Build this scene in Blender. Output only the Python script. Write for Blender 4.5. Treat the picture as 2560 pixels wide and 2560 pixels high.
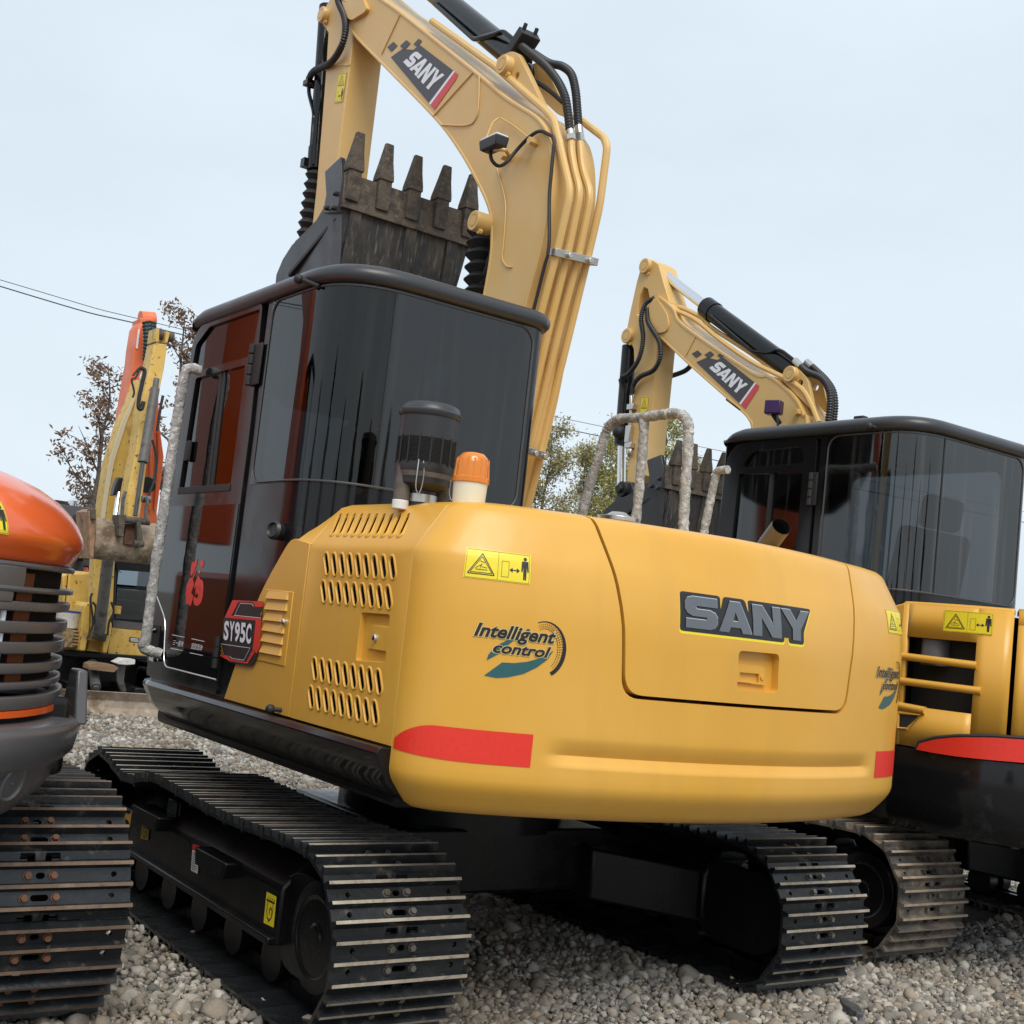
import bpy, bmesh, math, random
import numpy as np
from mathutils import Vector, Matrix
from mathutils.geometry import tessellate_polygon

for o in list(bpy.data.objects): bpy.data.objects.remove(o)
scene = bpy.context.scene
COL = scene.collection
rnd = random.Random(7)
PI = math.pi

# ---------------------------------------------------------------- camera
F_PX, YAW, PITCH, ROLL = 3123.46, -0.60852961, 0.0906488, -0.10896429
CAM = Vector((-4.35, 2.885, 1.27))
_f = Vector((math.cos(PITCH)*math.cos(YAW), math.cos(PITCH)*math.sin(YAW), math.sin(PITCH)))
_r = _f.cross(Vector((0, 0, 1))).normalized(); _d = _f.cross(_r)
_cr, _sr = math.cos(ROLL), math.sin(ROLL)
C_R = _r*_cr + _d*_sr; C_D = _d*_cr - _r*_sr; C_F = _f
cam_data = bpy.data.cameras.new('camera')
cam = bpy.data.objects.new('camera', cam_data); COL.objects.link(cam)
cam_data.sensor_width = 36.0; cam_data.lens = 36.0*F_PX/2560.0
cam_data.clip_start = 0.05; cam_data.clip_end = 3000
cam.matrix_world = Matrix(((C_R.x, -C_D.x, -C_F.x, CAM.x), (C_R.y, -C_D.y, -C_F.y, CAM.y), (C_R.z, -C_D.z, -C_F.z, CAM.z), (0, 0, 0, 1)))
scene.camera = cam

# a photo pixel (2560 scale) gives a direction; the plane it lies on gives the distance
def hit(p, ax, val):
    d = C_R*((p[0]-1280)/F_PX) + C_D*((p[1]-1280)/F_PX) + C_F
    return CAM + d*((val-CAM[ax])/d[ax])
def zoom(ox, oy, sz):
    k = sz/1932.0
    return lambda a, b: (ox+a*k, oy+b*k)
OV = zoom(0, 0, 2560)

# ---------------------------------------------------------------- world and light
SUN_EL, SUN_AZ = math.radians(52), math.radians(158)      # direction towards the sun, azimuth from +X to +Y
world = bpy.data.worlds.new('World'); scene.world = world; world.use_nodes = True
wn = world.node_tree; wn.nodes.clear()
w_out = wn.nodes.new('ShaderNodeOutputWorld'); w_bg = wn.nodes.new('ShaderNodeBackground')
sky = wn.nodes.new('ShaderNodeTexSky'); sky.sky_type = 'NISHITA'; sky.sun_disc = False
sky.sun_elevation = SUN_EL; sky.sun_rotation = math.pi/2 - SUN_AZ
sky.air_density = 1.2; sky.dust_density = 6.0; sky.ozone_density = 1.0
mixw = wn.nodes.new('ShaderNodeMixRGB'); mixw.inputs['Fac'].default_value = 0.72
mixw.inputs['Color2'].default_value = (9.1, 10.3, 11.3, 1)      # thin even cloud veil
wtc = wn.nodes.new('ShaderNodeTexCoord'); wmp = wn.nodes.new('ShaderNodeMapping'); wmp.inputs['Scale'].default_value = (1.0, 1.0, 2.6)
wnz = wn.nodes.new('ShaderNodeTexNoise'); wnz.inputs['Scale'].default_value = 1.7; wnz.inputs['Detail'].default_value = 7; wnz.inputs['Roughness'].default_value = 0.55
wrg = wn.nodes.new('ShaderNodeMapRange'); wrg.inputs['From Min'].default_value = 0.3; wrg.inputs['From Max'].default_value = 0.7; wrg.inputs['To Min'].default_value = 0.72; wrg.inputs['To Max'].default_value = 0.86
wn.links.new(wtc.outputs['Generated'], wmp.inputs['Vector']); wn.links.new(wmp.outputs['Vector'], wnz.inputs['Vector']); wn.links.new(wnz.outputs['Fac'], wrg.inputs['Value']); wn.links.new(wrg.outputs['Result'], mixw.inputs['Fac'])
wn.links.new(sky.outputs['Color'], mixw.inputs['Color1'])
wn.links.new(mixw.outputs['Color'], w_bg.inputs['Color']); w_bg.inputs['Strength'].default_value = 0.1
wn.links.new(w_bg.outputs['Background'], w_out.inputs['Surface'])
sun_d = bpy.data.lights.new('sun', 'SUN'); sun_d.energy = 2.4; sun_d.angle = math.radians(34); sun_d.color = (1.0, 0.95, 0.87)
sun = bpy.data.objects.new('sun', sun_d); COL.objects.link(sun); sun.location = (5, 6, 15)
_sd = Vector((math.cos(SUN_EL)*math.cos(SUN_AZ), math.cos(SUN_EL)*math.sin(SUN_AZ), math.sin(SUN_EL)))
sun.rotation_euler = _sd.to_track_quat('Z', 'Y').to_euler()
vs = scene.view_settings; vs.view_transform = 'Standard'; vs.look = 'None'; vs.exposure = 0.0; vs.gamma = 1.0
scene.render.engine = 'CYCLES'

# ---------------------------------------------------------------- materials
MATS = {}
def mat(name, col, rough=0.5, metal=0.0, noise=None, coat=0.0, bump=None, spec=None, rvar=0.0):
    """noise: list of (scale, colour2, lo, hi, stretch) layers mixed over the base; bump: (scale, strength, stretch)"""
    if name in MATS: return MATS[name]
    m = bpy.data.materials.new(name); m.use_nodes = True
    nt = m.node_tree; b = nt.nodes['Principled BSDF']
    b.inputs['Base Color'].default_value = (*col, 1); b.inputs['Roughness'].default_value = rough
    b.inputs['Metallic'].default_value = metal; b.inputs['Coat Weight'].default_value = coat; b.inputs['Coat Roughness'].default_value = 0.08
    if spec is not None: b.inputs['Specular IOR Level'].default_value = spec
    tc = nt.nodes.new('ShaderNodeTexCoord')
    def ntex(scale, stretch=(1, 1, 1), detail=5, rough=0.6):
        mp = nt.nodes.new('ShaderNodeMapping'); mp.inputs['Scale'].default_value = stretch
        nt.links.new(tc.outputs['Object'], mp.inputs['Vector'])
        n = nt.nodes.new('ShaderNodeTexNoise'); n.inputs['Scale'].default_value = scale; n.inputs['Detail'].default_value = detail; n.inputs['Roughness'].default_value = rough
        nt.links.new(mp.outputs['Vector'], n.inputs['Vector']); return n.outputs['Fac']
    cur = None
    for layer in (noise or []):
        scale, c2, lo, hi = layer[:4]; st = layer[4] if len(layer) > 4 else (1, 1, 1)
        fac = ntex(scale, st); rg = nt.nodes.new('ShaderNodeMapRange'); rg.clamp = True
        rg.inputs['From Min'].default_value = lo; rg.inputs['From Max'].default_value = hi
        if len(layer) > 5: rg.inputs['To Max'].default_value = layer[5]
        nt.links.new(fac, rg.inputs['Value'])
        mx = nt.nodes.new('ShaderNodeMixRGB'); mx.inputs['Color2'].default_value = (*c2, 1)
        if cur is None: mx.inputs['Color1'].default_value = (*col, 1)
        else: nt.links.new(cur, mx.inputs['Color1'])
        nt.links.new(rg.outputs['Result'], mx.inputs['Fac']); cur = mx.outputs['Color']
    if cur is not None: nt.links.new(cur, b.inputs['Base Color'])
    if rvar:
        fac = ntex(6.0); rg = nt.nodes.new('ShaderNodeMapRange'); rg.inputs['From Min'].default_value = 0.3; rg.inputs['From Max'].default_value = 0.7
        rg.inputs['To Min'].default_value = rough-rvar; rg.inputs['To Max'].default_value = rough+rvar
        nt.links.new(fac, rg.inputs['Value']); nt.links.new(rg.outputs['Result'], b.inputs['Roughness'])
    if bump:
        fac = ntex(bump[0], bump[2] if len(bump) > 2 else (1, 1, 1)); bp = nt.nodes.new('ShaderNodeBump')
        bp.inputs['Strength'].default_value = bump[1]; bp.inputs['Distance'].default_value = bump[3] if len(bump) > 3 else 0.004
        nt.links.new(fac, bp.inputs['Height']); nt.links.new(bp.outputs['Normal'], b.inputs['Normal'])
    MATS[name] = m; return m
def glass(name, tint, rough=0.02, ior=1.5, streak=0.0):
    if name in MATS: return MATS[name]
    m = bpy.data.materials.new(name); m.use_nodes = True; nt = m.node_tree; nt.nodes.clear()
    out = nt.nodes.new('ShaderNodeOutputMaterial'); mx = nt.nodes.new('ShaderNodeMixShader')
    tr = nt.nodes.new('ShaderNodeBsdfTransparent'); tr.inputs['Color'].default_value = (*tint, 1)
    gl = nt.nodes.new('ShaderNodeBsdfGlossy'); gl.inputs['Roughness'].default_value = rough
    fr = nt.nodes.new('ShaderNodeFresnel'); fr.inputs['IOR'].default_value = ior
    nt.links.new(fr.outputs['Fac'], mx.inputs['Fac']); nt.links.new(tr.outputs['BSDF'], mx.inputs[1]); nt.links.new(gl.outputs['BSDF'], mx.inputs[2])
    last = mx.outputs['Shader']
    if streak:
        tc = nt.nodes.new('ShaderNodeTexCoord'); mp = nt.nodes.new('ShaderNodeMapping'); mp.inputs['Scale'].default_value = (16, 16, 0.7)
        nz = nt.nodes.new('ShaderNodeTexNoise'); nz.inputs['Scale'].default_value = 1.6; nz.inputs['Detail'].default_value = 6
        nt.links.new(tc.outputs['Object'], mp.inputs['Vector']); nt.links.new(mp.outputs['Vector'], nz.inputs['Vector'])
        rg = nt.nodes.new('ShaderNodeMapRange'); rg.inputs['From Min'].default_value = 0.52; rg.inputs['From Max'].default_value = 0.8; rg.inputs['To Max'].default_value = streak
        nt.links.new(nz.outputs['Fac'], rg.inputs['Value'])
        df = nt.nodes.new('ShaderNodeBsdfDiffuse'); df.inputs['Color'].default_value = (0.34, 0.34, 0.33, 1)
        m2 = nt.nodes.new('ShaderNodeMixShader'); nt.links.new(rg.outputs['Result'], m2.inputs['Fac'])
        nt.links.new(last, m2.inputs[1]); nt.links.new(df.outputs['BSDF'], m2.inputs[2]); last = m2.outputs['Shader']
    nt.links.new(last, out.inputs['Surface']); MATS[name] = m; return m

YEL = mat('yellow_paint', (0.66, 0.345, 0.045), 0.36, coat=0.08, rvar=0.07, noise=[(1.3, (0.70, 0.39, 0.075), 0.45, 0.75), (2.2, (0.58, 0.31, 0.055), 0.52, 0.8, (3, 3, 0.3), 0.55), (55, (0.60, 0.42, 0.2), 0.66, 0.84, (1, 1, 0.5), 0.6), (260, (0.75, 0.62, 0.38), 0.76, 0.8, (1, 1, 1), 0.7)], bump=(3.0, 0.25, (1, 1, 0.5), 0.006))
BOOM = mat('glare_paled_yellow_paint', (0.64, 0.40, 0.13), 0.42, coat=0.1, rvar=0.08, noise=[(2.2, (0.66, 0.45, 0.19), 0.4, 0.7), (14, (0.50, 0.34, 0.14), 0.66, 0.85, (1, 1, 1), 0.5)])  # yellow paint made paler to carry veiling glare over the booms
BLK = mat('gloss_black_paint', (0.008, 0.008, 0.009), 0.12, coat=0.0, spec=0.32, rvar=0.05, noise=[(9, (0.03, 0.03, 0.032), 0.6, 0.8)])
SAT = mat('satin_black_steel', (0.006, 0.006, 0.007), 0.32, rvar=0.1, spec=0.32, noise=[(5, (0.014, 0.014, 0.014), 0.55, 0.8), (40, (0.08, 0.075, 0.07), 0.72, 0.88, (1, 1, 1), 0.7)], bump=(30, 0.12))
ROOF = mat('roof_grey_black', (0.030, 0.032, 0.037), 0.36, rvar=0.08, bump=(200, 0.05))
SHOE = mat('track_steel', (0.016, 0.018, 0.020), 0.30, 0.2, rvar=0.14, noise=[(10, (0.035, 0.038, 0.04), 0.5, 0.75), (22, (0.14, 0.11, 0.08), 0.60, 0.78), (110, (0.34, 0.31, 0.27), 0.70, 0.82)], bump=(60, 0.35))
TIP = mat('worn_grouser_tip', (0.32, 0.27, 0.21), 0.6, 0.1, noise=[(40, (0.16, 0.13, 0.10), 0.5, 0.7), (15, (0.42, 0.37, 0.30), 0.5, 0.7)], bump=(80, 0.3))
TIPR = mat('rusty_grouser_tip', (0.16, 0.10, 0.065), 0.7, 0.1, noise=[(40, (0.07, 0.06, 0.055), 0.5, 0.7), (12, (0.26, 0.18, 0.12), 0.5, 0.75)], bump=(80, 0.3))
BOLT = mat('bolt_steel', (0.20, 0.18, 0.16), 0.4, 0.7, noise=[(50, (0.1, 0.08, 0.06), 0.5, 0.7)])
RUST = mat('rusty_bolt', (0.17, 0.075, 0.04), 0.75, 0.0, noise=[(60, (0.08, 0.045, 0.03), 0.5, 0.7)])
RUB = mat('black_rubber', (0.016, 0.016, 0.017), 0.6)
PLAS = mat('black_plastic', (0.022, 0.022, 0.024), 0.42, bump=(150, 0.1))
HOSE = mat('spiral_hose', (0.020, 0.020, 0.022), 0.45)
CHR = mat('chrome', (0.75, 0.76, 0.78), 0.12, 1.0)
ZNC = mat('zinc_fitting', (0.55, 0.53, 0.5), 0.3, 0.9)
WHT = mat('white_print', (0.78, 0.80, 0.84), 0.45)
REDS = mat('red_reflector', (0.72, 0.035, 0.02), 0.35, noise=[(90, (0.62, 0.03, 0.02), 0.5, 0.8)])
TEAL = mat('teal_print', (0.02, 0.10, 0.11), 0.4)
INK = mat('black_print', (0.012, 0.011, 0.014), 0.4)
DECY = mat('warning_yellow', (0.78, 0.62, 0.02), 0.4)
DECG = mat('decal_grey', (0.055, 0.05, 0.058), 0.45)
METD = mat('emblem_dark_metal', (0.15, 0.16, 0.175), 0.28, 0.55, noise=[(3, (0.18, 0.19, 0.2), 0.4, 0.7)])
SILV = mat('emblem_silver', (0.75, 0.77, 0.8), 0.25, 0.6)
FOAM = mat('grey_foam_wrap', (0.36, 0.355, 0.345), 0.85, noise=[(38, (0.64, 0.64, 0.62), 0.48, 0.62), (150, (0.16, 0.155, 0.15), 0.52, 0.7)], bump=(45, 1.0, (1, 1, 1), 0.012))
MUD = mat('mud_on_steel', (0.030, 0.029, 0.029), 0.75, noise=[(7, (0.075, 0.060, 0.046), 0.48, 0.64, (1, 1, 0.6)), (34, (0.17, 0.155, 0.14), 0.55, 0.75, (1.8, 1.8, 0.16)), (18, (0.022, 0.021, 0.021), 0.55, 0.7, (1.5, 1.5, 0.4))], bump=(30, 0.9, (1.5, 1.5, 0.4), 0.01))
DUST = mat('dry_mud', (0.10, 0.079, 0.060), 0.85, noise=[(14, (0.045, 0.040, 0.036), 0.46, 0.64), (40, (0.18, 0.15, 0.115), 0.56, 0.75)], bump=(35, 0.9, (1, 1, 1), 0.01))
GLS = glass('tinted_glass', (0.10, 0.105, 0.11), 0.015, 1.56, streak=0.03)
GLSR = glass('dusty_tinted_glass', (0.20, 0.22, 0.23), 0.05, 1.85, streak=0.16)
BGLS = mat('black_backed_glass', (0.005, 0.005, 0.006), 0.04, spec=0.4)
ORG = mat('orange_paint', (0.72, 0.115, 0.022), 0.22, coat=0.4, rvar=0.05, noise=[(40, (0.66, 0.2, 0.1), 0.66, 0.85, (1, 1, 1), 0.5)], bump=(4, 0.2, (1, 1, 1), 0.004))
GRY = mat('grey_plastic', (0.085, 0.083, 0.088), 0.3, rvar=0.06, coat=0.1)
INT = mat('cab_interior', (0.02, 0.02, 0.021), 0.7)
OLDY = mat('chipped_yellow_paint', (0.58, 0.36, 0.07), 0.5, rvar=0.1, noise=[(9, (0.62, 0.44, 0.14), 0.45, 0.7), (22, (0.06, 0.045, 0.03), 0.60, 0.68), (5, (0.30, 0.20, 0.06), 0.58, 0.75)])
OLDG = mat('worn_grey_steel', (0.13, 0.125, 0.12), 0.55, 0.2, noise=[(10, (0.07, 0.06, 0.05), 0.5, 0.66), (26, (0.32, 0.22, 0.08), 0.64, 0.72)])

# ---------------------------------------------------------------- mesh builder
def clean_normals(me):
    bm = bmesh.new(); bm.from_mesh(me); bmesh.ops.recalc_face_normals(bm, faces=bm.faces); bm.to_mesh(me); bm.free()
class B:
    def __init__(s): s.v = []; s.f = []; s.m = []
    def add(s, v, f, m=0):
        o = len(s.v); s.v += [tuple(p) for p in v]; s.f += [tuple(i+o for i in q) for q in f]; s.m += [m]*len(f); return s
    def box(s, c, d, m=0, rot=None):
        x, y, z = d[0]/2, d[1]/2, d[2]/2
        v = [Vector((a*x, b*y, e*z)) for a in (-1, 1) for b in (-1, 1) for e in (-1, 1)]
        if rot is not None: v = [rot @ p for p in v]
        c = Vector(c)
        return s.add([p+c for p in v], [(0, 1, 3, 2), (4, 6, 7, 5), (0, 4, 5, 1), (2, 3, 7, 6), (0, 2, 6, 4), (1, 5, 7, 3)], m)
    def bx(s, x0, x1, y0, y1, z0, z1, m=0): return s.box(((x0+x1)/2, (y0+y1)/2, (z0+z1)/2), (abs(x1-x0), abs(y1-y0), abs(z1-z0)), m)
    def prism(s, outer, ax, a, b, holes=(), m=0, mcap=None):
        """polygon (2-D) with holes extruded along axis ax from a to b"""
        def P(q, t): return {0: (t, q[0], q[1]), 1: (q[0], t, q[1]), 2: (q[0], q[1], t)}[ax]
        loops = [list(outer)]+[list(h) for h in holes]
        flat = [q for L in loops for q in L]; n = len(flat)
        tris = tessellate_polygon([[Vector((q[0], q[1], 0)) for q in L] for L in loops])
        v = [P(q, a) for q in flat]+[P(q, b) for q in flat]
        caps = [tuple(t) for t in tris]+[tuple(i+n for i in t) for t in tris]; f = []; o = 0
        for L in loops:
            k = len(L)
            for i in range(k):
                j = (i+1) % k; f.append((o+i, o+j, o+j+n, o+i+n))
            o += k
        base = len(s.v); s.add(v, caps, m if mcap is None else mcap); s.f += [tuple(i+base for i in q) for q in f]; s.m += [m]*len(f); return s
    def tube(s, pts, r, n=12, m=0, caps=True, closed=False):
        pts = [Vector(p) for p in pts]; k = len(pts); rs = r if isinstance(r, (list, tuple)) else [r]*k
        v = []; up = None
        for i, p in enumerate(pts):
            t = (pts[min(i+1, k-1)]-pts[max(i-1, 0)]).normalized()
            if up is None:
                up = Vector((0, 0, 1)) if abs(t.z) < 0.9 else Vector((0, 1, 0))
            a = (up-t*up.dot(t)).normalized(); up = a; b = t.cross(a)
            for j in range(n):
                w = 2*PI*j/n; v.append(p+(a*math.cos(w)+b*math.sin(w))*rs[i])
        f = [(i*n+j, i*n+(j+1) % n, (i+1)*n+(j+1) % n, (i+1)*n+j) for i in range(k-1) for j in range(n)]
        if caps: f += [tuple(range(n)), tuple(range((k-1)*n, k*n))]
        return s.add(v, f, m)
    def cyl(s, p0, p1, r, n=20, m=0, r1=None): return s.tube([p0, p1], [r, r if r1 is None else r1], n, m)
    def lathe(s, prof, base, axis=(0, 0, 1), n=28, m=0):
        """prof: list of (radius, height along axis)"""
        ax = Vector(axis).normalized(); a = ax.orthogonal().normalized(); b = ax.cross(a); base = Vector(base)
        v = [base+ax*h+(a*math.cos(2*PI*j/n)+b*math.sin(2*PI*j/n))*max(r, 1e-4) for r, h in prof for j in range(n)]
        f = [(i*n+j, i*n+(j+1) % n, (i+1)*n+(j+1) % n, (i+1)*n+j) for i in range(len(prof)-1) for j in range(n)]
        f += [tuple(range(n)), tuple(range((len(prof)-1)*n, len(prof)*n))]
        return s.add(v, f, m)
    def loft(s, rings, m=0, closed=True, caps=True):
        n = len(rings[0]); v = [p for r in rings for p in r]
        f = [(i*n+j, i*n+(j+1) % n, (i+1)*n+(j+1) % n, (i+1)*n+j) for i in range(len(rings)-1) for j in range(n if closed else n-1)]
        if caps and closed: f += [tuple(range(n)), tuple(range((len(rings)-1)*n, len(rings)*n))]
        return s.add(v, f, m)
    def sphere(s, c, r, m=0, n=12, sc=(1, 1, 1)):
        c = Vector(c); rings = []
        for i in range(n//2+1):
            th = PI*i/(n//2); rings.append([c+Vector((math.sin(th)*math.cos(2*PI*j/n)*r*sc[0], math.sin(th)*math.sin(2*PI*j/n)*r*sc[1], math.cos(th)*r*sc[2])) for j in range(n)])
        return s.loft(rings, m)
    def mesh(s, name, mats, smooth=35):
        me = bpy.data.meshes.new(name); me.from_pydata(s.v, [], s.f)
        for q in mats: me.materials.append(q)
        me.polygons.foreach_set('material_index', s.m); me.update(); clean_normals(me)
        if smooth is not None:
            me.polygons.foreach_set('use_smooth', [True]*len(me.polygons)); me.set_sharp_from_angle(angle=math.radians(smooth))
        return me
    def build(s, name, mats, parent=None, smooth=35, bevel=0.0, seg=2):
        if not isinstance(mats, (list, tuple)): mats = [mats]
        root = parent
        off = Vector((0, 0, 0))
        while root is not None: off += Vector(root.location); root = root.parent
        if off.length: s.v = [(p[0]-off.x, p[1]-off.y, p[2]-off.z) for p in s.v]
        o = bpy.data.objects.new(name, s.mesh(name, mats, smooth)); COL.objects.link(o); o.parent = parent
        if bevel:
            md = o.modifiers.new('bevel', 'BEVEL'); md.width = bevel; md.segments = seg; md.limit_method = 'ANGLE'; md.angle_limit = math.radians(40)
        return o
def thing(name, label, cat, loc=(0, 0, 0), group=None):
    o = bpy.data.objects.new(name, None); COL.objects.link(o); o.location = loc; o.empty_display_size = 0.2
    o['label'] = label; o['category'] = cat
    if group: o['group'] = group
    return o
def tag(o, label=None, cat=None, group=None, kind=None):
    for k, v in (('label', label), ('category', cat), ('group', group), ('kind', kind)):
        if v: o[k] = v
    return o
def boolean(o, cutter, op='DIFFERENCE'):
    md = o.modifiers.new('b', 'BOOLEAN'); md.operation = op; md.object = cutter; md.solver = 'EXACT'
    dg = bpy.context.evaluated_depsgraph_get(); dg.update()
    me = bpy.data.meshes.new_from_object(o.evaluated_get(dg)); o.modifiers.remove(md)
    old = o.data; o.data = me; bpy.data.meshes.remove(old)
    me.polygons.foreach_set('use_smooth', [True]*len(me.polygons)); me.set_sharp_from_angle(angle=math.radians(35))
def drop(o):
    me = o.data; bpy.data.objects.remove(o); bpy.data.meshes.remove(me)
def spline(pts, n=8):
    P = [Vector(p) for p in pts]; P = [P[0]*2-P[1]]+P+[P[-1]*2-P[-2]]; out = []
    for i in range(1, len(P)-2):
        a, b, c, d = P[i-1:i+3]
        for j in range(n):
            t = j/n; out.append(0.5*((2*b)+(c-a)*t+(2*a-5*b+4*c-d)*t*t+(3*b-a-3*c+d)*t**3))
    return out+[P[-2]]
def fillet(pts, r, n=5):
    """3-D polyline with rounded corners"""
    P = [Vector(p) for p in pts]; out = [P[0]]
    for i in range(1, len(P)-1):
        a = (P[i-1]-P[i]); b = (P[i+1]-P[i]); rr = min(r, a.length*0.45, b.length*0.45)
        p0 = P[i]+a.normalized()*rr; p1 = P[i]+b.normalized()*rr
        for j in range(n+1):
            t = j/n; out.append(p0*(1-t)**2+P[i]*2*t*(1-t)+p1*t*t)
    return out+[P[-1]]
def fillet2(pts, r, n=4):
    """closed 2-D polygon with rounded corners"""
    k = len(pts); out = []; P = [Vector((p[0], p[1])) for p in pts]; R = r if isinstance(r, (list, tuple)) else [r]*k
    for i in range(k):
        a = P[i-1]-P[i]; b = P[(i+1) % k]-P[i]; rr = min(R[i], a.length*0.45, b.length*0.45)
        if rr < 1e-5: out.append(tuple(P[i])); continue
        p0 = P[i]+a.normalized()*rr; p1 = P[i]+b.normalized()*rr
        for j in range(n+1):
            t = j/n; q = p0*(1-t)**2+P[i]*2*t*(1-t)+p1*t*t; out.append((q.x, q.y))
    return out
def slot2(x0, z0, x1, z1, w, n=5):
    """stadium outline round the segment"""
    d = Vector((x1-x0, z1-z0)).normalized(); p = Vector((-d.y, d.x)); out = []
    for c, s in ((Vector((x1, z1)), 1), (Vector((x0, z0)), -1)):
        for j in range(n+1):
            t = PI*j/n; q = c+(p*math.cos(t)+d*math.sin(t))*(w*s); out.append((q.x, q.y))
    return out
def text_mesh(body, shear=0.0, bold=0.0, size=1.0, space=1.0):
    cu = bpy.data.curves.new('t', 'FONT'); cu.body = body; cu.shear = shear; cu.offset = bold; cu.size = size; cu.space_character = space; cu.resolution_u = 4
    o = bpy.data.objects.new('t', cu); COL.objects.link(o); dg = bpy.context.evaluated_depsgraph_get(); dg.update()
    me = bpy.data.meshes.new_from_object(o.evaluated_get(dg)); v = [(p.co.x, p.co.y) for p in me.vertices]; f = [tuple(p.vertices) for p in me.polygons]
    bpy.data.objects.remove(o); bpy.data.curves.remove(cu); bpy.data.meshes.remove(me)
    if v:
        x0 = min(p[0] for p in v); x1 = max(p[0] for p in v); y0 = min(p[1] for p in v); y1 = max(p[1] for p in v)
        v = [((p[0]-x0)/(x1-x0), (p[1]-y0)/(y1-y0)) for p in v]
    return v, f
def polytris(poly, holes=()):
    loops = [list(poly)]+[list(h) for h in holes]
    return [q for L in loops for q in L], [tuple(t) for t in tessellate_polygon([[Vector((q[0], q[1], 0)) for q in L] for L in loops])]
# ---------------------------------------------------------------- ground and gravel
GRD = mat('gravel_bed', (0.23, 0.215, 0.19), 0.95, noise=[(45, (0.10, 0.095, 0.085), 0.45, 0.6), (120, (0.36, 0.34, 0.30), 0.5, 0.65), (0.5, (0.28, 0.26, 0.22), 0.4, 0.7)], bump=(60, 1.0, (1, 1, 1), 0.02))
b = B(); b.add([(-400, -400, -0.012), (400, -400, -0.012), (400, 400, -0.012), (-400, 400, -0.012)], [(0, 1, 2, 3)])
tag(b.build('ground', GRD, smooth=None), kind='structure')

def stone_shapes(n, sub, seed):
    R = np.random.default_rng(seed); out = []
    for k in range(n):
        bm = bmesh.new(); bmesh.ops.create_icosphere(bm, subdivisions=sub, radius=1.0)
        v = np.array([q.co[:] for q in bm.verts]); f = np.array([[w.index for w in q.verts] for q in bm.faces]); bm.free()
        for c in range(7):                                      # flatten random sides: broken stone
            d = R.normal(size=3); d /= np.linalg.norm(d); h = R.uniform(0.45, 0.85)
            t = v@d; v -= np.outer(np.maximum(t-h, 0), d)
        v *= 1+R.normal(0, 0.05, (len(v), 1)); v *= R.uniform(0.7, 1.2, 3)*np.array([1, 1, 0.75]); out.append((v, f))
    return out
def scatter(pts, size, sub, seed):
    R = np.random.default_rng(seed); shp = stone_shapes(14, sub, seed); n = len(pts); V = []; Fc = []; Cc = []; o = 0
    pick = R.integers(0, len(shp), n)
    for k, (v, f) in enumerate(shp):
        idx = np.where(pick == k)[0]; m = len(idx)
        if not m: continue
        a = R.uniform(0, 2*PI, m); t = R.normal(0, 0.5, m); ca, sa, ct, st = np.cos(a), np.sin(a), np.cos(t), np.sin(t)
        s = size[idx]
        x = v[:, 0][None]*s[:, None]; y = v[:, 1][None]*s[:, None]; z = v[:, 2][None]*s[:, None]
        y, z = y*ct[:, None]-z*st[:, None], y*st[:, None]+z*ct[:, None]
        x, y = x*ca[:, None]-y*sa[:, None], x*sa[:, None]+y*ca[:, None]
        P = np.stack([x+pts[idx, 0][:, None], y+pts[idx, 1][:, None], z+pts[idx, 2][:, None]], -1)
        V.append(P.reshape(-1, 3)); Fc.append((f[None]+(np.arange(m)*len(v))[:, None, None]+o).reshape(-1, 3)); o += m*len(v)
        Cc.append(np.repeat(R.uniform(0, 1, m), len(v)))
    return np.concatenate(V), np.concatenate(Fc), np.concatenate(Cc)
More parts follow.
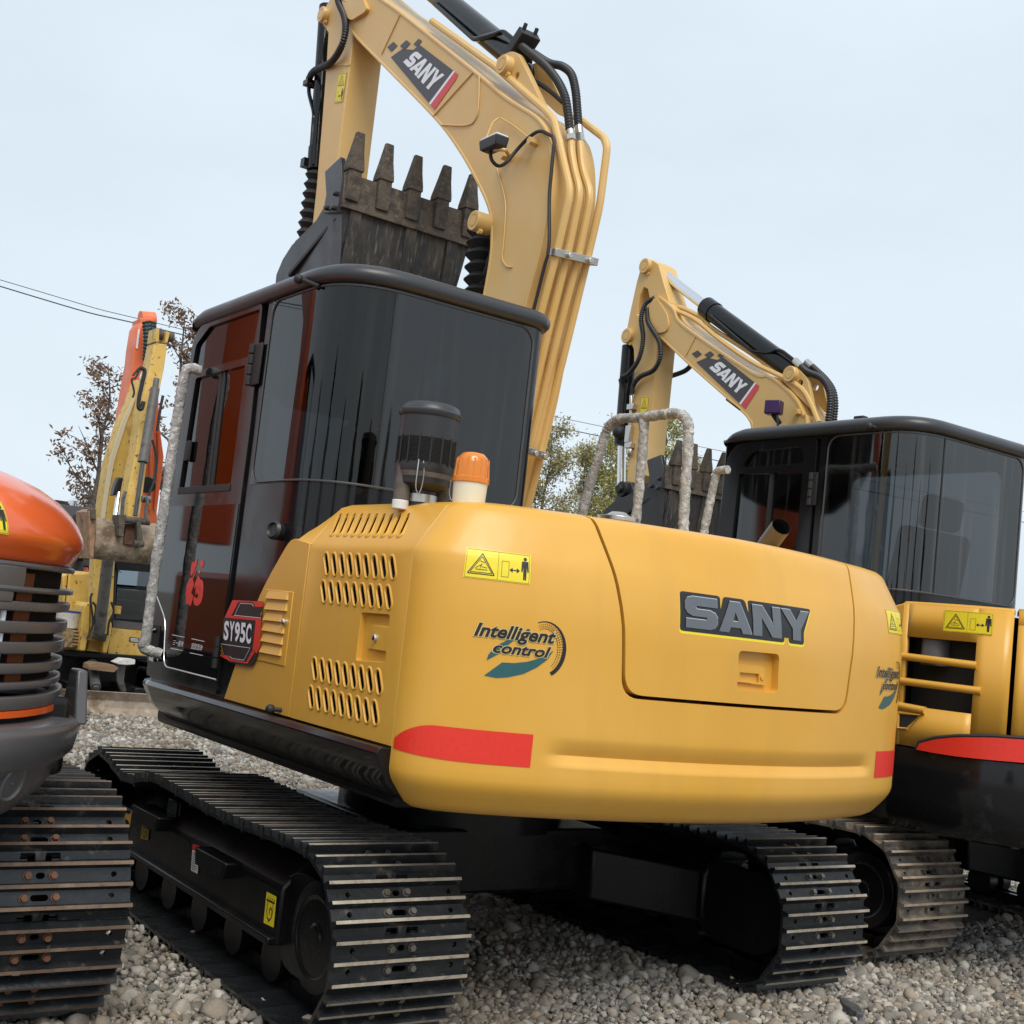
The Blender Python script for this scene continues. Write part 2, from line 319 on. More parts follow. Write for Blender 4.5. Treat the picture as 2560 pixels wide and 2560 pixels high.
def gravel_mesh(name, patches):
    V = []; Fc = []; Cc = []; o = 0
    for (x0, x1, y0, y1, step, sub, seed, keep) in patches:
        R = np.random.default_rng(seed); gx, gy = np.meshgrid(np.arange(x0, x1, step), np.arange(y0, y1, step))
        p = np.stack([gx.ravel(), gy.ravel(), np.zeros(gx.size)], -1); p[:, :2] += R.uniform(-0.55, 0.55, (len(p), 2))*step
        p = p[keep(p[:, 0], p[:, 1])] if keep else p
        s = step*np.exp(R.normal(-0.60, 0.40, len(p))); p[:, 2] = R.uniform(-0.012, 0.006, len(p))+s*0.15
        p[:, 2] += 0.014*np.sin(p[:, 0]*2.1+1)*np.sin(p[:, 1]*2.7)
        v, f, c = scatter(p, s, sub, seed+1); V.append(v); Fc.append(f+o); Cc.append(c); o += len(v)
    V = np.concatenate(V); Fc = np.concatenate(Fc); Cc = np.concatenate(Cc)
    me = bpy.data.meshes.new(name); me.vertices.add(len(V)); me.vertices.foreach_set('co', V.astype(np.float32).ravel())
    me.loops.add(Fc.size); me.loops.foreach_set('vertex_index', Fc.astype(np.int32).ravel())
    me.polygons.add(len(Fc)); me.polygons.foreach_set('loop_start', np.arange(0, Fc.size, 3, dtype=np.int32))
    me.update(calc_edges=True)
    at = me.attributes.new('tone', 'FLOAT', 'POINT'); at.data.foreach_set('value', Cc.astype(np.float32))
    m = bpy.data.materials.new('gravel_stone'); m.use_nodes = True; nt = m.node_tree; bs = nt.nodes['Principled BSDF']; bs.inputs['Roughness'].default_value = 0.9
    an = nt.nodes.new('ShaderNodeAttribute'); an.attribute_name = 'tone'; rp = nt.nodes.new('ShaderNodeValToRGB'); nt.links.new(an.outputs['Fac'], rp.inputs['Fac'])
    el = rp.color_ramp.elements; el[0].color = (0.16, 0.155, 0.15, 1); el[1].color = (0.60, 0.58, 0.53, 1)
    for pos, c in ((0.2, (0.24, 0.23, 0.21)), (0.45, (0.33, 0.31, 0.275)), (0.62, (0.36, 0.30, 0.235)), (0.72, (0.42, 0.405, 0.375)), (0.9, (0.50, 0.48, 0.43))):
        e = el.new(pos); e.color = (*c, 1)
    tc = nt.nodes.new('ShaderNodeTexCoord'); nz = nt.nodes.new('ShaderNodeTexNoise'); nz.inputs['Scale'].default_value = 150; nz.inputs['Detail'].default_value = 4
    nt.links.new(tc.outputs['Object'], nz.inputs['Vector']); mx = nt.nodes.new('ShaderNodeMixRGB'); mx.blend_type = 'MULTIPLY'; mx.inputs['Fac'].default_value = 0.55
    nt.links.new(rp.outputs['Color'], mx.inputs['Color1']); nt.links.new(nz.outputs['Fac'], mx.inputs['Color2'])
    n2 = nt.nodes.new('ShaderNodeTexNoise'); n2.inputs['Scale'].default_value = 1.6; n2.inputs['Detail'].default_value = 6; nt.links.new(tc.outputs['Object'], n2.inputs['Vector']); r2 = nt.nodes.new('ShaderNodeMapRange'); r2.inputs['From Min'].default_value = 0.35; r2.inputs['From Max'].default_value = 0.68; nt.links.new(n2.outputs['Fac'], r2.inputs['Value'])
    gm = nt.nodes.new('ShaderNodeMixRGB'); gm.blend_type = 'ADD'; gm.inputs['Fac'].default_value = 0.22; nt.links.new(mx.outputs['Color'], gm.inputs['Color1']); nt.links.new(rp.outputs['Color'], gm.inputs['Color2'])
    g2 = nt.nodes.new('ShaderNodeMixRGB'); g2.blend_type = 'MULTIPLY'; g2.inputs['Color2'].default_value = (0.66, 0.58, 0.49, 1); nt.links.new(r2.outputs['Result'], g2.inputs['Fac']); nt.links.new(gm.outputs['Color'], g2.inputs['Color1']); nt.links.new(g2.outputs['Color'], bs.inputs['Base Color']); bp = nt.nodes.new('ShaderNodeBump'); bp.inputs['Strength'].default_value = 0.5; bp.inputs['Distance'].default_value = 0.004
    nt.links.new(nz.outputs['Fac'], bp.inputs['Height']); nt.links.new(bp.outputs['Normal'], bs.inputs['Normal'])
    me.materials.append(m); o = bpy.data.objects.new(name, me); COL.objects.link(o); return o
near = lambda x, y: (y < 3.2-0.2*(x+2)) & ((x+4.35)*0.82-(y-2.885)*0.572 > 2.3)
far = lambda x, y: (y < 1.9+0.12*(x-1)) & (y > -2.6)
GR = gravel_mesh('gravel', [(-2.3, -0.4, -3.6, 2.0, 0.026, 2, 3, near), (-2.3, -0.4, -3.6, 2.0, 0.021, 1, 4, near),
                            (-0.4, 1.3, -2.2, 1.7, 0.03, 1, 5, None), (-2.2, 1.0, -6.2, -3.6, 0.032, 1, 6, None), (-1.1, -0.4, -6.2, -3.6, 0.03, 1, 16, None),
                            (1.3, 9.0, -2.6, 2.6, 0.034, 1, 8, far)])
tag(GR, 'grey and tan crushed stone spread under the parked excavators', 'gravel', kind='stuff')
# ---------------------------------------------------------------- crawler tracks
def make_shoe_mesh(name, width, tipmat, boltmat, spacing=0.058, base=None):
    hw = width/2; b = B(); sp = spacing
    prof = [(-sp-0.010, -0.006), (-sp-0.010, 0.012), (-sp-0.005, 0.030), (-sp+0.005, 0.030), (-sp+0.011, 0.006),
            (-0.011, 0.006), (-0.005, 0.028), (0.005, 0.028), (0.011, 0.006), (sp-0.011, 0.006), (sp-0.005, 0.030), (sp+0.005, 0.030), (sp+0.011, 0.008), (sp+0.030, -0.006), (sp+0.030, -0.014), (sp+0.008, -0.006)]
    b.prism(prof, 1, -hw, hw)
    me = b.mesh(name, [base or SHOE, tipmat, boltmat]); o = bpy.data.objects.new('t', me); COL.objects.link(o)
    c = B()
    for u in (-sp/2, sp/2):
        off = 0.012 if u < 0 else 0.006
        for y in (-hw*0.76, hw*0.76): c.cyl((u, y+off, -0.05), (u, y+off, 0.05), 0.0085, 12)
        c.prism(slot2(u, -0.016 if u > 0 else -0.004, u, 0.016 if u > 0 else 0.004, 0.0085), 2, -0.05, 0.05)
    for y in (-0.034, 0.034):                                      # notches at the trailing lip that show the chain links
        c.prism([(sp+0.014, y-0.019), (sp+0.06, y-0.026), (sp+0.06, y+0.026), (sp+0.014, y+0.019)], 2, -0.05, 0.05)
    co = c.build('c', SHOE); boolean(o, co); drop(co)
    me = o.data; bpy.data.objects.remove(o)
    for p in me.polygons:
        if p.normal.z > 0.9 and p.center.z > 0.0265: p.material_index = 1
    b = B()
    for u in (-sp/2, sp/2):
        for y in (-0.042, 0.042):
            yy = y*(1.0 if u > 0 else 0.82)
            b.cyl((u, yy, 0.004), (u, yy, 0.0085), 0.0125, 14); b.cyl((u, yy, 0.008), (u, yy, 0.019), 0.0098, 6)
    bm = bmesh.new(); bm.from_mesh(me); bm2 = b.mesh('bb', [boltmat]); n0 = len(bm.faces); bm.from_mesh(bm2); bm.faces.ensure_lookup_table()
    for f in bm.faces[n0:]: f.material_index = 2
    bm.to_mesh(me); bm.free(); bpy.data.meshes.remove(bm2)
    return me
def track_path(xr, xf, zr, R, top_sag, zf=None, base=0.030):
    """closed path of the shoe base plane: list of (x,z); xr, xf are the axle positions, R the radius of the path, zr axle height"""
    zf = zr if zf is None else zf; pts = []
    for i in range(21): pts.append((xr+(xf-xr)*i/20, base))
    for i in range(1, 24): a = -PI/2+PI*i/24; pts.append((xf+R*math.cos(a), zf+R*math.sin(a)))
    for i in range(0, 25):
        t = i/24; pts.append((xf+(xr-xf)*t, zr+R+top_sag(t)))
    for i in range(1, 24): a = PI/2+PI*i/24; pts.append((xr+R*math.cos(a), zr+R*math.sin(a)))
    return pts
def resample(pts, n):
    P = [Vector((p[0], 0, p[1])) for p in pts]; P.append(P[0]); L = [0]
    for a, c in zip(P, P[1:]): L.append(L[-1]+(c-a).length)
    out = []; tot = L[-1]; j = 0
    for i in range(n):
        s = tot*(i+0.35)/n
        while L[j+1] < s: j += 1
        out.append((P[j].lerp(P[j+1], (s-L[j])/(L[j+1]-L[j])), s))
    def at(s):
        s %= tot; j = 0
        while L[j+1] < s: j += 1
        return P[j].lerp(P[j+1], (s-L[j])/(L[j+1]-L[j]))
    return [(p, (at(s+0.07)-at(s-0.07)).normalized()) for p, s in out], tot
def make_track(root, name, y, path, n, shoe, hide=None):
    res, tot = resample(path, n); pitch = tot/n; b = B()
    for p, t in res:
        nr = Vector((t.z, 0, -t.x)); rot = Matrix(((t.x, 0, nr.x), (0, -1, 0), (t.z, 0, nr.z)))
        for s in (-1, 1): b.box(p+Vector((0, y+s*0.048, 0))-nr*0.034, (pitch*0.96, 0.03, 0.052), 0, rot)
    tr = b.build(name, SAT, root)
    for p, t in res:
        nr = Vector((t.z, 0, -t.x)); o = bpy.data.objects.new('track_shoe', shoe); COL.objects.link(o); o.parent = tr
        off = Vector(root.location)
        o.matrix_local = Matrix(((t.x, 0, nr.x, p.x-off.x), (0, -1, 0, y-off.y), (t.z, 0, nr.z, p.z-off.z), (0, 0, 0, 1)))
    return tr
# ---------------------------------------------------------------- print and lettering (thin sheets on real surfaces)
class Decal:
    """P(u, v, lift) maps sheet coordinates to a point a little above the surface"""
    def __init__(s, P, lift=0.0025, step=0.0011, maxlen=None): s.P = P; s.b = B(); s.l = lift; s.d = step; s.ml = maxlen
    def tri(s, v, f, m, lvl):
        if s.ml:                                              # cut long triangles so the print follows the curve
            todo = [[tuple(v[i]) for i in (q[0], q[k], q[k+1])] for q in f for k in range(1, len(q)-1)]; vv = []
            while todo:
                t = todo.pop(); e = [math.dist(t[i], t[(i+1) % 3]) for i in range(3)]; k = e.index(max(e))
                if e[k] > s.ml:
                    a, c, o = t[k], t[(k+1) % 3], t[(k+2) % 3]; mid = ((a[0]+c[0])/2, (a[1]+c[1])/2); todo += [[a, mid, o], [mid, c, o]]
                else: vv += t
            v = vv; f = [(3*i, 3*i+1, 3*i+2) for i in range(len(vv)//3)]
        s.b.add([s.P(q[0], q[1], s.l+lvl*s.d) for q in v], f, m); return s
    def poly(s, pts, m, lvl=0, holes=()):
        v, f = polytris(pts, holes); return s.tri(v, f, m, lvl)
    def rect(s, u0, v0, u1, v1, m, lvl=0, n=1):
        v = []; f = []
        for i in range(n+1): v += [(u0+(u1-u0)*i/n, v0), (u0+(u1-u0)*i/n, v1)]
        for i in range(n): f.append((2*i, 2*i+2, 2*i+3, 2*i+1))
        return s.tri(v, f, m, lvl)
    def line(s, a, b, w, m, lvl=1):
        a = Vector(a); b = Vector(b); d = (b-a).normalized(); p = Vector((-d.y, d.x))*w/2
        return s.poly([a-p, b-p, b+p, a+p], m, lvl)
    def path(s, pts, w, m, lvl=1):
        for a, b in zip(pts, pts[1:]): s.line(a, b, w, m, lvl)
        return s
    def text(s, body, u0, v0, u1, v1, m, lvl=1, shear=0.0, bold=0.0, map2=None):
        v, f = text_mesh(body, shear, bold)
        q = [(u0+(u1-u0)*p[0], v0+(v1-v0)*p[1]) for p in v]
        if map2: q = [map2(*p) for p in q]
        return s.tri(q, f, m, lvl)
    def build(s, name, mats, parent): return s.b.build(name, mats, parent, smooth=None)
GLY = {'S': (0.97, [(0.22, 1), (0.97, 1), (0.97, 0.71), (0.36, 0.71), (0.32, 0.66), (0.36, 0.61), (0.74, 0.61), (0.90, 0.54), (0.97, 0.40), (0.97, 0.18), (0.90, 0.06), (0.76, 0), (0.03, 0), (0.03, 0.29), (0.62, 0.29), (0.66, 0.335), (0.62, 0.38), (0.22, 0.38), (0.07, 0.46), (0, 0.6), (0, 0.82), (0.07, 0.94)], []),
       'A': (1.02, [(-0.02, 0), (0.34, 1), (0.68, 1), (1.04, 0), (0.73, 0), (0.67, 0.17), (0.35, 0.17), (0.29, 0)], [[(0.42, 0.37), (0.60, 0.37), (0.51, 0.66)]]),
       'N': (1.0, [(0, 0), (0, 1), (0.36, 1), (0.70, 0.42), (0.70, 1), (1, 1), (1, 0), (0.66, 0), (0.30, 0.6), (0.30, 0)], []),
       'Y': (1.03, [(-0.03, 1), (0.31, 1), (0.52, 0.64), (0.73, 1), (1.06, 1), (0.68, 0.38), (0.68, 0), (0.36, 0), (0.36, 0.38)], [])}
def brand(d, M, m, lvl, gap=0.06, grow=0.0):
    """brand letters; M maps letter space (0..W, 0..1) to sheet coordinates"""
    x = 0.0
    for ch in 'SANY':
        w, pol, holes = GLY[ch]; d.poly([M(x+q[0], q[1]) for q in pol], m, lvl, [[M(x+q[0], q[1]) for q in h] for h in holes]); x += w+gap
BRAND_W = sum(GLY[c][0] for c in 'SANY')+3*0.06
def brand_band(M4):
    """grey band with three squares, white letters and a white and a red bar; M4(a, b): a along 0..1, b across 0..1"""
    def draw(d):
        band = [(0.16, 0.0), (0.90, 0.0), (0.90, 1.0), (0.27, 1.0), (0.27, 0.74), (0.16, 0.50)]
        d.poly([M4(*q) for q in band], 0)
        for a, b, s in ((0.05, 0.30, 0.085), (0.135, 0.68, 0.085), (0.225, 1.02, 0.07)):
            d.poly([M4(a-s/2+0.012, b-s*1.9), M4(a+s/2+0.012, b-s*1.9), M4(a+s/2-0.012, b+s*1.9), M4(a-s/2-0.012, b+s*1.9)], 0)
        d.poly([M4(0.90, 0), M4(0.925, 0), M4(0.925, 1), M4(0.90, 1)], 1); d.poly([M4(0.925, 0), M4(1.0, 0), M4(1.0, 0.88), M4(0.985, 1), M4(0.925, 1)], 2)
        brand(d, lambda u, v: M4(0.31+0.53*u/BRAND_W, 0.22+0.56*v), 1, 1)
    return draw
def warning(d, u0, v0, u1, v1, n=1, vertical=False):
    """crush-hazard sticker: materials 0 yellow, 1 black"""
    W = u1-u0; H = v1-v0; M = lambda a, b: (u0+a*W, v0+b*H)
    d.rect(u0, v0, u1, v1, 0, 0, n); t = 0.012*abs(H)
    if vertical: TA = lambda a, b: M(0.08+0.84*a, 0.52+0.44*b); RA = lambda a, b: M(0.08+0.84*a, 0.04+0.44*b); S = abs(H)*0.45
    else: TA = lambda a, b: M(0.03+0.45*a, 0.08+0.84*b); RA = lambda a, b: M(0.52+0.45*a, 0.08+0.84*b); S = abs(H)
    for a, b in ((M(0.02, 0.03), M(0.98, 0.03)), (M(0.98, 0.03), M(0.98, 0.97)), (M(0.98, 0.97), M(0.02, 0.97)), (M(0.02, 0.97), M(0.02, 0.03))): d.line(a, b, t*0.8, 1)
    if not vertical: d.line(M(0.5, 0.03), M(0.5, 0.97), t*0.8, 1)
    for k, w in ((0.0, 0.03), (0.09, 0.02)):
        p = [TA(0.06+k*0.9, 0.1+k*0.7), TA(0.94-k*0.9, 0.1+k*0.7), TA(0.5, 0.92-k*1.3)]
        for i in range(3): d.line(p[i], p[(i+1) % 3], w*S, 1)
    for pp in (((0.3, 0.28), (0.7, 0.28)), ((0.3, 0.33), (0.52, 0.5)), ((0.5, 0.5), (0.45, 0.33)), ((0.44, 0.62), (0.6, 0.56)), ((0.5, 0.4), (0.68, 0.36))): d.line(TA(*pp[0]), TA(*pp[1]), 0.02*S, 1)
    p = [RA(0.08, 0.1), RA(0.32, 0.1), RA(0.32, 0.72), RA(0.08, 0.72)]
    for i in range(4): d.line(p[i], p[(i+1) % 4], 0.012*S, 1)
    d.line(RA(0.38, 0.4), RA(0.66, 0.4), 0.035*S, 1); d.poly([RA(0.34, 0.4), RA(0.45, 0.5), RA(0.45, 0.3)], 1, 1); d.poly([RA(0.70, 0.4), RA(0.59, 0.5), RA(0.59, 0.3)], 1, 1)
    d.poly([RA(0.74, 0.38), RA(0.76, 0.8), RA(0.98, 0.8), RA(1.0, 0.38), RA(0.95, 0.38), RA(0.93, 0.62), RA(0.92, 0.06), RA(0.875, 0.06), RA(0.87, 0.4), RA(0.865, 0.06), RA(0.82, 0.06), RA(0.81, 0.62), RA(0.79, 0.38)], 1, 1)
    d.poly([RA(0.87+0.06*math.cos(a*PI/5), 0.89+0.075*math.sin(a*PI/5)) for a in range(10)], 1, 1)
def intelligent(d, u0, v0, W, H, sg=1):
    """swoosh logo with two words; materials 0 ink, 1 teal, 2 pale edge"""
    M = lambda a, b: (u0+a*W*sg, v0+b*H)
    def arcband(cx, cy, r0, r1, a0, a1, m, lvl, w0, w1):
        n = 16; o = []; i_ = []
        for k in range(n+1):
            t = k/n; a = math.radians(a0+(a1-a0)*t); w = w0+(w1-w0)*t
            o.append(M(cx+r0*math.cos(a), cy+r1*math.sin(a))); i_.append(M(cx+(r0-w)*math.cos(a), cy+(r1-w)*math.sin(a)))
        for k in range(n): d.poly([o[k], o[k+1], i_[k+1], i_[k]], m, lvl)
    arcband(0.75, 0.52, 0.25, 0.47, 112, -62, 0, 0, 0.012, 0.055)
    for ring, (rr0, rr1) in enumerate(((0.205, 0.415), (0.18, 0.38), (0.155, 0.345))):
        for k in range(26):
            a = math.radians(112-k*6.4); c = (0.75+rr0*math.cos(a), 0.52+rr1*math.sin(a)); s = 0.006+0.003*math.sin(k/25*PI)
            d.poly([M(c[0]-s, c[1]), M(c[0], c[1]-s*1.4), M(c[0]+s, c[1]), M(c[0], c[1]+s*1.4)], 0, 0)
    d.poly([M(*q) for q in ((0.15, 0.0), (0.32, 0.24), (0.45, 0.25), (0.58, 0.29), (0.72, 0.37), (0.80, 0.44), (0.86, 0.52), (0.80, 0.36), (0.70, 0.22), (0.56, 0.09), (0.40, 0.01), (0.28, -0.02))], 1, 0)
    d.poly([M(*q) for q in ((0.16, 0.25), (0.17, 0.34), (0.24, 0.5), (0.36, 0.62), (0.42, 0.62), (0.34, 0.5), (0.30, 0.4))], 1, 0)
    d.poly([M(*q) for q in ((0.48, 0.66), (0.55, 0.83), (0.58, 0.83), (0.57, 0.72))], 1, 0)
    for body, a0, a1, b0, b1 in (('Intelligent', 0.0, 0.87, 0.56, 0.85), ('control', 0.21, 0.83, 0.385, 0.57)):
        for lv, bold, m in ((1, 0.06, 2), (2, 0.03, 0)):
            g = 0.012 if m == 2 else 0
            d.text(body, *M(a0-g, b0-g), *M(a1+g, b1+g), m, lv, 0.28, bold)
# ================================================================ the excavator in the middle
SY = 1.06                                             # left side plane of the upper structure
EX = thing('crawler_excavator', 'yellow and black crawler excavator with orange beacon and SY95C badge on its side', 'excavator', (0, 0, 0))
ZA = zoom(500, 1200, 640); ZB = zoom(700, 1180, 640); ZC = zoom(340, 640, 640); ZD = zoom(160, 1780, 640); ZE = zoom(0, 1160, 640)
ZR = zoom(1700, 1300, 640); ZL = zoom(1100, 1300, 640); ZT = zoom(640, 0, 640); ZU = zoom(1100, 0, 640); ZV = zoom(1240, 640, 640); ZK = zoom(660, 0, 520); ZM = zoom(640, 320, 640)
def side(z, pts, y=SY): return [(q.x, q.z) for q in (hit(z(*p), 1, y) for p in pts)]

# ---- undercarriage
SHOE_A = make_shoe_mesh('track_shoe', 0.45, TIP, BOLT)
def sag(t):                                            # t from front (0) to rear (1): dips between idler, carrier roller and sprocket
    return -0.050*math.sin(PI*min(t/0.34, 1.0))**2 if t < 0.34 else -0.018*math.sin(PI*(t-0.34)/0.66)**2
PATH_A = track_path(-0.945, 0.985, 0.285, 0.255, sag)
def undercarriage(root, ox, oy, path, n, shoe, xr, xf, zr, R, hw, gauge, fy=0.155, dirt=SAT):
    for s, nm in ((1, 'track'), (-1, 'track')):
        yc = oy+s*gauge/2
        make_track(root, nm, yc, [(p[0]+ox, p[1]) for p in path], n, shoe)
        b = B(); x0, x1 = ox+xr, ox+xf
        # frame: box beam whose top slopes outwards, with a ledge along its foot
        sec = lambda yo, yi, zl, zu, zi: [(yo, zl), (yo, zu), (yi, zi), (-yi, zi), (-yo*0.9, zu), (-yo*0.9, zl)]
        f = sec(fy, 0.06, 0.195, 0.375, 0.475); rings = []
        for x, k in ((x0+0.235, 1.0), (x1-0.36, 1.0), (x1-0.10, 0.72)):
            rings.append([(x, yc+s*q[0], 0.195+(q[1]-0.195)*k) for q in f])
        b.loft(rings)
        fr = b.build('track_frame', dirt, root, bevel=0.012)
        b = B(); b.bx(x0+0.24, x1-0.30, yc+s*(fy-0.02), yc+s*(fy+0.025), 0.198, 0.224); b.build('frame_ledge', dirt, fr, bevel=0.006)
        for a, c, zt in ((x1-0.66, x1-0.46, 0.40), (x1-1.32, x1-1.14, 0.372)):
            b = B()
            b.prism([(a-0.03, zt-0.045), (c+0.03, zt-0.045), (c+0.05, zt+0.012), (a-0.05, zt+0.012)], 1, yc+s*(fy-0.06), yc+s*(fy+0.055)); b.build('step', dirt, fr, bevel=0.008)
        b = B(); b.prism(slot2(x0-0.02, zr, x0+0.16, zr, 0.155, 10), 1, yc-s*0.12, yc+s*(fy-0.03)); b.lathe([(0.0, 0), (0.165, 0), (0.165, 0.02), (0.12, 0.03), (0.115, 0.022), (0.04, 0.022), (0.035, 0.03), (0.0, 0.03)], (x0, yc+s*(fy-0.035), zr), (0, s, 0)); b.build('final_drive', SAT, root, bevel=0.008)
        b = B(); teeth = []
        for i in range(42):
            a = 2*PI*i/42; rr = R-0.03-(0.0 if i % 2 else 0.022); teeth.append((x0+rr*math.cos(a), zr+rr*math.sin(a)))
        b.prism(teeth, 1, yc-0.02, yc+0.02); b.build('sprocket', SAT, root)
        b = B(); b.lathe([(0.04, -0.07), (R-0.08, -0.07), (R-0.08, -0.025), (R-0.045, -0.02), (R-0.045, 0.02), (R-0.08, 0.025), (R-0.08, 0.07), (0.04, 0.07)], (x1, yc, zr), (0, 1, 0)); b.build('idler', SAT, root)
        b = B(); b.bx(x1-0.30, x1+0.08, yc+s*(fy-0.03), yc+s*fy, zr-0.13, zr+0.075); b.cyl((x1-0.02, yc+s*(fy-0.02), zr), (x1-0.02, yc+s*(fy+0.012), zr), 0.05); b.build('idler_guard', dirt, fr, bevel=0.02)
        for k in range(5):
            xx = x0+0.36+k*(x1-x0-0.68)/4; b = B(); b.lathe([(0.03, -0.10), (0.075, -0.10), (0.075, -0.03), (0.05, -0.025), (0.05, 0.025), (0.075, 0.03), (0.075, 0.10), (0.03, 0.10)], (xx, yc, 0.125), (0, 1, 0), 20); b.build('track_roller', SAT, root)
        b = B(); cx = x1-0.66; b.cyl((cx, yc-0.06, 0.46), (cx, yc+0.06, 0.46), 0.045); b.bx(cx-0.04, cx+0.04, yc-0.03, yc+0.03, 0.36, 0.46); b.build('carrier_roller', SAT, root)
        b = B(); b.bx(cx-0.02, cx+0.1, yc+s*(fy-0.06), yc+s*(fy-0.03), 0.30, 0.47); b.build('roller_bracket', SAT, fr, bevel=0.01)
    b = B(); b.bx(ox-0.42, ox+0.46, oy-0.48, oy+0.48, 0.26, 0.50)
    for sx in (-1, 1):
        for s in (-1, 1):
            b.loft([[(ox+sx*a, oy+s*y, z) for a, y, z in ((0.12, 0.36, 0.47), (0.50, 0.36, 0.44), (0.50, 0.36, 0.24), (0.12, 0.36, 0.27))], [(ox+sx*a, oy+s*y, z) for a, y, z in ((0.34, gauge/2-0.08, 0.40), (0.70, gauge/2-0.08, 0.38), (0.70, gauge/2-0.08, 0.17), (0.34, gauge/2-0.08, 0.19))]])
    b.build('carbody', SAT, root, bevel=0.012)
    b = B(); b.lathe([(0.46, 0.48), (0.46, 0.60), (0.42, 0.62), (0.42, 0.72), (0.0, 0.72)], (ox, oy, 0), n=48); b.build('slewing_ring', SAT, root)
undercarriage(EX, 0, 0, PATH_A, 36, SHOE_A, -0.945, 0.985, 0.285, 0.255, 0.225, 1.83)
# stickers on the near track frame
yf = 0.915+0.155
for pts, kind in (([(1513, 1590), (1590, 1627), (1612, 1393), (1537, 1355)], 'hook'), ([(585, 955), (640, 970), (652, 858), (598, 835)], 'hook'), ([(965, 1195), (1015, 1222), (1030, 1010), (978, 992)], 'text')):
    c = [hit(ZD(*p), 1, yf) for p in pts]
    P = lambda u, v, l, c=c: (c[0].lerp(c[1], u)).lerp(c[3].lerp(c[2], u), v)+Vector((0, 0.001+l, 0))
    d = Decal(P)
    if kind == 'hook':
        d.rect(0, 0, 1, 1, 0); d.line((0.1, 0.76), (0.9, 0.76), 0.05, 1)
        for k in range(4): d.line((0.18+k*0.2, 0.77), (0.3+k*0.2, 0.88), 0.03, 1)
        d.path([(0.25, 0.75), (0.22, 0.42), (0.32, 0.22), (0.55, 0.16), (0.72, 0.3), (0.72, 0.5), (0.55, 0.58), (0.45, 0.46), (0.55, 0.36)], 0.05, 1); d.path([(0.75, 0.75), (0.78, 0.4), (0.62, 0.2), (0.4, 0.1)], 0.035, 1)
        d.build('lifting_point_sticker', [DECY, INK], EX)
    else:
        d.rect(0, 0, 1, 0.76, 0); d.rect(0, 0.76, 1, 1, 1)
        for k in range(9): d.line((0.12, 0.08+k*0.075), (0.85-0.2*(k % 3 == 0), 0.08+k*0.075), 0.025, 2)
        d.build('instruction_sticker', [WHT, REDS, DECG], EX)
c = [hit(ZD(*p), 1, yf) for p in ((470, 770), (540, 805))]
d = Decal(lambda u, v, l: c[0].lerp(c[1], u)+Vector((0, 0.016+l, v*0.06)))
d.poly([(0, 0.0), (0.35, 0.42), (0.35, 0.2), (0.75, 0.2), (1, 0.5), (1, -0.5), (0.75, -0.2), (0.35, -0.2), (0.35, -0.42)], 0); d.build('direction_arrow', [YEL], EX)
# blade brackets in front of the near track
b = B()
end = [(q.x, q.z) for q in (hit(ZD(*p), 1, 1.16) for p in ((52, 720), (62, 455), (92, 450), (128, 560), (120, 760)))]
b.prism(end, 1, 1.15, 1.175); b.build('blade_end_plate', SAT, EX, bevel=0.004)
xb = 1.20
tri = [(q.y, q.z) for q in (hit(ZD(*p), 0, xb) for p in ((228, 445), (305, 270), (360, 255), (620, 440)))]
hl = [[(q.y+0.012*math.cos(a), q.z+0.012*math.sin(a)) for a in (0, 1, 2, 3, 4, 5)] for q in (hit(ZD(335, 363), 0, xb), hit(ZD(313, 425), 0, xb))]
b = B(); b.prism(tri, 0, xb, xb+0.02, hl); b.build('blade_wing', SAT, EX)
low = [(q.y, q.z) for q in (hit(ZD(*p), 0, xb-0.02) for p in ((205, 470), (520, 462), (520, 900), (180, 980), (185, 700)))]
b = B(); b.prism(low, 0, xb-0.04, xb-0.02)
for p in ((276, 568), (264, 655)):
    q = hit(ZD(*p), 0, xb-0.04); b.cyl((xb-0.052, q.y, q.z), (xb-0.03, q.y, q.z), 0.011, 6)
b.build('blade_bracket', SAT, EX, bevel=0.003)
q0 = hit(ZD(120, 462), 0, xb-0.05); q1 = hit(ZD(510, 460), 0, xb-0.05)
b = B(); b.bx(xb-0.09, xb-0.02, q1.y, q0.y, q0.z-0.012, q0.z); b.build('blade_shelf', SAT, EX)
q = [hit(ZD(*p), 1, 1.175) for p in ((62, 690), (82, 690), (82, 635), (62, 648))]
d = Decal(lambda u, v, l: Vector((q[0].x+(q[1].x-q[0].x)*u, 1.175+l, q[0].z+(q[3].z-q[0].z)*v)))
d.rect(0, 0, 1, 1, 0); d.poly([(0.2, 0), (0.45, 0), (0.8, 1), (0.55, 1)], 1, 1); d.build('hazard_sticker', [DECY, INK], EX)
b = B(); b.loft([[(x, y, z) for x, z in ((1.30, 0.02), (1.27, 0.12), (1.275, 0.25), (1.31, 0.36), (1.33, 0.36), (1.295, 0.25), (1.29, 0.12), (1.32, 0.02))] for y in (-1.14, 1.15)]); b.build('dozer_blade', SAT, EX, bevel=0.003)
b = B()
for s in (-1, 1): b.bx(0.4, 1.28, s*0.42-0.06, s*0.42+0.06, 0.20, 0.32)
b.build('blade_arm', SAT, EX, bevel=0.01)

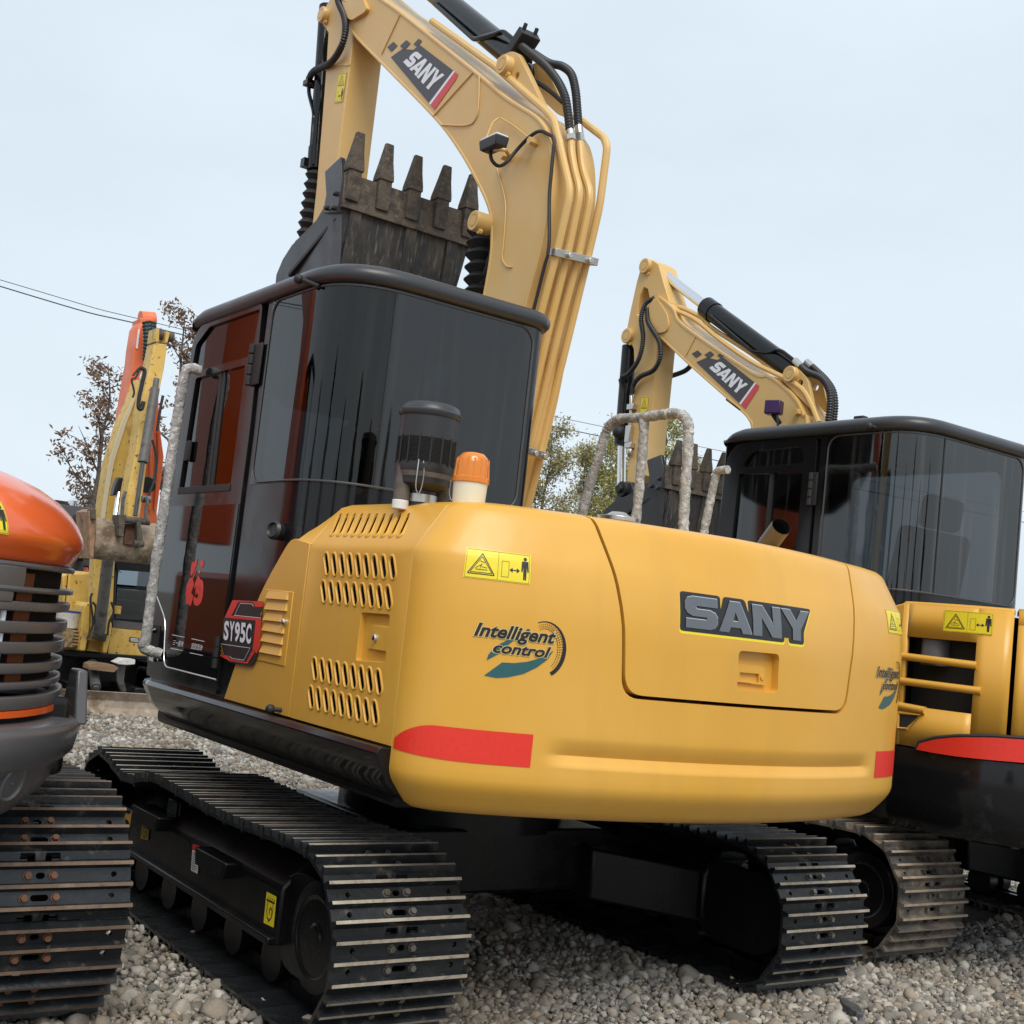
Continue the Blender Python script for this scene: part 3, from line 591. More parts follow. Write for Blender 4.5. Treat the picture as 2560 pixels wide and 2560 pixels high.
# ---- revolving frame and side skirt
b = B(); b.bx(-1.22, 0.78, -1.0, 1.0, 0.715, 0.89); b.build('revolving_frame', SAT, EX, bevel=0.02)
prof = [(SY-0.01, 0.893), (SY+0.035, 0.893), (SY+0.045, 0.875), (SY+0.03, 0.845), (SY+0.005, 0.80), (SY-0.06, 0.745), (SY-0.16, 0.715), (SY-0.3, 0.715), (SY-0.3, 0.893)]
def skirt(s, x0, x1):
    rings = []
    for x, sh, sz in ((x0, 0, 0), (x1-0.22, 0, 0), (x1-0.10, 0.02, 0.0), (x1-0.03, 0.07, 0.005), (x1, 0.14, 0.02)):
        rings.append([(x, s*(y-sh), z if z > 0.88 else z+sz) for y, z in prof])
    return B().loft(rings)
skirt(1, -1.262, 0.855).build('side_skirt', BLK, EX, smooth=50, bevel=0.006)
skirt(-1, -1.262, 0.855).build('side_skirt', BLK, EX, smooth=50, bevel=0.006)

# ---- counterweight: plan curve round the tail, insets up the height
def cw_plan(n=46):
    out = []
    for i in range(n+1):
        y = 0.80*i/n; out.append((-1.618+0.2*y*y, y, -1.0, 0.4*y))
    P0 = (-1.49, 0.80); P1 = (-1.41, SY); P2 = (-1.264, SY)
    for i in range(1, 17):
        t = i/16; out.append((P0[0]*(1-t)**2+2*P1[0]*t*(1-t)+P2[0]*t*t, P0[1]*(1-t)**2+2*P1[1]*t*(1-t)+P2[1]*t*t, 0, 0))
    res = []
    for i, p in enumerate(out):
        a = out[max(i-1, 0)]; c = out[min(i+1, len(out)-1)]; tx, ty = c[0]-a[0], c[1]-a[1]; l = math.hypot(tx, ty); res.append((p[0], p[1], -ty/l, tx/l))
    res[0] = (out[0][0], 0.0, -1.0, 0.0); res[-1] = (-1.264, SY, 0.0, 1.0)
    s = [0]
    for a, c in zip(res, res[1:]): s.append(s[-1]+math.hypot(c[0]-a[0], c[1]-a[1]))
    return res, s
CWP, CWS = cw_plan()
def lerp_tab(tab, z):
    for (a, va), (c, vc) in zip(tab, tab[1:]):
        if z <= c: t = max(0, (z-a)/(c-a)); return va+(vc-va)*t
    return tab[-1][1]
INS_B = [(0.732, 0.085), (0.745, 0.062), (0.77, 0.040), (0.80, 0.016), (0.82, 0.004), (0.84, 0.0)]
INS_R = [(1.30, 0.0), (1.36, 0.008), (1.42, 0.022), (1.48, 0.042), (1.54, 0.062), (1.59, 0.080), (1.612, 0.094), (1.625, 0.125)]
INS_S = [(1.452, 0.0), (1.47, 0.006), (1.600, 0.095), (1.616, 0.135), (1.625, 0.25)]
def cw_point(s, z, off=0.0, groove=True):
    sg = 1 if s >= 0 else -1; a = min(abs(s), CWS[-1]-1e-6); i = 0
    lo, hi = 0, len(CWS)-1
    while hi-lo > 1:
        m = (lo+hi)//2
        if CWS[m] <= a: lo = m
        else: hi = m
    t = (a-CWS[lo])/(CWS[hi]-CWS[lo]); p = [CWP[lo][k]+(CWP[hi][k]-CWP[lo][k])*t for k in range(4)]
    w = abs(p[3]); ins = lerp_tab(INS_B, z) if z < 0.84 else (1-w)*lerp_tab(INS_R, z)+w*lerp_tab(INS_S, z)
    if groove:
        e = max(0.0, min(1.0, (0.735-a)/0.10)); e = e*e*(3-2*e); g = 0.0
        if 0.89 < z < 0.975: g = (z-0.89)/0.032 if z < 0.922 else ((0.975-z)/0.053)**1.5
        ins += 0.020*e*max(0, min(1, g))
    ins -= off
    return Vector((p[0]-p[2]*ins, sg*(p[1]-p[3]*ins), z))
def cw_solid(name):
    zs = [0.732, 0.737, 0.745, 0.757, 0.77, 0.785, 0.80, 0.812, 0.825, 0.84, 0.865, 0.885]+[0.89+0.008*k for k in range(12)]+[1.0+0.05*k for k in range(7)]+[1.33, 1.36, 1.39, 1.42, 1.45, 1.465, 1.48, 1.50, 1.53, 1.56, 1.59, 1.602, 1.612, 1.619, 1.624, 1.625]
    ss = [-q for q in CWS[::-1]]+CWS[1:]
    rings = [[cw_point(s, z) for s in ss] for z in zs]
    return B().loft(rings).build(name, YEL, EX, smooth=40)
LIDP = [(0.486, 1.106), (0.505, 1.30), (0.532, 1.45), (0.570, 1.60), (0.60, 1.75)]
def lid_outline(g): # g grows the outline
    L = [(y+g, z) for y, z in LIDP]; pts = [(-y, z) for y, z in L[::-1]]+L; pts[4] = (pts[4][0], pts[4][1]-g); pts[5] = (pts[5][0], pts[5][1]-g)
    return fillet2(pts, [0, 0.1, 0.1, 0.1, 0.06, 0.06, 0.1, 0.1, 0.1, 0], 6)
CW = cw_solid('counterweight')
cut = B().prism(lid_outline(0.007), 0, -2.0, -1.40).build('c', YEL); boolean(CW, cut); drop(cut)
LID = cw_solid('engine_cover')
cut = B().prism(lid_outline(-0.004), 0, -2.0, -1.415).build('c', YEL); boolean(LID, cut, 'INTERSECT'); drop(cut)
# handle recess
rc = [hit(ZR(*p), 0, -1.60) for p in ((400, 1275), (705, 1305), (722, 1010), (415, 982))]
cut = B().prism(fillet2([(q.y, q.z) for q in rc], 0.018), 0, -1.7, -1.588).build('c', YEL); boolean(LID, cut); drop(cut)
md = LID.modifiers.new('bevel', 'BEVEL'); md.width = 0.006; md.segments = 3; md.limit_method = 'ANGLE'; md.angle_limit = math.radians(50)
md = CW.modifiers.new('bevel', 'BEVEL'); md.width = 0.005; md.segments = 2; md.limit_method = 'ANGLE'; md.angle_limit = math.radians(50)
hp = [hit(ZR(*p), 0, -1.60) for p in ((430, 1225), (650, 1250), (640, 1110), (425, 1085))]
gp = [hit(ZR(*p), 0, -1.60) for p in ((455, 1215), (600, 1228), (600, 1162), (455, 1150))]
b = B(); b.prism(fillet2([(q.y, q.z) for q in hp], 0.008), 0, -1.598, -1.58, [[(q.y, q.z) for q in gp]]); LH = b.build('latch', YEL, LID, bevel=0.002)
q = hit(ZR(622, 1188), 0, -1.60); b = B(); b.cyl((-1.602, q.y, q.z), (-1.59, q.y, q.z), 0.008); b.build('key_lock', YEL, LID)
# emblem with metal letters on the cover
e0 = hit(ZR(10, 870), 0, -1.612); e1 = hit(ZR(1020, 690), 0, -1.60)
ez0 = hit(ZR(20, 860), 0, -1.612).z; ez1 = hit(ZR(20, 520), 0, -1.612).z
ES = lambda u, v, l: cw_point(u, v, l, False)
d = Decal(ES, 0.001, 0.0022, 0.03)
eu0, eu1 = e0.y, e1.y; EW = eu1-eu0; EH = ez1-ez0
def em(u, v): return (eu0+EW*(0.035+0.93*u/BRAND_W), ez0+EH*(0.16+0.72*v)-0.0)
def grow_letters(m, lvl, g, dv=0.0):
    x = 0.0
    for ch in 'SANY':
        w, pol, holes = GLY[ch]; P = [Vector(q) for q in pol]; k = len(P); out = []
        area = sum(P[i].x*P[(i+1) % k].y-P[(i+1) % k].x*P[i].y for i in range(k)); sg = 1 if area > 0 else -1
        xs = [p.x for p in P]
        box = [(min(xs)-g, -g), (max(xs)+g, -g), (max(xs)+g, 1+g), (min(xs)-g, 1+g)]
        hull = {'S': box, 'N': box, 'A': [(-0.02-g, -g), (0.28-g, 1+g), (0.74+g, 1+g), (1.04+g, -g)], 'Y': [(-0.03-g, 1+g), (1.06+g, 1+g), (0.70+g, 0.30), (0.70+g, -g), (0.34-g, -g), (0.34-g, 0.30)]}[ch]
        d.poly([em(x+q[0], q[1]+dv) for q in fillet2(hull, 0.1, 3)], m, lvl); x += w+0.06
grow_letters(3, -0.3, 0.135, -0.07); grow_letters(0, 0, 0.12)
d.rect(*em(0.3, 0.05), *em(BRAND_W-0.5, 0.72), 0, 0.02, 8)
def em2(u, v): return (em(u, v)[0]-0.0016, em(u, v)[1]+0.0016)
brand(d, em2, 2, 0.6); brand(d, em, 1, 1.2)  # offset silver copy paints thin highlights along the letter edges
d.build('brand_emblem', [INK, METD, SILV, DECY], LID)
# print on the counterweight
w0 = CWS[-1]
def s_of_y(y): return math.copysign(next(CWS[i] for i in range(len(CWS)) if CWP[i][1] >= abs(y)-1e-6), y)
d = Decal(ES, 0.0015, 0.0009, 0.018); warning(d, s_of_y(0.965), 1.392, s_of_y(0.788), 1.477, 6); d.build('warning_sticker', [DECY, INK], CW)
d = Decal(ES, 0.0015, 0.0009, 0.018); warning(d, -s_of_y(0.788), 1.392, -s_of_y(0.965), 1.477, 6); d.build('warning_sticker', [DECY, INK], CW)
# red reflectors: rounded leading end on the near side, wrapped round the corner
def reflector(sg):
    d = Decal(ES, 0.0015, 0.0009, 0.018); s0 = CWS[-1]-0.012; s1 = s_of_y(0.742); n = 26; up = []; lo = []
    for i in range(n+1):
        t = i/n; s = s0+(s1-s0)*t; top = 0.975-0.052*max(0, 1-t/0.33)**2; bot = 0.883+0.012*max(0, 1-t/0.6)**2
        up.append((sg*s, top)); lo.append((sg*s, bot))
    for i in range(n): d.poly([lo[i], lo[i+1], up[i+1], up[i]], 0)
    d.build('red_reflector', [REDS], CW)
reflector(1); reflector(-1)
PALE = mat('pale_print_edge', (0.62, 0.50, 0.22), 0.45)
iL = hit(ZL(400, 905), 0, -1.52); iR = hit(ZL(1015, 880), 0, -1.545); it = hit(ZL(900, 770), 0, -1.53).z; ib = hit(ZL(600, 1205), 0, -1.53).z
d = Decal(ES, 0.0015, 0.0008, 0.025); intelligent(d, s_of_y(iL.y), ib, abs(s_of_y(iL.y)-s_of_y(iR.y)), it-ib, -1); d.build('slogan_decal', [INK, TEAL, PALE], CW)
d = Decal(ES, 0.0015, 0.0008, 0.025); intelligent(d, -s_of_y(0.695), ib, abs(s_of_y(iL.y)-s_of_y(iR.y)), it-ib, -1); d.build('slogan_decal', [INK, TEAL, PALE], CW)

# ---- engine hood: side panel with louvre slots, sloped shoulder, top
XH0, XH1 = -0.592, -1.258                              # hood panel between the two seams
SHO = (0.945, 1.612)                                  # inner top edge of the sloped shoulder (y, z)
def hood_panel(name, x0, x1, s):
    pr = [(SY, 0.897), (SY, 1.452), (SY-0.006, 1.47), (SHO[0]+0.02, SHO[1]-0.012), (SHO[0]-0.02, SHO[1]+0.004), (SHO[0]-0.3, SHO[1]+0.006), (SHO[0]-0.3, SHO[1]+0.002), (SHO[0]-0.022, SHO[1]), (SHO[0]+0.016, SHO[1]-0.015), (SY-0.010, 1.468), (SY-0.004, 1.451), (SY-0.004, 0.897)]
    return B().loft([[(x, s*y, z) for y, z in pr] for x in (x0, x1)]).build(name, YEL, EX, bevel=0.006)
HP = hood_panel('hood_side_panel', XH0-0.003, XH1-0.003, 1); HP.modifiers.clear()
rows = [(9, ((345, 618), (365, 770)), ((840, 640), (862, 803)), 0.0122), (9, ((322, 828), (342, 978)), ((808, 866), (832, 1028)), 0.0122),
        (9, ((254, 1408), (275, 1565)), ((734, 1497), (758, 1672)), 0.0122), (9, ((228, 1622), (247, 1778)), ((706, 1732), (731, 1903)), 0.0122)]
cutb = B(); rims = []
for n, (a0, a1), (c0, c1), w in rows:
    A0, A1, C0, C1 = (hit(ZB(*p), 1, SY) for p in (a0, a1, c0, c1))
    for i in range(n):
        t = i/(n-1); p = A0.lerp(C0, t); q = A1.lerp(C1, t); d_ = (q-p).normalized()*w
        p = p+d_; q = q-d_; cutb.prism(slot2(p.x, p.z, q.x, q.z, w), 1, SY-0.06, SY+0.05); rims.append((p, q, w))
# sloped row
sl0 = Vector((0, SY, 1.47)); sl1 = Vector((0, SHO[0], SHO[1])); sd = (sl1-sl0).normalized(); snrm = Vector((0, -sd.z, sd.y)) if False else Vector((0, sd.z, -sd.y))
def slope_hit(p):
    d_ = C_R*((p[0]-1280)/F_PX)+C_D*((p[1]-1280)/F_PX)+C_F; return CAM+d_*((sl0-CAM).dot(snrm)/d_.dot(snrm))
A0, A1, C0, C1 = (slope_hit(ZB(*p)) for p in ((460, 325), (398, 470), (975, 322), (903, 478)))
top_slots = []
for i in range(10):
    t = i/9; p = A0.lerp(C0, t); q = A1.lerp(C1, t); top_slots.append((p, q))
    u = (q-p).normalized(); wv = snrm.cross(u).normalized()*0.0085; ring = []
    for c_, sgn in ((q-u*0.0085, 1), (p+u*0.0085, -1)):
        for j in range(6): a = PI*j/5; ring.append(c_+(wv*math.cos(a)+u*0.0085*math.sin(a))*sgn)
    cutb.loft([[v-snrm*0.06 for v in ring], [v+snrm*0.06 for v in ring]])
co = cutb.build('c', YEL); boolean(HP, co); drop(co)
def rim(p, q, nrm, w, h):
    u = (q-p).normalized(); v = nrm.cross(u).normalized(); k = 7; rings = []
    for dw, dh in ((0.0, -0.003), (0.0003, 0.0), (0.0015, h), (0.003, h*1.05), (0.006, h*0.5), (0.009, -0.001)):
        ring = []
        for c_, sgn in ((q, 1), (p, -1)):
            for j in range(k): a = PI*j/(k-1); ring.append(c_+nrm*dh+(v*math.cos(a)+u*math.sin(a))*(w+dw)*sgn)
        rings.append(ring)
    return B().loft(rings, caps=False)
for p, q, w in rims: rim(p, q, Vector((0, 1, 0)), w, 0.0035).build('louvre_slot', YEL, HP, smooth=70)
for p, q in top_slots:
    u = (q-p).normalized(); rim(p+u*0.0085, q-u*0.0085, snrm, 0.0085, 0.0035).build('louvre_slot', YEL, HP, smooth=70)
# latch recess on the panel
c = side(ZB, ((572, 1420), (790, 1432), (828, 1078), (615, 1062)))
RCS = fillet2(c, 0.01); cut = B().prism(RCS, 1, SY-0.018, SY+0.1).build('c', YEL); boolean(HP, cut); drop(cut)
b = B(); b.prism(RCS, 1, SY-0.022, SY-0.018); b.loft([[(x, y, z) for x, z in RCS] for y in (SY-0.02, SY-0.001)], caps=False); b.build('latch_recess', YEL, HP, smooth=30)
md = HP.modifiers.new('bevel', 'BEVEL'); md.width = 0.005; md.segments = 2; md.limit_method = 'ANGLE'; md.angle_limit = math.radians(35)
c = side(ZB, ((635, 1330), (795, 1355), (815, 1165), (655, 1148))); b = B(); b.prism(c, 1, SY-0.03, SY-0.011); b.build('latch', YEL, HP, bevel=0.002)
c = side(ZB, ((690, 1338), (796, 1355), (812, 1168), (700, 1152))); b = B(); b.prism(c, 1, SY-0.012, SY-0.004); b.build('latch_paddle', YEL, HP, bevel=0.002)
q = hit(ZB(722, 1253), 1, SY-0.004); b = B(); b.lathe([(0.012, -0.004), (0.012, 0.004), (0.008, 0.009), (0.0, 0.010)], (q.x, SY-0.004, q.z), (0, 1, 0), 16); b.build('key_lock', CHR, HP)
# panel between cab and hood, cut along the cab's diagonal
dg_ = side(ZA, ((182, 1650), (440, 870), (690, 430), (830, 250)))
b = B(); pol = [(XH0+0.003, 0.897), dg_[0], dg_[1], dg_[2], (dg_[2][0]-0.03, 1.502), (XH0+0.003, 1.47)]
pol = [(XH0+0.003, 0.897), (dg_[0][0], 0.897), dg_[1], dg_[2], (XH0+0.003, 1.470)]
b.prism(fillet2(pol, [0, 0, 0.12, 0.05, 0]), 1, SY-0.03, SY+0.001); FP = b.build('front_side_panel', YEL, EX, bevel=0.006)
b = B(); b.loft([[(XH0+0.003, SY-0.001, 1.466), (XH0+0.003, SHO[0], SHO[1]-0.002), (XH0+0.003, SHO[0]-0.3, SHO[1]), (XH0+0.003, SHO[0]-0.3, SHO[1]-0.03), (XH0+0.003, SHO[0], SHO[1]-0.03), (XH0+0.003, SY-0.03, 1.46)],
                 [(dg_[2][0]+0.0, SY-0.001, 1.468), (XH0+0.05, SHO[0]-0.0, SHO[1]-0.012), (XH0+0.05, SHO[0]-0.3, SHO[1]-0.01), (XH0+0.05, SHO[0]-0.3, SHO[1]-0.04), (XH0+0.05, SHO[0], SHO[1]-0.04), (dg_[2][0], SY-0.03, 1.46)]])
b.build('shoulder_panel', YEL, EX, bevel=0.012)
hood_panel('hood_side_panel', XH0+0.45, XH1-0.003, -1)
b = B(); b.bx(-1.36, -0.60, -0.655, 0.655, 1.58, 1.6165); b.bx(-1.40, 0.2, -0.95, 0.9, 0.89, 1.05); b.bx(-0.6, 0.15, -0.95, -0.25, 1.5, 1.6165); b.build('hood_top', YEL, EX, bevel=0.004)
b = B(); b.bx(-1.22, -0.62, -0.95, 0.96, 0.95, 1.50); b.build('engine_block', INT, EX)
# small louvre door in the side panel
ld = side(zoom(540, 1460, 240), ((845, 1535), (1395, 1660), (1575, 160), (1010, 105)))
b = B(); b.prism(ld, 1, SY-0.02, SY+0.004); LD = b.build('louvre_door', YEL, EX, bevel=0.002)
ZG = zoom(540, 1460, 240)
for (a0, a1) in (((1035, 290), (1480, 325)), ((1010, 510), (1460, 550)), ((985, 725), (1355, 765)), ((962, 930), (1400, 1005)), ((938, 1145), (1370, 1225)), ((912, 1370), (1340, 1450))):
    p = hit(ZG(*a0), 1, SY); q = hit(ZG(*a1), 1, SY); h_ = 0.026
    b = B(); b.add([(p.x, SY+0.0045, p.z), (q.x, SY+0.0045, q.z), (q.x+0.006, SY+0.012, q.z), (p.x-0.006, SY+0.012, p.z), (q.x+0.008, SY+0.004, q.z+h_), (p.x-0.008, SY+0.004, p.z+h_)], [(0, 1, 2, 3), (3, 2, 4, 5), (1, 4, 2), (0, 3, 5), (0, 5, 4, 1)])
    b.build('louvre', YEL, LD, smooth=None)
q = hit(ZG(1415, 765), 1, SY); b = B(); b.lathe([(0.012, 0.0), (0.012, 0.008), (0.008, 0.013), (0.0, 0.014)], (q.x, SY+0.004, q.z), (0, 1, 0), 16); b.build('key_lock', CHR, LD)
# model badge across cab and panel
gq = [hit(ZG(*p), 1, SY) for p in ((150, 1440), (780, 1650), (1005, 360), (385, 330))]
def GP(x, y): q = hit(ZG(x, y), 1, SY); return (q.x, q.z)
d = Decal(lambda u, v, l: Vector((u, SY+l, v)), 0.010, 0.0012)
G = lambda pts: [GP(*p) for p in pts]
d.poly(G(((235, 650), (395, 325), (1010, 358), (1000, 470), (975, 640), (905, 1400), (775, 1650), (640, 1640), (330, 1580), (140, 1440), (200, 700))), 0)
d.poly(G(((245, 650), (390, 330), (1008, 362), (1002, 468), (855, 468), (800, 375), (510, 372), (370, 640))), 1, 1)
d.poly(G(((370, 640), (970, 700), (950, 1250), (880, 1400), (795, 1340), (860, 740), (235, 680), (240, 650))), 1, 1)
d.poly(G(((140, 1425), (290, 1440), (350, 1520), (670, 1575), (800, 1330), (850, 1360), (690, 1610), (330, 1550), (140, 1450))), 1, 1)
for a, c_, w in (((440, 635), (550, 395), 0.0016), ((550, 395), (790, 408), 0.0016), ((790, 408), (825, 455), 0.0024), ((430, 635), (970, 690), 0.0018), ((165, 1210), (750, 1295), 0.0016), ((750, 1295), (625, 1540), 0.0016), ((625, 1540), (380, 1500), 0.0016), ((380, 1500), (340, 1460), 0.0026)):
    d.line(GP(*a), GP(*c_), w, 2, 2)
for p in ((965, 620), (985, 590), (170, 1260), (185, 1310), (165, 1350), (195, 1355), (175, 1400), (210, 1400)):
    x_, z_ = GP(*p); d.poly([(x_-0.0015, z_-0.003), (x_+0.0015, z_-0.003), (x_+0.0015, z_+0.003), (x_-0.0015, z_+0.003)], 3, 2)
o = Vector(GP(205, 1130)); ux = Vector(GP(770, 1215))-o; vz = Vector(GP(230, 740))-o
for i, ch in enumerate('SY95C'):
    a0 = i*0.2+0.01; d.text(ch, a0, 0, a0+0.178, 1.0, 2, 2, 0, 0.035, map2=lambda u, v: tuple(o+ux*u+vz*v))
d.build('model_badge', [INK, REDS, WHT, DECY], EX)
# door stop on the skirt
p0 = hit(zoom(500, 1200, 640)(530, 1730), 1, SY+0.03); p1 = hit(zoom(500, 1200, 640)(620, 1735), 1, SY)
b = B(); b.cyl((p1.x, SY-0.005, p1.z), (p0.x, SY+0.03, p0.z), 0.007); b.sphere((p0.x, SY+0.03, p0.z), 0.017); b.build('door_stop', RUB, EX)
# ---------------------------------------------------------------- cab (same build on two machines)
def make_cab(root, ysd, xf, xr, wid, zlow, zb, zt, xd0, xd1, xq, yseam, gl, rl=0.235, interior=True, streak=None):
    dz = zt-2.375
    rect = [(xf, ysd), (xr, ysd), (xr, ysd-wid), (xf, ysd-wid)]
    per = fillet2(rect, [0.05, rl*1.12, 0.09, 0.06], 14); per = per[8:]+per[:8]
    P = [Vector(p) for p in per]+[Vector(per[0])]; L = [0]
    for a, c in zip(P, P[1:]): L.append(L[-1]+(c-a).length)
    tot = L[-1]
    def at(s, off=0.0):
        s %= tot; lo, hi = 0, len(L)-1
        while hi-lo > 1:
            m = (lo+hi)//2
            if L[m] <= s: lo = m
            else: hi = m
        p = P[lo].lerp(P[lo+1], (s-L[lo])/max(L[lo+1]-L[lo], 1e-9)); t = (P[lo+1]-P[lo]).normalized()
        n = Vector((-t.y, t.x)); c = Vector(((xf+xr)/2, ysd-wid/2))
        if n.dot(p-c) < 0: n = -n
        return p+n*off
    def find(test):
        s = 0
        while s < tot:
            if test(at(s)): return s
            s += 0.002
    s_d1 = find(lambda p: p.y > ysd-0.004 and p.x < xd1); s_d0 = find(lambda p: p.y > ysd-0.004 and p.x < xd0)
    s_q = find(lambda p: p.y > ysd-0.004 and p.x < xq); s_seam = find(lambda p: p.x < xr+0.01 and p.y < yseam)
    s_re = find(lambda p: p.x < xr+0.06 and p.y < ysd-wid+0.075)
    s_r0 = find(lambda p: p.y < ysd-wid+0.004 and p.x > xr+0.14); s_r1 = find(lambda p: p.y < ysd-wid+0.004 and p.x > xf-0.12)
    s_f0 = find(lambda p: p.x > xf-0.004 and p.y > ysd-wid+0.08 and p.y < ysd-wid+0.2); s_f1 = find(lambda p: p.x > xf-0.004 and p.y > ysd-0.085)
    wins = [(s_q, s_re, zb, zt, 0.07), (s_r0, s_r1, zb-0.3, zt-0.04, 0.06), (s_f0, s_f1, zlow+0.12, zt-0.03, 0.05)]
    def opening(s):
        for a, c, z0, z1, r in wins:
            if a <= s <= c:
                e = min(s-a, c-s); q = r-math.sqrt(max(0, r*r-(r-min(e, r))**2)); return z0+q, z1-q
        if s_d1 <= s <= s_d0: return zlow+0.02, zt+0.012
        return (2.0+dz, 2.0+dz)
    ss = sorted(set([tot*i/230 for i in range(231)]+[v+e for a, c, *_ in wins+[(s_d1, s_d0)] for v, e in ((a, -0.0005), (a, 0.0), (c, 0.0), (c, 0.0005))]+[a+r*(1-math.cos(k*PI/16)) for a, c, _, _, r in wins for k in range(8)]+[c-r*(1-math.cos(k*PI/16)) for a, c, _, _, r in wins for k in range(8)]))
    b = B(); ztop = zt+0.03
    for off in (0.0, -0.035):
        low = []; 
        cols = []
        for s in ss:
            p = at(s, off); a, c = opening(s); cols.append([(p.x, p.y, zlow), (p.x, p.y, a), (p.x, p.y, c), (p.x, p.y, ztop)])
        n = len(cols); v = [q for col in cols for q in col]; f = []
        for i in range(n-1):
            f += [(4*i, 4*i+4, 4*i+5, 4*i+1), (4*i+2, 4*i+6, 4*i+7, 4*i+3)]
        b.add(v, f)
    m = len(ss)*4
    for i in range(len(ss)-1):
        for k in (1, 2): b.f.append((4*i+k, 4*i+4+k, m+4*i+4+k, m+4*i+k)); b.m.append(0)
    body = b.build('cab_body', BLK, root, smooth=40)
    # roof cap with rolled edge
    b = B(); rings = []
    for off, z in ((-0.01, zt+0.006), (0.016, zt+0.008), (0.026, zt+0.018), (0.030, zt+0.034), (0.028, zt+0.048), (0.016, zt+0.064), (-0.012, zt+0.077), (-0.06, zt+0.084), (-0.2, zt+0.088)):
        ring = []
        for i in range(120):
            s = tot*i/120; p = at(s, off); fr = max(0, (p.x-(xf-0.16))/0.16); ring.append((p.x-0.05*fr*(z-zt)/0.08, p.y, z-0.035*fr*fr*(z > zt+0.02)))
        rings.append(ring)
    b.loft(rings); b.build('cab_roof', ROOF, root, smooth=60)
    # bonded glass over the openings
    def pane(name, s0, s1, z0, z1, m, off=0.003, parent=body, r=0.06):
        b = B(); n = max(4, int((s1-s0)/0.02)); v = []; f = []
        for i in range(n+1):
            s = s0+(s1-s0)*i/n; p = at(s, off); e = min(s-s0, s1-s); q = r-math.sqrt(max(0, r*r-(r-min(e, r))**2)) if r else 0; v += [(p.x, p.y, z0+q), (p.x, p.y, z1-q)]
        f = [(2*i, 2*i+2, 2*i+3, 2*i+1) for i in range(n)]; b.add(v, f); return b.build(name, m, parent, smooth=60)
    pane('corner_window', s_q-0.012, s_seam-0.002, zb-0.012, zt+0.004, gl, r=0)
    pane('rear_window', s_seam+0.002, s_re+0.012, zb-0.012, zt+0.004, streak or gl, r=0)
    pane('right_window', s_r0-0.01, s_r1+0.01, zb-0.31, zt-0.03, gl); pane('windscreen', s_f0-0.01, s_f1+0.01, zlow+0.11, zt-0.02, gl)
    lp_ = []; zl, zh, rr = zb-0.006, zt-0.002, 0.065; n = 60
    def edge(s): e = min(s-s_q, s_re-s); return rr-math.sqrt(max(0, rr*rr-(rr-min(max(e, 0), rr))**2))
    sv = sorted([s_q+(s_re-s_q)*i/n for i in range(n+1)]+[s_q+rr*(1-math.cos(k*PI/12)) for k in range(1, 6)]+[s_re-rr*(1-math.cos(k*PI/12)) for k in range(1, 6)])
    for s in sv: p = at(s, 0.004); lp_.append((p.x, p.y, zl+edge(s)))
    for s in sv[::-1]: p = at(s, 0.004); lp_.append((p.x, p.y, zh-edge(s)))
    b = B(); b.tube(lp_+[lp_[0], lp_[1]], 0.0045, 6); b.build('window_seal', mat('seal_rubber', (0.05, 0.05, 0.052), 0.5), body, smooth=60)
    p = at(s_seam, 0.002); b = B(); b.bx(p.x-0.004, p.x+0.002, p.y-0.004, p.y+0.004, zb-0.012, zt+0.004); b.build('window_seal', RUB, body)
    if interior:
        b = B(); xs = (xf+xr)/2-0.12; yc = ysd-wid/2
        b.box((xs, yc, zlow+0.42), (0.46, 0.46, 0.12)); b.box((xs-0.25, yc, zlow+0.75), (0.12, 0.44, 0.60), 0, Matrix.Rotation(-0.16, 3, 'Y')); b.box((xs-0.32, yc, zlow+1.13), (0.08, 0.26, 0.16), 0, Matrix.Rotation(-0.16, 3, 'Y'))
        b.bx(xs-0.1, xs+0.3, yc-0.36, yc-0.28, zlow+0.3, zlow+0.68); b.bx(xs-0.1, xs+0.3, yc+0.28, yc+0.36, zlow+0.3, zlow+0.66); b.bx(xs-0.1, xs+0.1, yc-0.2, yc+0.2, zlow+0.02, zlow+0.4)
        b.build('driver_seat', INT, root, bevel=0.03)
        b = B(); b.bx(xr+0.04, xf-0.04, ysd-wid+0.04, ysd-0.04, zlow, zlow+0.03); b.bx(xf-0.12, xf-0.07, ysd-wid+0.1, ysd-wid+0.35, zlow+0.2, zlow+0.8); b.bx(xr+0.04, xr+0.16, ysd-wid+0.05, ysd-0.06, zlow, zlow+0.62); b.build('cab_floor', INT, root)
    return body
YC_TOP = 2.375
CABM = make_cab(EX, SY-0.006, 0.795, -0.60, 0.865, 0.885, 1.695, YC_TOP, 0.022, 0.782, -0.032, 0.853, GLS, streak=glass('rear_tint_glass', (0.035, 0.037, 0.04), 0.06, 1.78, streak=0.05))
def cab_door(root, ysd, outline, radii, holes, panes, lowpanel, hinge, sgn=1):
    b = B(); b.prism(fillet2(outline, radii, 6), 1, ysd-0.035, ysd+0.004, [fillet2(h, 0.018) for h in holes]); D = b.build('door', BLK, root, bevel=0.003)
    for nm, pol in panes:
        b = B(); b.prism(pol, 1, ysd-0.012, ysd-0.008); b.build(nm, GLS, D)
    if lowpanel:
        b = B(); b.prism(lowpanel, 1, ysd+0.0025, ysd+0.0065); b.build('lower_glass', BGLS, D, bevel=0.001)
    return D
ol = [(0.027, 0.905), (0.782, 0.905), (0.775, 1.6), (0.760, 2.33), (0.68, 2.383), (0.060, 2.383), (0.045, 2.2), (0.027, 1.9)]
up = side(ZC, ((560, 510), (955, 372), (905, 770), (425, 890))); up = [(up[0][0]-0.01, 2.362), (0.075, 2.362), (0.105, 2.182), (0.728, 2.182), (0.715, 2.30)]
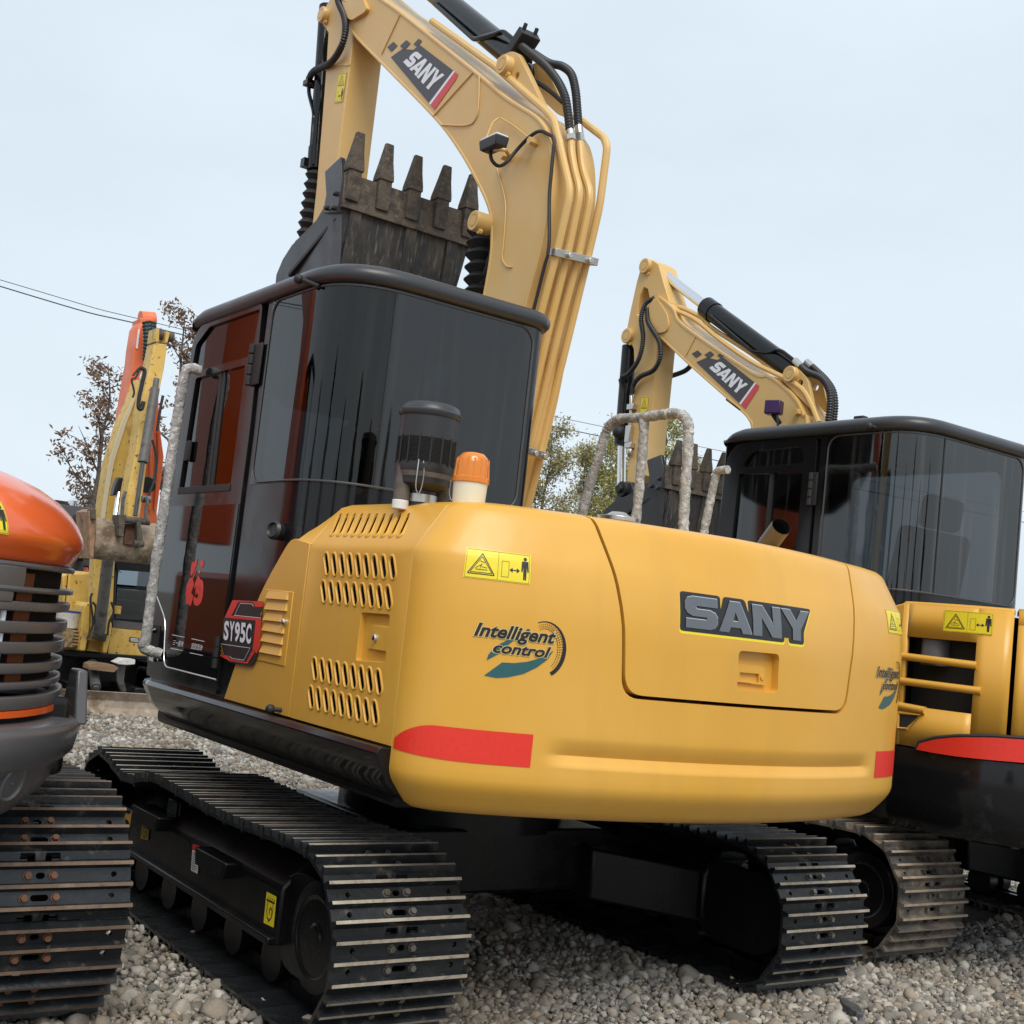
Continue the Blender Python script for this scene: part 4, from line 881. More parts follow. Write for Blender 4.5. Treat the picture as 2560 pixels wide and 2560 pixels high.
sl = [(0.665, 2.152), (0.150, 2.152), (0.142, 1.678), (0.690, 1.678)]
lp = side(ZE, ((1278, 325), (1810, 308), (1650, 1635), (1250, 1548), (1260, 1105), (1185, 985))); lp = [(0.772, 1.612), (0.036, 1.612), (0.036, 0.955), (0.585, 0.955), (0.63, 1.14), (0.775, 1.235)]
DOOR = cab_door(EX, SY, ol, [0, 0.02, 0, 0.1, 0.1, 0.03, 0, 0], [up, sl], [('upper_pane', [(q[0], q[1]) for q in up]), ('sliding_pane', [(0.68, 2.152), (0.37, 2.152), (0.345, 1.678), (0.69, 1.678)]), ('fixed_pane', [(0.40, 2.152), (0.15, 2.152), (0.142, 1.678), (0.37, 1.678)])], lp, None)
b = B()
for a, c in (((0.375, 2.152), (0.350, 1.678)), ((0.41, 2.152), (0.385, 1.678))): b.prism([(a[0]-0.012, a[1]), (a[0]+0.012, a[1]), (c[0]+0.012, c[1]), (c[0]-0.012, c[1])], 1, SY-0.014, SY-0.002)
b.bx(0.142, 0.69, SY-0.02, SY+0.008, 1.662, 1.690); b.build('sliding_window_frame', RUB, DOOR, bevel=0.002)
b = B(); b.bx(0.622, 0.66, SY-0.004, SY+0.012, 1.80, 1.885); b.build('window_latch', RUB, DOOR, bevel=0.004)
b = B()
for k in range(4): b.cyl((0.075, SY+0.014, 2.062+k*0.041), (0.075, SY+0.014, 2.098+k*0.041), 0.013, 12)
b.bx(0.0, 0.08, SY+0.001, SY+0.010, 2.062, 2.222); b.build('door_hinge', RUB, DOOR, bevel=0.003)
b = B()
for k in range(3): b.cyl((0.045, SY+0.014, 1.0+k*0.04), (0.045, SY+0.014, 1.035+k*0.04), 0.012, 12)
b.build('door_hinge', RUB, DOOR)
hd = [(0.765, 1.115), (0.690, 1.115), (0.680, 0.975), (0.755, 0.975)]
b = B(); b.prism(fillet2(hd, 0.012), 1, SY+0.004, SY+0.009); b.build('handle_plate', RUB, DOOR, bevel=0.002)
b = B(); b.tube(fillet([(0.73, SY+0.008, 1.095), (0.73, SY+0.032, 1.085), (0.722, SY+0.032, 1.0), (0.722, SY+0.008, 0.99)], 0.01), 0.010, 10); b.build('door_handle', BLK, DOOR)
b = B(); b.prism([(0.75, 0.97), (0.695, 0.965), (0.70, 0.985), (0.748, 0.988)], 1, SY+0.009, SY+0.013); b.build('handle_trim', CHR, DOOR)
b = B(); b.lathe([(0.014, 0.0), (0.014, 0.006), (0.010, 0.010), (0.0, 0.010)], (0.645, SY+0.004, 0.985), (0, 1, 0), 18); b.build('key_lock', CHR, DOOR)
b = B(); b.tube(fillet([(0.775, SY+0.006, 1.235), (0.632, SY+0.006, 1.142), (0.588, SY+0.006, 0.958), (0.036, SY+0.006, 0.958)], 0.05), 0.0035, 8); b.build('glass_seal', SILV, DOOR)
# good-luck character and service print on the door glass
ZF = zoom(380, 1360, 340)
def FP_(x, y):
    q = hit((380+x*180/1023.0, 1360+y*340/1932.0), 1, SY+0.007); return (q.x, q.z)
d = Decal(lambda u, v, l: Vector((u, SY+0.0068+l, v)), 0.0008, 0.0006)
def blob(pts, m=0, lvl=0): d.poly([FP_(*p) for p in pts], m, lvl)
blob(((545, 430), (560, 300), (580, 245), (600, 265), (655, 200), (640, 290), (600, 400), (560, 450)))
blob(((683, 255), (715, 222), (740, 240), (738, 290), (715, 345), (692, 330)))
blob(((660, 400), (690, 352), (690, 395), (665, 430)), 1)
blob(((600, 420), (640, 360), (585, 500), (600, 570), (560, 690), (590, 740), (560, 860), (540, 885), (515, 845), (490, 850), (480, 720), (490, 600), (540, 480), (575, 480)))
blob(((660, 440), (690, 500), (725, 520), (735, 600), (725, 740), (700, 830), (650, 880), (600, 865), (588, 800), (600, 740), (630, 770), (660, 750), (650, 700), (620, 720), (615, 670), (640, 600), (600, 640), (610, 560)))
for a, c_ in (((660, 600), (690, 660)), ((620, 660), (640, 740))): d.line(FP_(*a), FP_(*c_), 0.0022, 2, 1)
d.build('luck_character', [REDS, mat('orange_print', (0.8, 0.22, 0.02), 0.4), INK], DOOR)
d = Decal(lambda u, v, l: Vector((u, SY+0.0068+l, v)), 0.0008, 0.0006)
for a, c_ in (((290, 1290), (465, 1325)), ((270, 1480), (442, 1515)), ((565, 1345), (748, 1385)), ((540, 1545), (724, 1583))): d.line(FP_(*a), FP_(*c_), 0.0026, 0)
for body, a, bq, e in (('三一服务', (292, 1435), (440, 1462), (310, 1360)), ('因您而动', (557, 1490), (710, 1520), (572, 1405))):
    o_ = Vector(FP_(*a)); u_ = Vector(FP_(*bq))-o_; v_ = Vector(FP_(*e))-o_
    d.text(body, 0, 0, 1, 1, 0, 0, 0, 0.01, map2=lambda u, v: tuple(o_+u_*u+v_*v))
d.build('service_print', [WHT], DOOR)
# camera stub on the cab flank, roof light stub, wrapped grab rail
q = hit(zoom(500, 1200, 640)(560, 385), 1, SY+0.02); b = B(); b.lathe([(0.026, -0.02), (0.03, 0.0), (0.034, 0.03), (0.026, 0.04), (0.02, 0.03), (0.0, 0.03)], (q.x, SY-0.002, q.z), (-0.35, 1, 0.1), 20); b.build('side_camera', PLAS, EX)
q = hit(ZC(1300, 210), 1, SY+0.02); b = B(); b.cyl((q.x-0.05, SY+0.0, q.z-0.012), (q.x+0.012, SY+0.035, q.z+0.012), 0.008); b.sphere((q.x+0.03, SY+0.045, q.z+0.016), 0.018); b.build('door_stop', RUB, EX)
rail = [hit(OV(*p), 1, SY+0.075) for p in ((352, 700), (336, 780), (318, 905), (302, 1010), (288, 1110), (276, 1200), (272, 1222))]
R3 = random.Random(3)
pts = spline([Vector((rail[0].x-0.02, SY+0.02, rail[0].z+0.01))]+rail+[Vector((rail[-1].x-0.03, SY+0.01, rail[-1].z-0.02))], 8)
b = B(); b.tube(pts, [0.0215+R3.uniform(-0.002, 0.002) for _ in pts], 12); b.build('grab_rail', FOAM, EX)

# ---------------------------------------------------------------- boom, arm, bucket
BH = 0.115
def boom_build(root, yc, outer, inner, hw, m):
    """outer and inner edges as (x, z) lists running from tip to foot"""
    pol = outer+inner[::-1]; b = B(); b.prism(pol, 1, yc-hw+0.004, yc+hw-0.004); bo = b.build('boom', m, root, smooth=25)
    for edge, sg in ((outer, 1), (inner, -1)):
        E_ = spline([(p[0], 0, p[1]) for p in edge], 5); b = B(); rings = []
        for i, p in enumerate(E_):
            t = (E_[min(i+1, len(E_)-1)]-E_[max(i-1, 0)]).normalized(); n = Vector((-t.z, 0, t.x))
            c = Vector((sum(q[0] for q in pol)/len(pol), 0, sum(q[1] for q in pol)/len(pol)))
            k = min(range(len(inner)), key=lambda j: (Vector((inner[j][0], 0, inner[j][1]))-p).length) if sg > 0 else 0
            other = inner if sg > 0 else outer; o2 = min(other, key=lambda q: (Vector((q[0], 0, q[1]))-p).length); 
            if n.dot(Vector((o2[0], 0, o2[1]))-p) > 0: n = -n
            rings.append([(p.x+n.x*h, yc+y, p.z+n.z*h) for y, h in ((hw, -0.008), (hw, 0.006), (-hw, 0.006), (-hw, -0.008))])
        b.loft(rings); b.build('boom_flange', m, bo, smooth=30, bevel=0.003)
    return bo
inn = side(ZT, ((520, -250), (660, 60), (700, 160), (740, 262), (950, 482), (1340, 882), (1510, 1102), (1640, 1322), (1750, 1562), (1772, 1760), (1785, 1925)), BH)+[(inn_, z_) for inn_, z_ in ()]
low_in = side(zoom(640, 640, 640), ((1745, 130), (1700, 360)), BH)
out_ = side(ZT, ((560, -340), (780, -150), (940, -8), (1100, 108), (1640, 538)), BH)+side(ZU, ((480, 730), (690, 862), (760, 930), (805, 1020), (832, 1200), (822, 1500), (740, 1932)), BH)+side(ZV, ((205, 430),), BH)
foot = (0.17, 1.12)
inner_e = inn[:-1]+[low_in[0], (0.075, 2.3), (0.30, 1.35), (0.33, 1.18)]
outer_e = out_+[(-0.28, 2.2), (-0.07, 1.35), (0.02, 1.15)]
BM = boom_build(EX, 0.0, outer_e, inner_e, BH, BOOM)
b = B(); b.cyl((foot[0], -0.2, foot[1]), (foot[0], 0.2, foot[1]), 0.07); b.bx(0.0, 0.34, -0.19, -0.14, 0.85, 1.22); b.bx(0.0, 0.34, 0.14, 0.19, 0.85, 1.22); b.build('boom_mount', SAT, EX, bevel=0.01)
# raised weld seams and panel lines on the left face
def seam(name, z, pts, r=0.003, y=BH, n=5):
    c = [hit(z(*p), 1, y) for p in pts]; b = B(); b.tube(spline(c, n) if len(c) > 2 else c, r, 6); return b.build(name, BOOM, BM)
seam('weld_seam', ZT, ((1085, 112), (945, 412))); seam('weld_seam', ZT, ((1640, 542), (1335, 878)))
seam('weld_seam', ZT, ((1395, 942), (1590, 945), (1660, 890), (1680, 780), (1685, 575))); seam('weld_seam', ZU, ((430, 1270), (490, 1500), (490, 1700), (470, 1925)))
seam('weld_seam', zoom(640, 640, 640), ((1865, -60), (1860, 20), (1890, 75), (1932, 85)))
# brand band on the boom
ca = [Vector(q) for q in side(ZT, ((960, 395), (1345, 828), (1530, 560), (1150, 270)), BH)]
cb = side(ZT, ((1015, 430), (1345, 828), (1530, 565), (1190, 305)), BH); cb = [Vector(q) for q in cb]
def band_map(c):
    o_ = c[0]; u_ = c[1]-c[0]; v_ = c[3]-c[0]; k = (c[2]-c[1])-(c[3]-c[0])
    return lambda a, bb: tuple(o_+u_*a+v_*bb+k*a*bb)
m0 = band_map(cb); M4 = lambda a, bb: m0((a-0.16)/0.84, bb)
d = Decal(lambda u, v, l: Vector((u, BH-0.004+l, v))); brand_band(M4)(d); d.build('brand_decal', [DECG, WHT, mat('red_print', (0.62, 0.06, 0.07), 0.45)], BM)
# pin bosses
def boss(root, name, c, y0, y1, r, m):
    s = 1 if y1 > y0 else -1; b = B(); b.lathe([(r, 0), (r, abs(y1-y0)-0.004), (r*0.94, abs(y1-y0)), (r*0.62, abs(y1-y0)), (r*0.60, abs(y1-y0)-0.004), (r*0.56, abs(y1-y0)-0.004), (r*0.54, abs(y1-y0)+0.001), (0, abs(y1-y0)+0.001)], (c[0], y0, c[1]), (0, s, 0), 28)
    b.cyl((c[0]-r*0.5, y0+s*0.6*abs(y1-y0), c[1]-r*1.05), (c[0]-r*0.5, y0+s*0.8*abs(y1-y0), c[1]-r*1.05), 0.012, 8); return b.build(name, m, root, bevel=0.0)
q = hit(ZT(1655, 1672), 1, 0.185); boss(EX, 'pin_boss', (q.x+0.02, q.z+0.01), 0.10, 0.185, 0.044, BOOM)
q = hit(ZU(462, 482), 1, 0.125); boss(EX, 'pin_boss', (q.x, q.z), 0.04, 0.125, 0.043, BOOM); BR = (q.x, q.z)
q = hit(ZT(487, 104), 1, 0.13); boss(EX, 'pin_boss', (q.x, q.z), 0.05, 0.13, 0.045, BOOM); AP = (q.x, q.z)
# arm cylinder bracket: two ears
ear = side(ZU, ((420, 520), (440, 440), (540, 388), (590, 400), (650, 520), (790, 815), (700, 790)), 0.08)
for y0, y1 in ((0.055, 0.085), (-0.085, -0.055)):
    b = B(); q = hit(ZU(588, 575), 1, 0.08); hole = [(q.x+0.017*math.cos(a*PI/6), q.z+0.017*math.sin(a*PI/6)) for a in range(12)]
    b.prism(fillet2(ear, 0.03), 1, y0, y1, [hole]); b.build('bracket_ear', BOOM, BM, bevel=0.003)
# arm cylinder over the boom
a0 = hit(ZU(585, 452), 1, 0.0); a1 = hit(ZU(40, 5), 1, 0.0); dv = (a1-a0).normalized()
b = B(); b.cyl(Vector((BR[0], 0, BR[1])), a0+dv*0.05, 0.035); b.cyl(a0-dv*0.02, a0+dv*1.7, 0.056, 28); b.cyl(a0-dv*0.03, a0, 0.06, 28); b.sphere((BR[0], 0, BR[1]), 0.05, sc=(1, 0.9, 1)); ACY = b.build('arm_cylinder', BLK, EX)
b = B(); b.cyl(a0+dv*1.7, a0+dv*2.0, 0.032); b.build('cylinder_rod', CHR, ACY)
def pxline(z, pts, ys): return [hit(z(*p), 1, y) for p, y in zip(pts, ys)]
b = B(); b.tube(fillet(pxline(ZU, ((-40, 30), (260, 300), (440, 250), (480, 240), (560, 305)), (0.06, 0.062, 0.06, 0.05, 0.04)), 0.03), 0.012, 10); b.build('cylinder_pipe', BLK, ACY)
q = hit(ZU(630, 330), 1, 0.03); b = B(); b.box(q, (0.11, 0.10, 0.05), 0, Matrix.Rotation(0.65, 3, 'Y'))
for k in (-0.03, 0.03):
    for y in (0.0, 0.06): b.cyl(q+Vector((k, y-0.03, 0.01-k*0.7)), q+Vector((k-0.02, y-0.03, 0.045-k*0.7)), 0.01, 6)
b.build('cylinder_manifold', RUB, ACY, bevel=0.004)
# corrugated hose: rings along a path
def ribbed(path, r, pitch=0.014, amp=0.0022):
    L = [0]
    for a, c in zip(path, path[1:]): L.append(L[-1]+(c-a).length)
    n = int(L[-1]/(pitch/4)); pts = []; rs = []; j = 0
    for i in range(n+1):
        s = L[-1]*i/n
        while j < len(L)-2 and L[j+1] < s: j += 1
        pts.append(path[j].lerp(path[j+1], (s-L[j])/max(L[j+1]-L[j], 1e-9))); rs.append(r+amp*(1 if i % 4 < 2 else -1))
    return B().tube(pts, rs, 10)
h1 = spline(pxline(ZU, ((600, 335), (680, 400), (790, 490), (880, 600), (940, 720), (965, 850), (980, 985)), (0.05, 0.05, 0.05, 0.045, 0.04, 0.035, 0.032)), 10); ribbed(h1, 0.0165).build('hydraulic_hose', HOSE, EX, smooth=60)
h2 = spline(pxline(ZU, ((700, 400), (820, 475), (920, 500), (990, 560), (1022, 680), (1035, 820), (1045, 960)), (0.0, -0.02, -0.03, -0.035, -0.035, -0.033, -0.03)), 10); ribbed(h2, 0.0165).build('hydraulic_hose', HOSE, EX, smooth=60)
for z_, pts, ys in ((ZU, ((983, 985), (990, 1060)), (0.032, 0.032)), (ZU, ((1047, 955), (1058, 1075)), (-0.03, -0.03))):
    c = pxline(z_, pts, ys); b = B(); b.cyl(c[0], c[0].lerp(c[1], 0.55), 0.017, 12); b.cyl(c[0].lerp(c[1], 0.5), c[1], 0.020, 6); b.build('hose_fitting', ZNC, EX)
# four steel pipes down the back of the boom
PY = (0.086, 0.029, -0.029, -0.086)
low_px = {0: ((428, 60), (335, 440)), 1: ((510, 80), (395, 560)), 2: ((590, 100), (455, 640)), 3: ((672, 118), (540, 640))}
tops = [((-60, 160), (420, 505), (800, 835), (862, 905), (900, 1080), (985, 1450), (885, 1890)), ((990, 1060), (992, 1150), (1015, 1290), (1060, 1450), (965, 1900)), ((1058, 1075), (1075, 1280), (1140, 1470), (1048, 1910)), ((1030, 880), (1240, 1040), (1262, 1110), (1205, 1560), (1120, 1925))]
for k in range(4):
    c = pxline(ZU, tops[k], [PY[k]]*len(tops[k])); e = pxline(ZV, low_px[k], (PY[k], PY[k])); dirn = (e[1]-e[0]).normalized()
    fin = [e[1], e[1]+dirn*1.15]
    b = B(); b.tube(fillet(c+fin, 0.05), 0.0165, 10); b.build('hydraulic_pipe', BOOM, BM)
def clamp(z, a, c, y0=0.107, h=0.03):
    p = hit(z(*a), 1, y0)-Vector((0.03, 0, 0)); q = hit(z(*c), 1, -y0)-Vector((0.03, 0, 0)); b = B(); t = Vector((-0.2, 0, 0.98))
    b.add([v+w+t*s for v in (p, q) for w in (Vector((0, 0, 0)), Vector((0.05, 0, 0.01))) for s in (-h/2, h/2)], [(0, 1, 3, 2), (4, 6, 7, 5), (0, 4, 5, 1), (2, 3, 7, 6), (0, 2, 6, 4), (1, 5, 7, 3)])
    for t_ in (0.3, 0.78):
        m = p.lerp(q, t_); b.cyl(m+Vector((0.01, 0, 0)), m+Vector((-0.015, 0, -0.003)), 0.011, 10)
    b.build('pipe_clamp', ZNC, BM, bevel=0.002)
clamp(ZU, (838, 1912), (1160, 1990)); clamp(ZV, (215, 1475), (360, 1520))
# work lamp with its bracket and cable
lc = hit(ZU(405, 1085), 1, 0.26); b = B()
b.loft([[lc+Vector((sx*w, sy*0.5*w, z)) for sx, sy in ((-1, -1), (1, -1), (1, 1), (-1, 1))] for w, z in ((0.044, -0.03), (0.058, -0.022), (0.064, 0.012), (0.064, 0.018))])
LMP = b.build('work_lamp', PLAS, EX, bevel=0.004)
b = B(); b.box(lc+Vector((0, 0, 0.022)), (0.12, 0.058, 0.008)); b.build('lamp_lens', WHT, LMP, bevel=0.003)
b = B(); b.tube(fillet([lc+Vector((-0.01, 0, -0.028)), lc+Vector((-0.06, -0.02, -0.034))]+[hit(ZU(520, 1170), 1, 0.13)], 0.02), 0.008, 8); c2 = hit(ZU(520, 1185), 1, 0.115); b.cyl(c2, c2+Vector((0, 0.04, 0)), 0.022, 6); b.build('lamp_bracket', BOOM, EX)
b = B(); b.tube(spline(pxline(ZU, ((378, 1125), (390, 1205), (440, 1252), (500, 1225), (590, 1120), (680, 1030), (760, 990), (850, 1030)), (0.26, 0.25, 0.22, 0.18, 0.14, 0.13, 0.125, 0.12)), 6)+spline(pxline(ZU, ((862, 1070), (840, 1300), (825, 1500), (825, 1800), (812, 1932)), (0.12, 0.12, 0.12, 0.12, 0.12)), 5)+pxline(ZV, ((370, 60), (275, 440), (230, 620)), (0.118, 0.118, 0.118)), 0.0075, 8); b.build('lamp_cable', RUB, EX)
b = B(); b.tube(fillet(pxline(ZU, ((350, 1040), (400, 920), (450, 885), (560, 950), (665, 1035)), (0.24, 0.16, 0.13, 0.122, 0.122)), 0.02), 0.0035, 6); b.build('wire_tie', BOOM, EX)
c3 = hit(ZU(715, 1075), 1, 0.12); b = B(); b.cyl(c3-Vector((0, 0.02, 0)), c3+Vector((0, 0.03, 0)), 0.017, 6); b.build('cable_bolt', BOOM, BM)
# black sling wrapped hose over bracket
b = B(); b.tube(spline(pxline(ZU, ((700, 600), (820, 680), (930, 775)), (0.03, 0.02, 0.0)), 6), 0.010, 8); b.build('return_hose', RUB, EX)

# arm: box section hanging from the boom tip
AW = 0.095
fr_ = side(ZK, ((615, 0), (575, 640), (540, 1100), (490, 1700)), AW)
armp = [(1.641, 2.62), (1.641, 4.42), (1.70, 4.9), (1.95, 5.05), (fr_[0][0]+0.05, 4.85), fr_[0], fr_[1], fr_[2], fr_[3], (fr_[3][0]-0.02, 3.1), (1.80, 2.62), (1.77, 2.5), (1.66, 2.5)]
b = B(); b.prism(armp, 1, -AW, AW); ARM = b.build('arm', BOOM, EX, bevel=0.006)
b = B(); tp = hit(ZT(620, 500), 1, AW); b.tube(spline(pxline(ZT, ((528, 530), (560, 500), (640, 490), (705, 492)), (AW, AW, AW, AW)), 5), 0.006, 8); b.build('weld_seam', BOOM, ARM)
q = [hit(ZT(*p), 1, AW) for p in ((595, 778), (655, 770), (690, 545), (628, 555))]
d = Decal(lambda u, v, l: (q[0].lerp(q[1], u)).lerp(q[3].lerp(q[2], u), v)+Vector((0, 0.0005+l, 0))); warning(d, 0, 0, 1, 1, 1, True); d.build('warning_sticker', [DECY, INK], ARM)
for s in (-1, 1):
    b = B(); b.prism(fillet2([(AP[0]+0.06, AP[1]-0.02), (AP[0]+0.05, AP[1]+0.06), (1.85, AP[1]+0.2), (1.85, AP[1]-0.25)], 0.03), 1, s*0.06, s*0.09); b.build('cylinder_ear', BOOM, ARM, bevel=0.004)
# bucket cylinder down the front of the arm, rubber boot on its rod
k0 = hit(ZT(525, 190), 1, 0.0); k1 = hit(ZT(452, 1290), 1, 0.0); kd = (k1-k0).normalized(); kb = hit(ZT(385, 1745), 1, 0.0)
b = B(); b.cyl(k0-kd*0.12, k1-kd*0.1, 0.045, 24); b.cyl(k1-kd*0.14, k1, 0.052, 24); BCY = b.build('bucket_cylinder', BLK, EX)
def boot(name, p, q, r, n, root):
    d_ = q-p; prof = []
    for i in range(n):
        h = d_.length*i/n; prof += [(r*0.62, h), (r, h+d_.length*0.5/n)]
    prof.append((r*0.62, d_.length)); b = B(); b.lathe(prof, p, d_, 20); return b.build(name, RUB, root, smooth=20)
boot('rod_boot', k1, kb+(kb-k1)*0.6, 0.058, 10, BCY)
b = B(); b.tube(spline(pxline(ZT, ((405, 590), (400, 700), (435, 850), (430, 950), (412, 1200)), (0.05, 0.05, 0.04, 0.04, 0.04)), 6), 0.012, 8); b.tube(pxline(ZT, ((405, 640), (500, 660)), (0.05, 0.0)), 0.02, 8); q = hit(ZT(385, 1235), 1, 0.04); b.box(q, (0.05, 0.06, 0.05)); q = hit(ZT(400, 628), 1, 0.05); b.box(q, (0.06, 0.05, 0.03)); b.tube(pxline(ZT, ((490, 640), (455, 900), (430, 1240)), (0.05, 0.045, 0.04)), 0.008, 8); b.build('cylinder_pipe', BLK, BCY)
ribbed(spline(pxline(ZT, ((600, -120), (622, 10), (665, 120), (675, 230), (640, 360), (560, 475), (440, 535), (400, 595)), (0.13, 0.13, 0.135, 0.14, 0.14, 0.12, 0.08, 0.05)), 10), 0.0175).build('hydraulic_hose', HOSE, EX, smooth=60)
b = B(); b.tube(spline(pxline(ZT, ((640, -20), (700, 20), (720, 40)), (0.13, 0.12, 0.1)), 4), 0.012); b.build('hose_fitting', BOOM, EX)
tipp = side(ZT, ((760, -60), (800, -20), (832, 60), (815, 90), (720, 150), (690, 140), (640, 0)), BH+0.02)
b = B(); b.prism(fillet2(tipp, 0.02), 1, BH-0.02, BH+0.018); b.build('boom_tip_plate', BOOM, BM, bevel=0.004)
# lift cylinder with its boot, in front of the boom
l0 = hit(zoom(640, 640, 640)(1705, 0), 1, 0.0); l1 = hit(zoom(640, 640, 640)(1680, 340), 1, 0.0); ld_ = (l1-l0).normalized(); l00 = Vector((0.10, 0, 2.97))
b = B(); b.cyl(l00, l00+(l1-l00)*3.6, 0.028); b.cyl(l1+ld_*0.15, l1+ld_*1.35, 0.06, 24); b.sphere(l00, 0.05); LCY = b.build('lift_cylinder', BLK, EX)
boot('rod_boot', l0-ld_*0.14, l1+ld_*0.16, 0.075, 9, LCY)

# bucket: shell swept across its width, side plates, lip, teeth
DKST = mat('bucket_side_paint', (0.030, 0.030, 0.034), 0.32, rvar=0.1, noise=[(8, (0.05, 0.05, 0.053), 0.5, 0.8)])
BK_out = [(0.950, 3.165), (0.962, 3.0), (0.985, 2.88), (1.02, 2.70), (1.07, 2.52), (1.16, 2.36), (1.30, 2.26), (1.46, 2.24), (1.60, 2.30), (1.70, 2.42)]
BK_edge = [(q.x, q.z) for q in (hit(ZM(*p), 1, 0.35) for p in ((600, 640), (535, 600), (470, 700), (270, 885), (190, 990), (130, 1100), (108, 1190)))]
BK_seam = [(q.x, q.z) for q in (hit(ZM(*p), 1, 0.35) for p in ((640, 640), (250, 1110)))]
BK_cut = [(q.x, q.z) for q in (hit(ZM(*p), 1, 0.37) for p in ((535, 335), (655, 222), (665, 400), (632, 640), (520, 645), (545, 510)))]
BK_bolt = [(q.x, q.z) for q in (hit(ZM(*p), 1, 0.38) for p in ((610, 497), (545, 605), (595, 605)))]
def make_bucket(root, x0, z0, k, yc, half, nteeth, spacing, shell=MUD, edge=DUST):
    X = lambda x: x0+(x-0.945)*k
    Z = lambda z: z0+(z-3.33)*k
    def wid(z): return half*(1-0.127*max(0, min(1, (3.17-z)/0.3))-0.055*max(0, min(1, (2.87-z)/0.5)))
    b = B(); rings = []
    for i, (x, z) in enumerate(BK_out):
        a = BK_out[max(i-1, 0)]; c = BK_out[min(i+1, len(BK_out)-1)]; t = Vector((c[0]-a[0], c[1]-a[1])).normalized(); n = Vector((-t.y, t.x))*0.016
        rings.append([(X(x), yc-wid(z), Z(z)), (X(x), yc+wid(z), Z(z)), (X(x+n.x), yc+wid(z), Z(z+n.y)), (X(x+n.x), yc-wid(z), Z(z+n.y))])
    b.loft(rings); bk = b.build('bucket', shell, root, bevel=0.002)
    pl = [(0.955, 3.15)]+[(max(x, 0.98), z) for x, z in BK_edge]+[(1.72, 2.75), (1.76, 2.6), (1.70, 2.42)]+BK_out[:0:-1]
    for s in (-1, 1):
        b = B(); b.loft([[(X(x), yc+s*(wid(z)+o_), Z(z)) for x, z in pl] for o_ in (-0.016, 0.002)]); b.build('side_plate', DKST, bk, smooth=25)
        pr = BK_seam; t = Vector((pr[1][0]-pr[0][0], pr[1][1]-pr[0][1])).normalized(); n = Vector((-t.y, t.x))*0.009
        b = B(); b.prism([(X(pr[0][0]-n.x), Z(pr[0][1]-n.y)), (X(pr[1][0]-n.x), Z(pr[1][1]-n.y)), (X(pr[1][0]+n.x), Z(pr[1][1]+n.y)), (X(pr[0][0]+n.x), Z(pr[0][1]+n.y))], 1, yc+s*(half-0.03), yc+s*(half-0.006)); b.build('weld_seam', RUB, bk)
        b = B(); b.prism([(X(x), Z(z)) for x, z in BK_cut], 1, yc+s*(half-0.007), yc+s*(half+0.02))
        for x, z in BK_bolt: b.cyl((X(x), yc+s*(half+0.013), Z(z)), (X(x), yc+s*(half+0.04), Z(z)), 0.014, 6)
        b.build('side_cutter', DKST, bk, bevel=0.003)
    b = B(); b.loft([[(X(x), yc+y, Z(z)) for x, z in ((0.928, 3.150), (0.944, 3.325), (0.975, 3.325), (0.985, 3.15))] for y in (-half-0.01, half+0.01)]); b.build('cutting_edge', edge, bk, bevel=0.004)
    b = B()
    for yy in (half*0.8, -0.02, -half*0.72): b.loft([[(X(x-0.012), yc+yy+w, Z(z)) for w in (-0.03, 0.03)]+[(X(x+0.004), yc+yy+w, Z(z)) for w in (0.03, -0.03)] for x, z in BK_out[:6]])
    b.build('wear_strip', shell, bk, bevel=0.002)
    for i in range(nteeth):
        y = yc+(nteeth-1)/2*spacing-i*spacing; w_ = k*rnd.uniform(0.93, 1.05); lean = rnd.uniform(-0.006, 0.006); tz = rnd.uniform(-0.012, 0.008)
        b = B(); b.loft([[(X(0.945)+dx*k, y+dy*k, Z(z)) for dx, dy in ((-w, -h), (-w, h), (w, h), (w, -h))] for w, h, z in ((0.026, 0.034, 3.19), (0.032, 0.036, 3.23), (0.034, 0.033, 3.345))]); ad = b.build('tooth_adapter', edge, bk, bevel=0.004)
        b = B(); b.loft([[(X(xx+dx), y+lean*(zz-3.33)/0.2+dy*w_, Z(zz)) for dx, dy in ((-w, -h), (-w, h), (w, h), (w, -h))] for xx, w, h, zz in ((0.945, 0.040, 0.041, 3.335), (0.944, 0.040, 0.039, 3.36), (0.938, 0.028, 0.029, 3.43), (0.925, 0.011, 0.022, 3.525+tz))]); b.build('bucket_tooth', edge, ad, bevel=0.004)
    b = B()
    for s in (-1, 1): b.prism([(X(x), Z(z)) for x, z in ((1.44, 2.24), (1.5, 2.52), (1.62, 2.62), (1.80, 2.60), (1.86, 2.48), (1.70, 2.40), (1.60, 2.29))], 1, yc+s*0.11, yc+s*0.14)
    b.cyl((X(1.74), yc-0.15, Z(2.55)), (X(1.74), yc+0.15, Z(2.55)), 0.04*k); b.build('bucket_ear', DKST, bk, bevel=0.004)
    return bk
make_bucket(EX, 0.945, 3.33, 1.0, 0.0, 0.362, 5, 0.165)

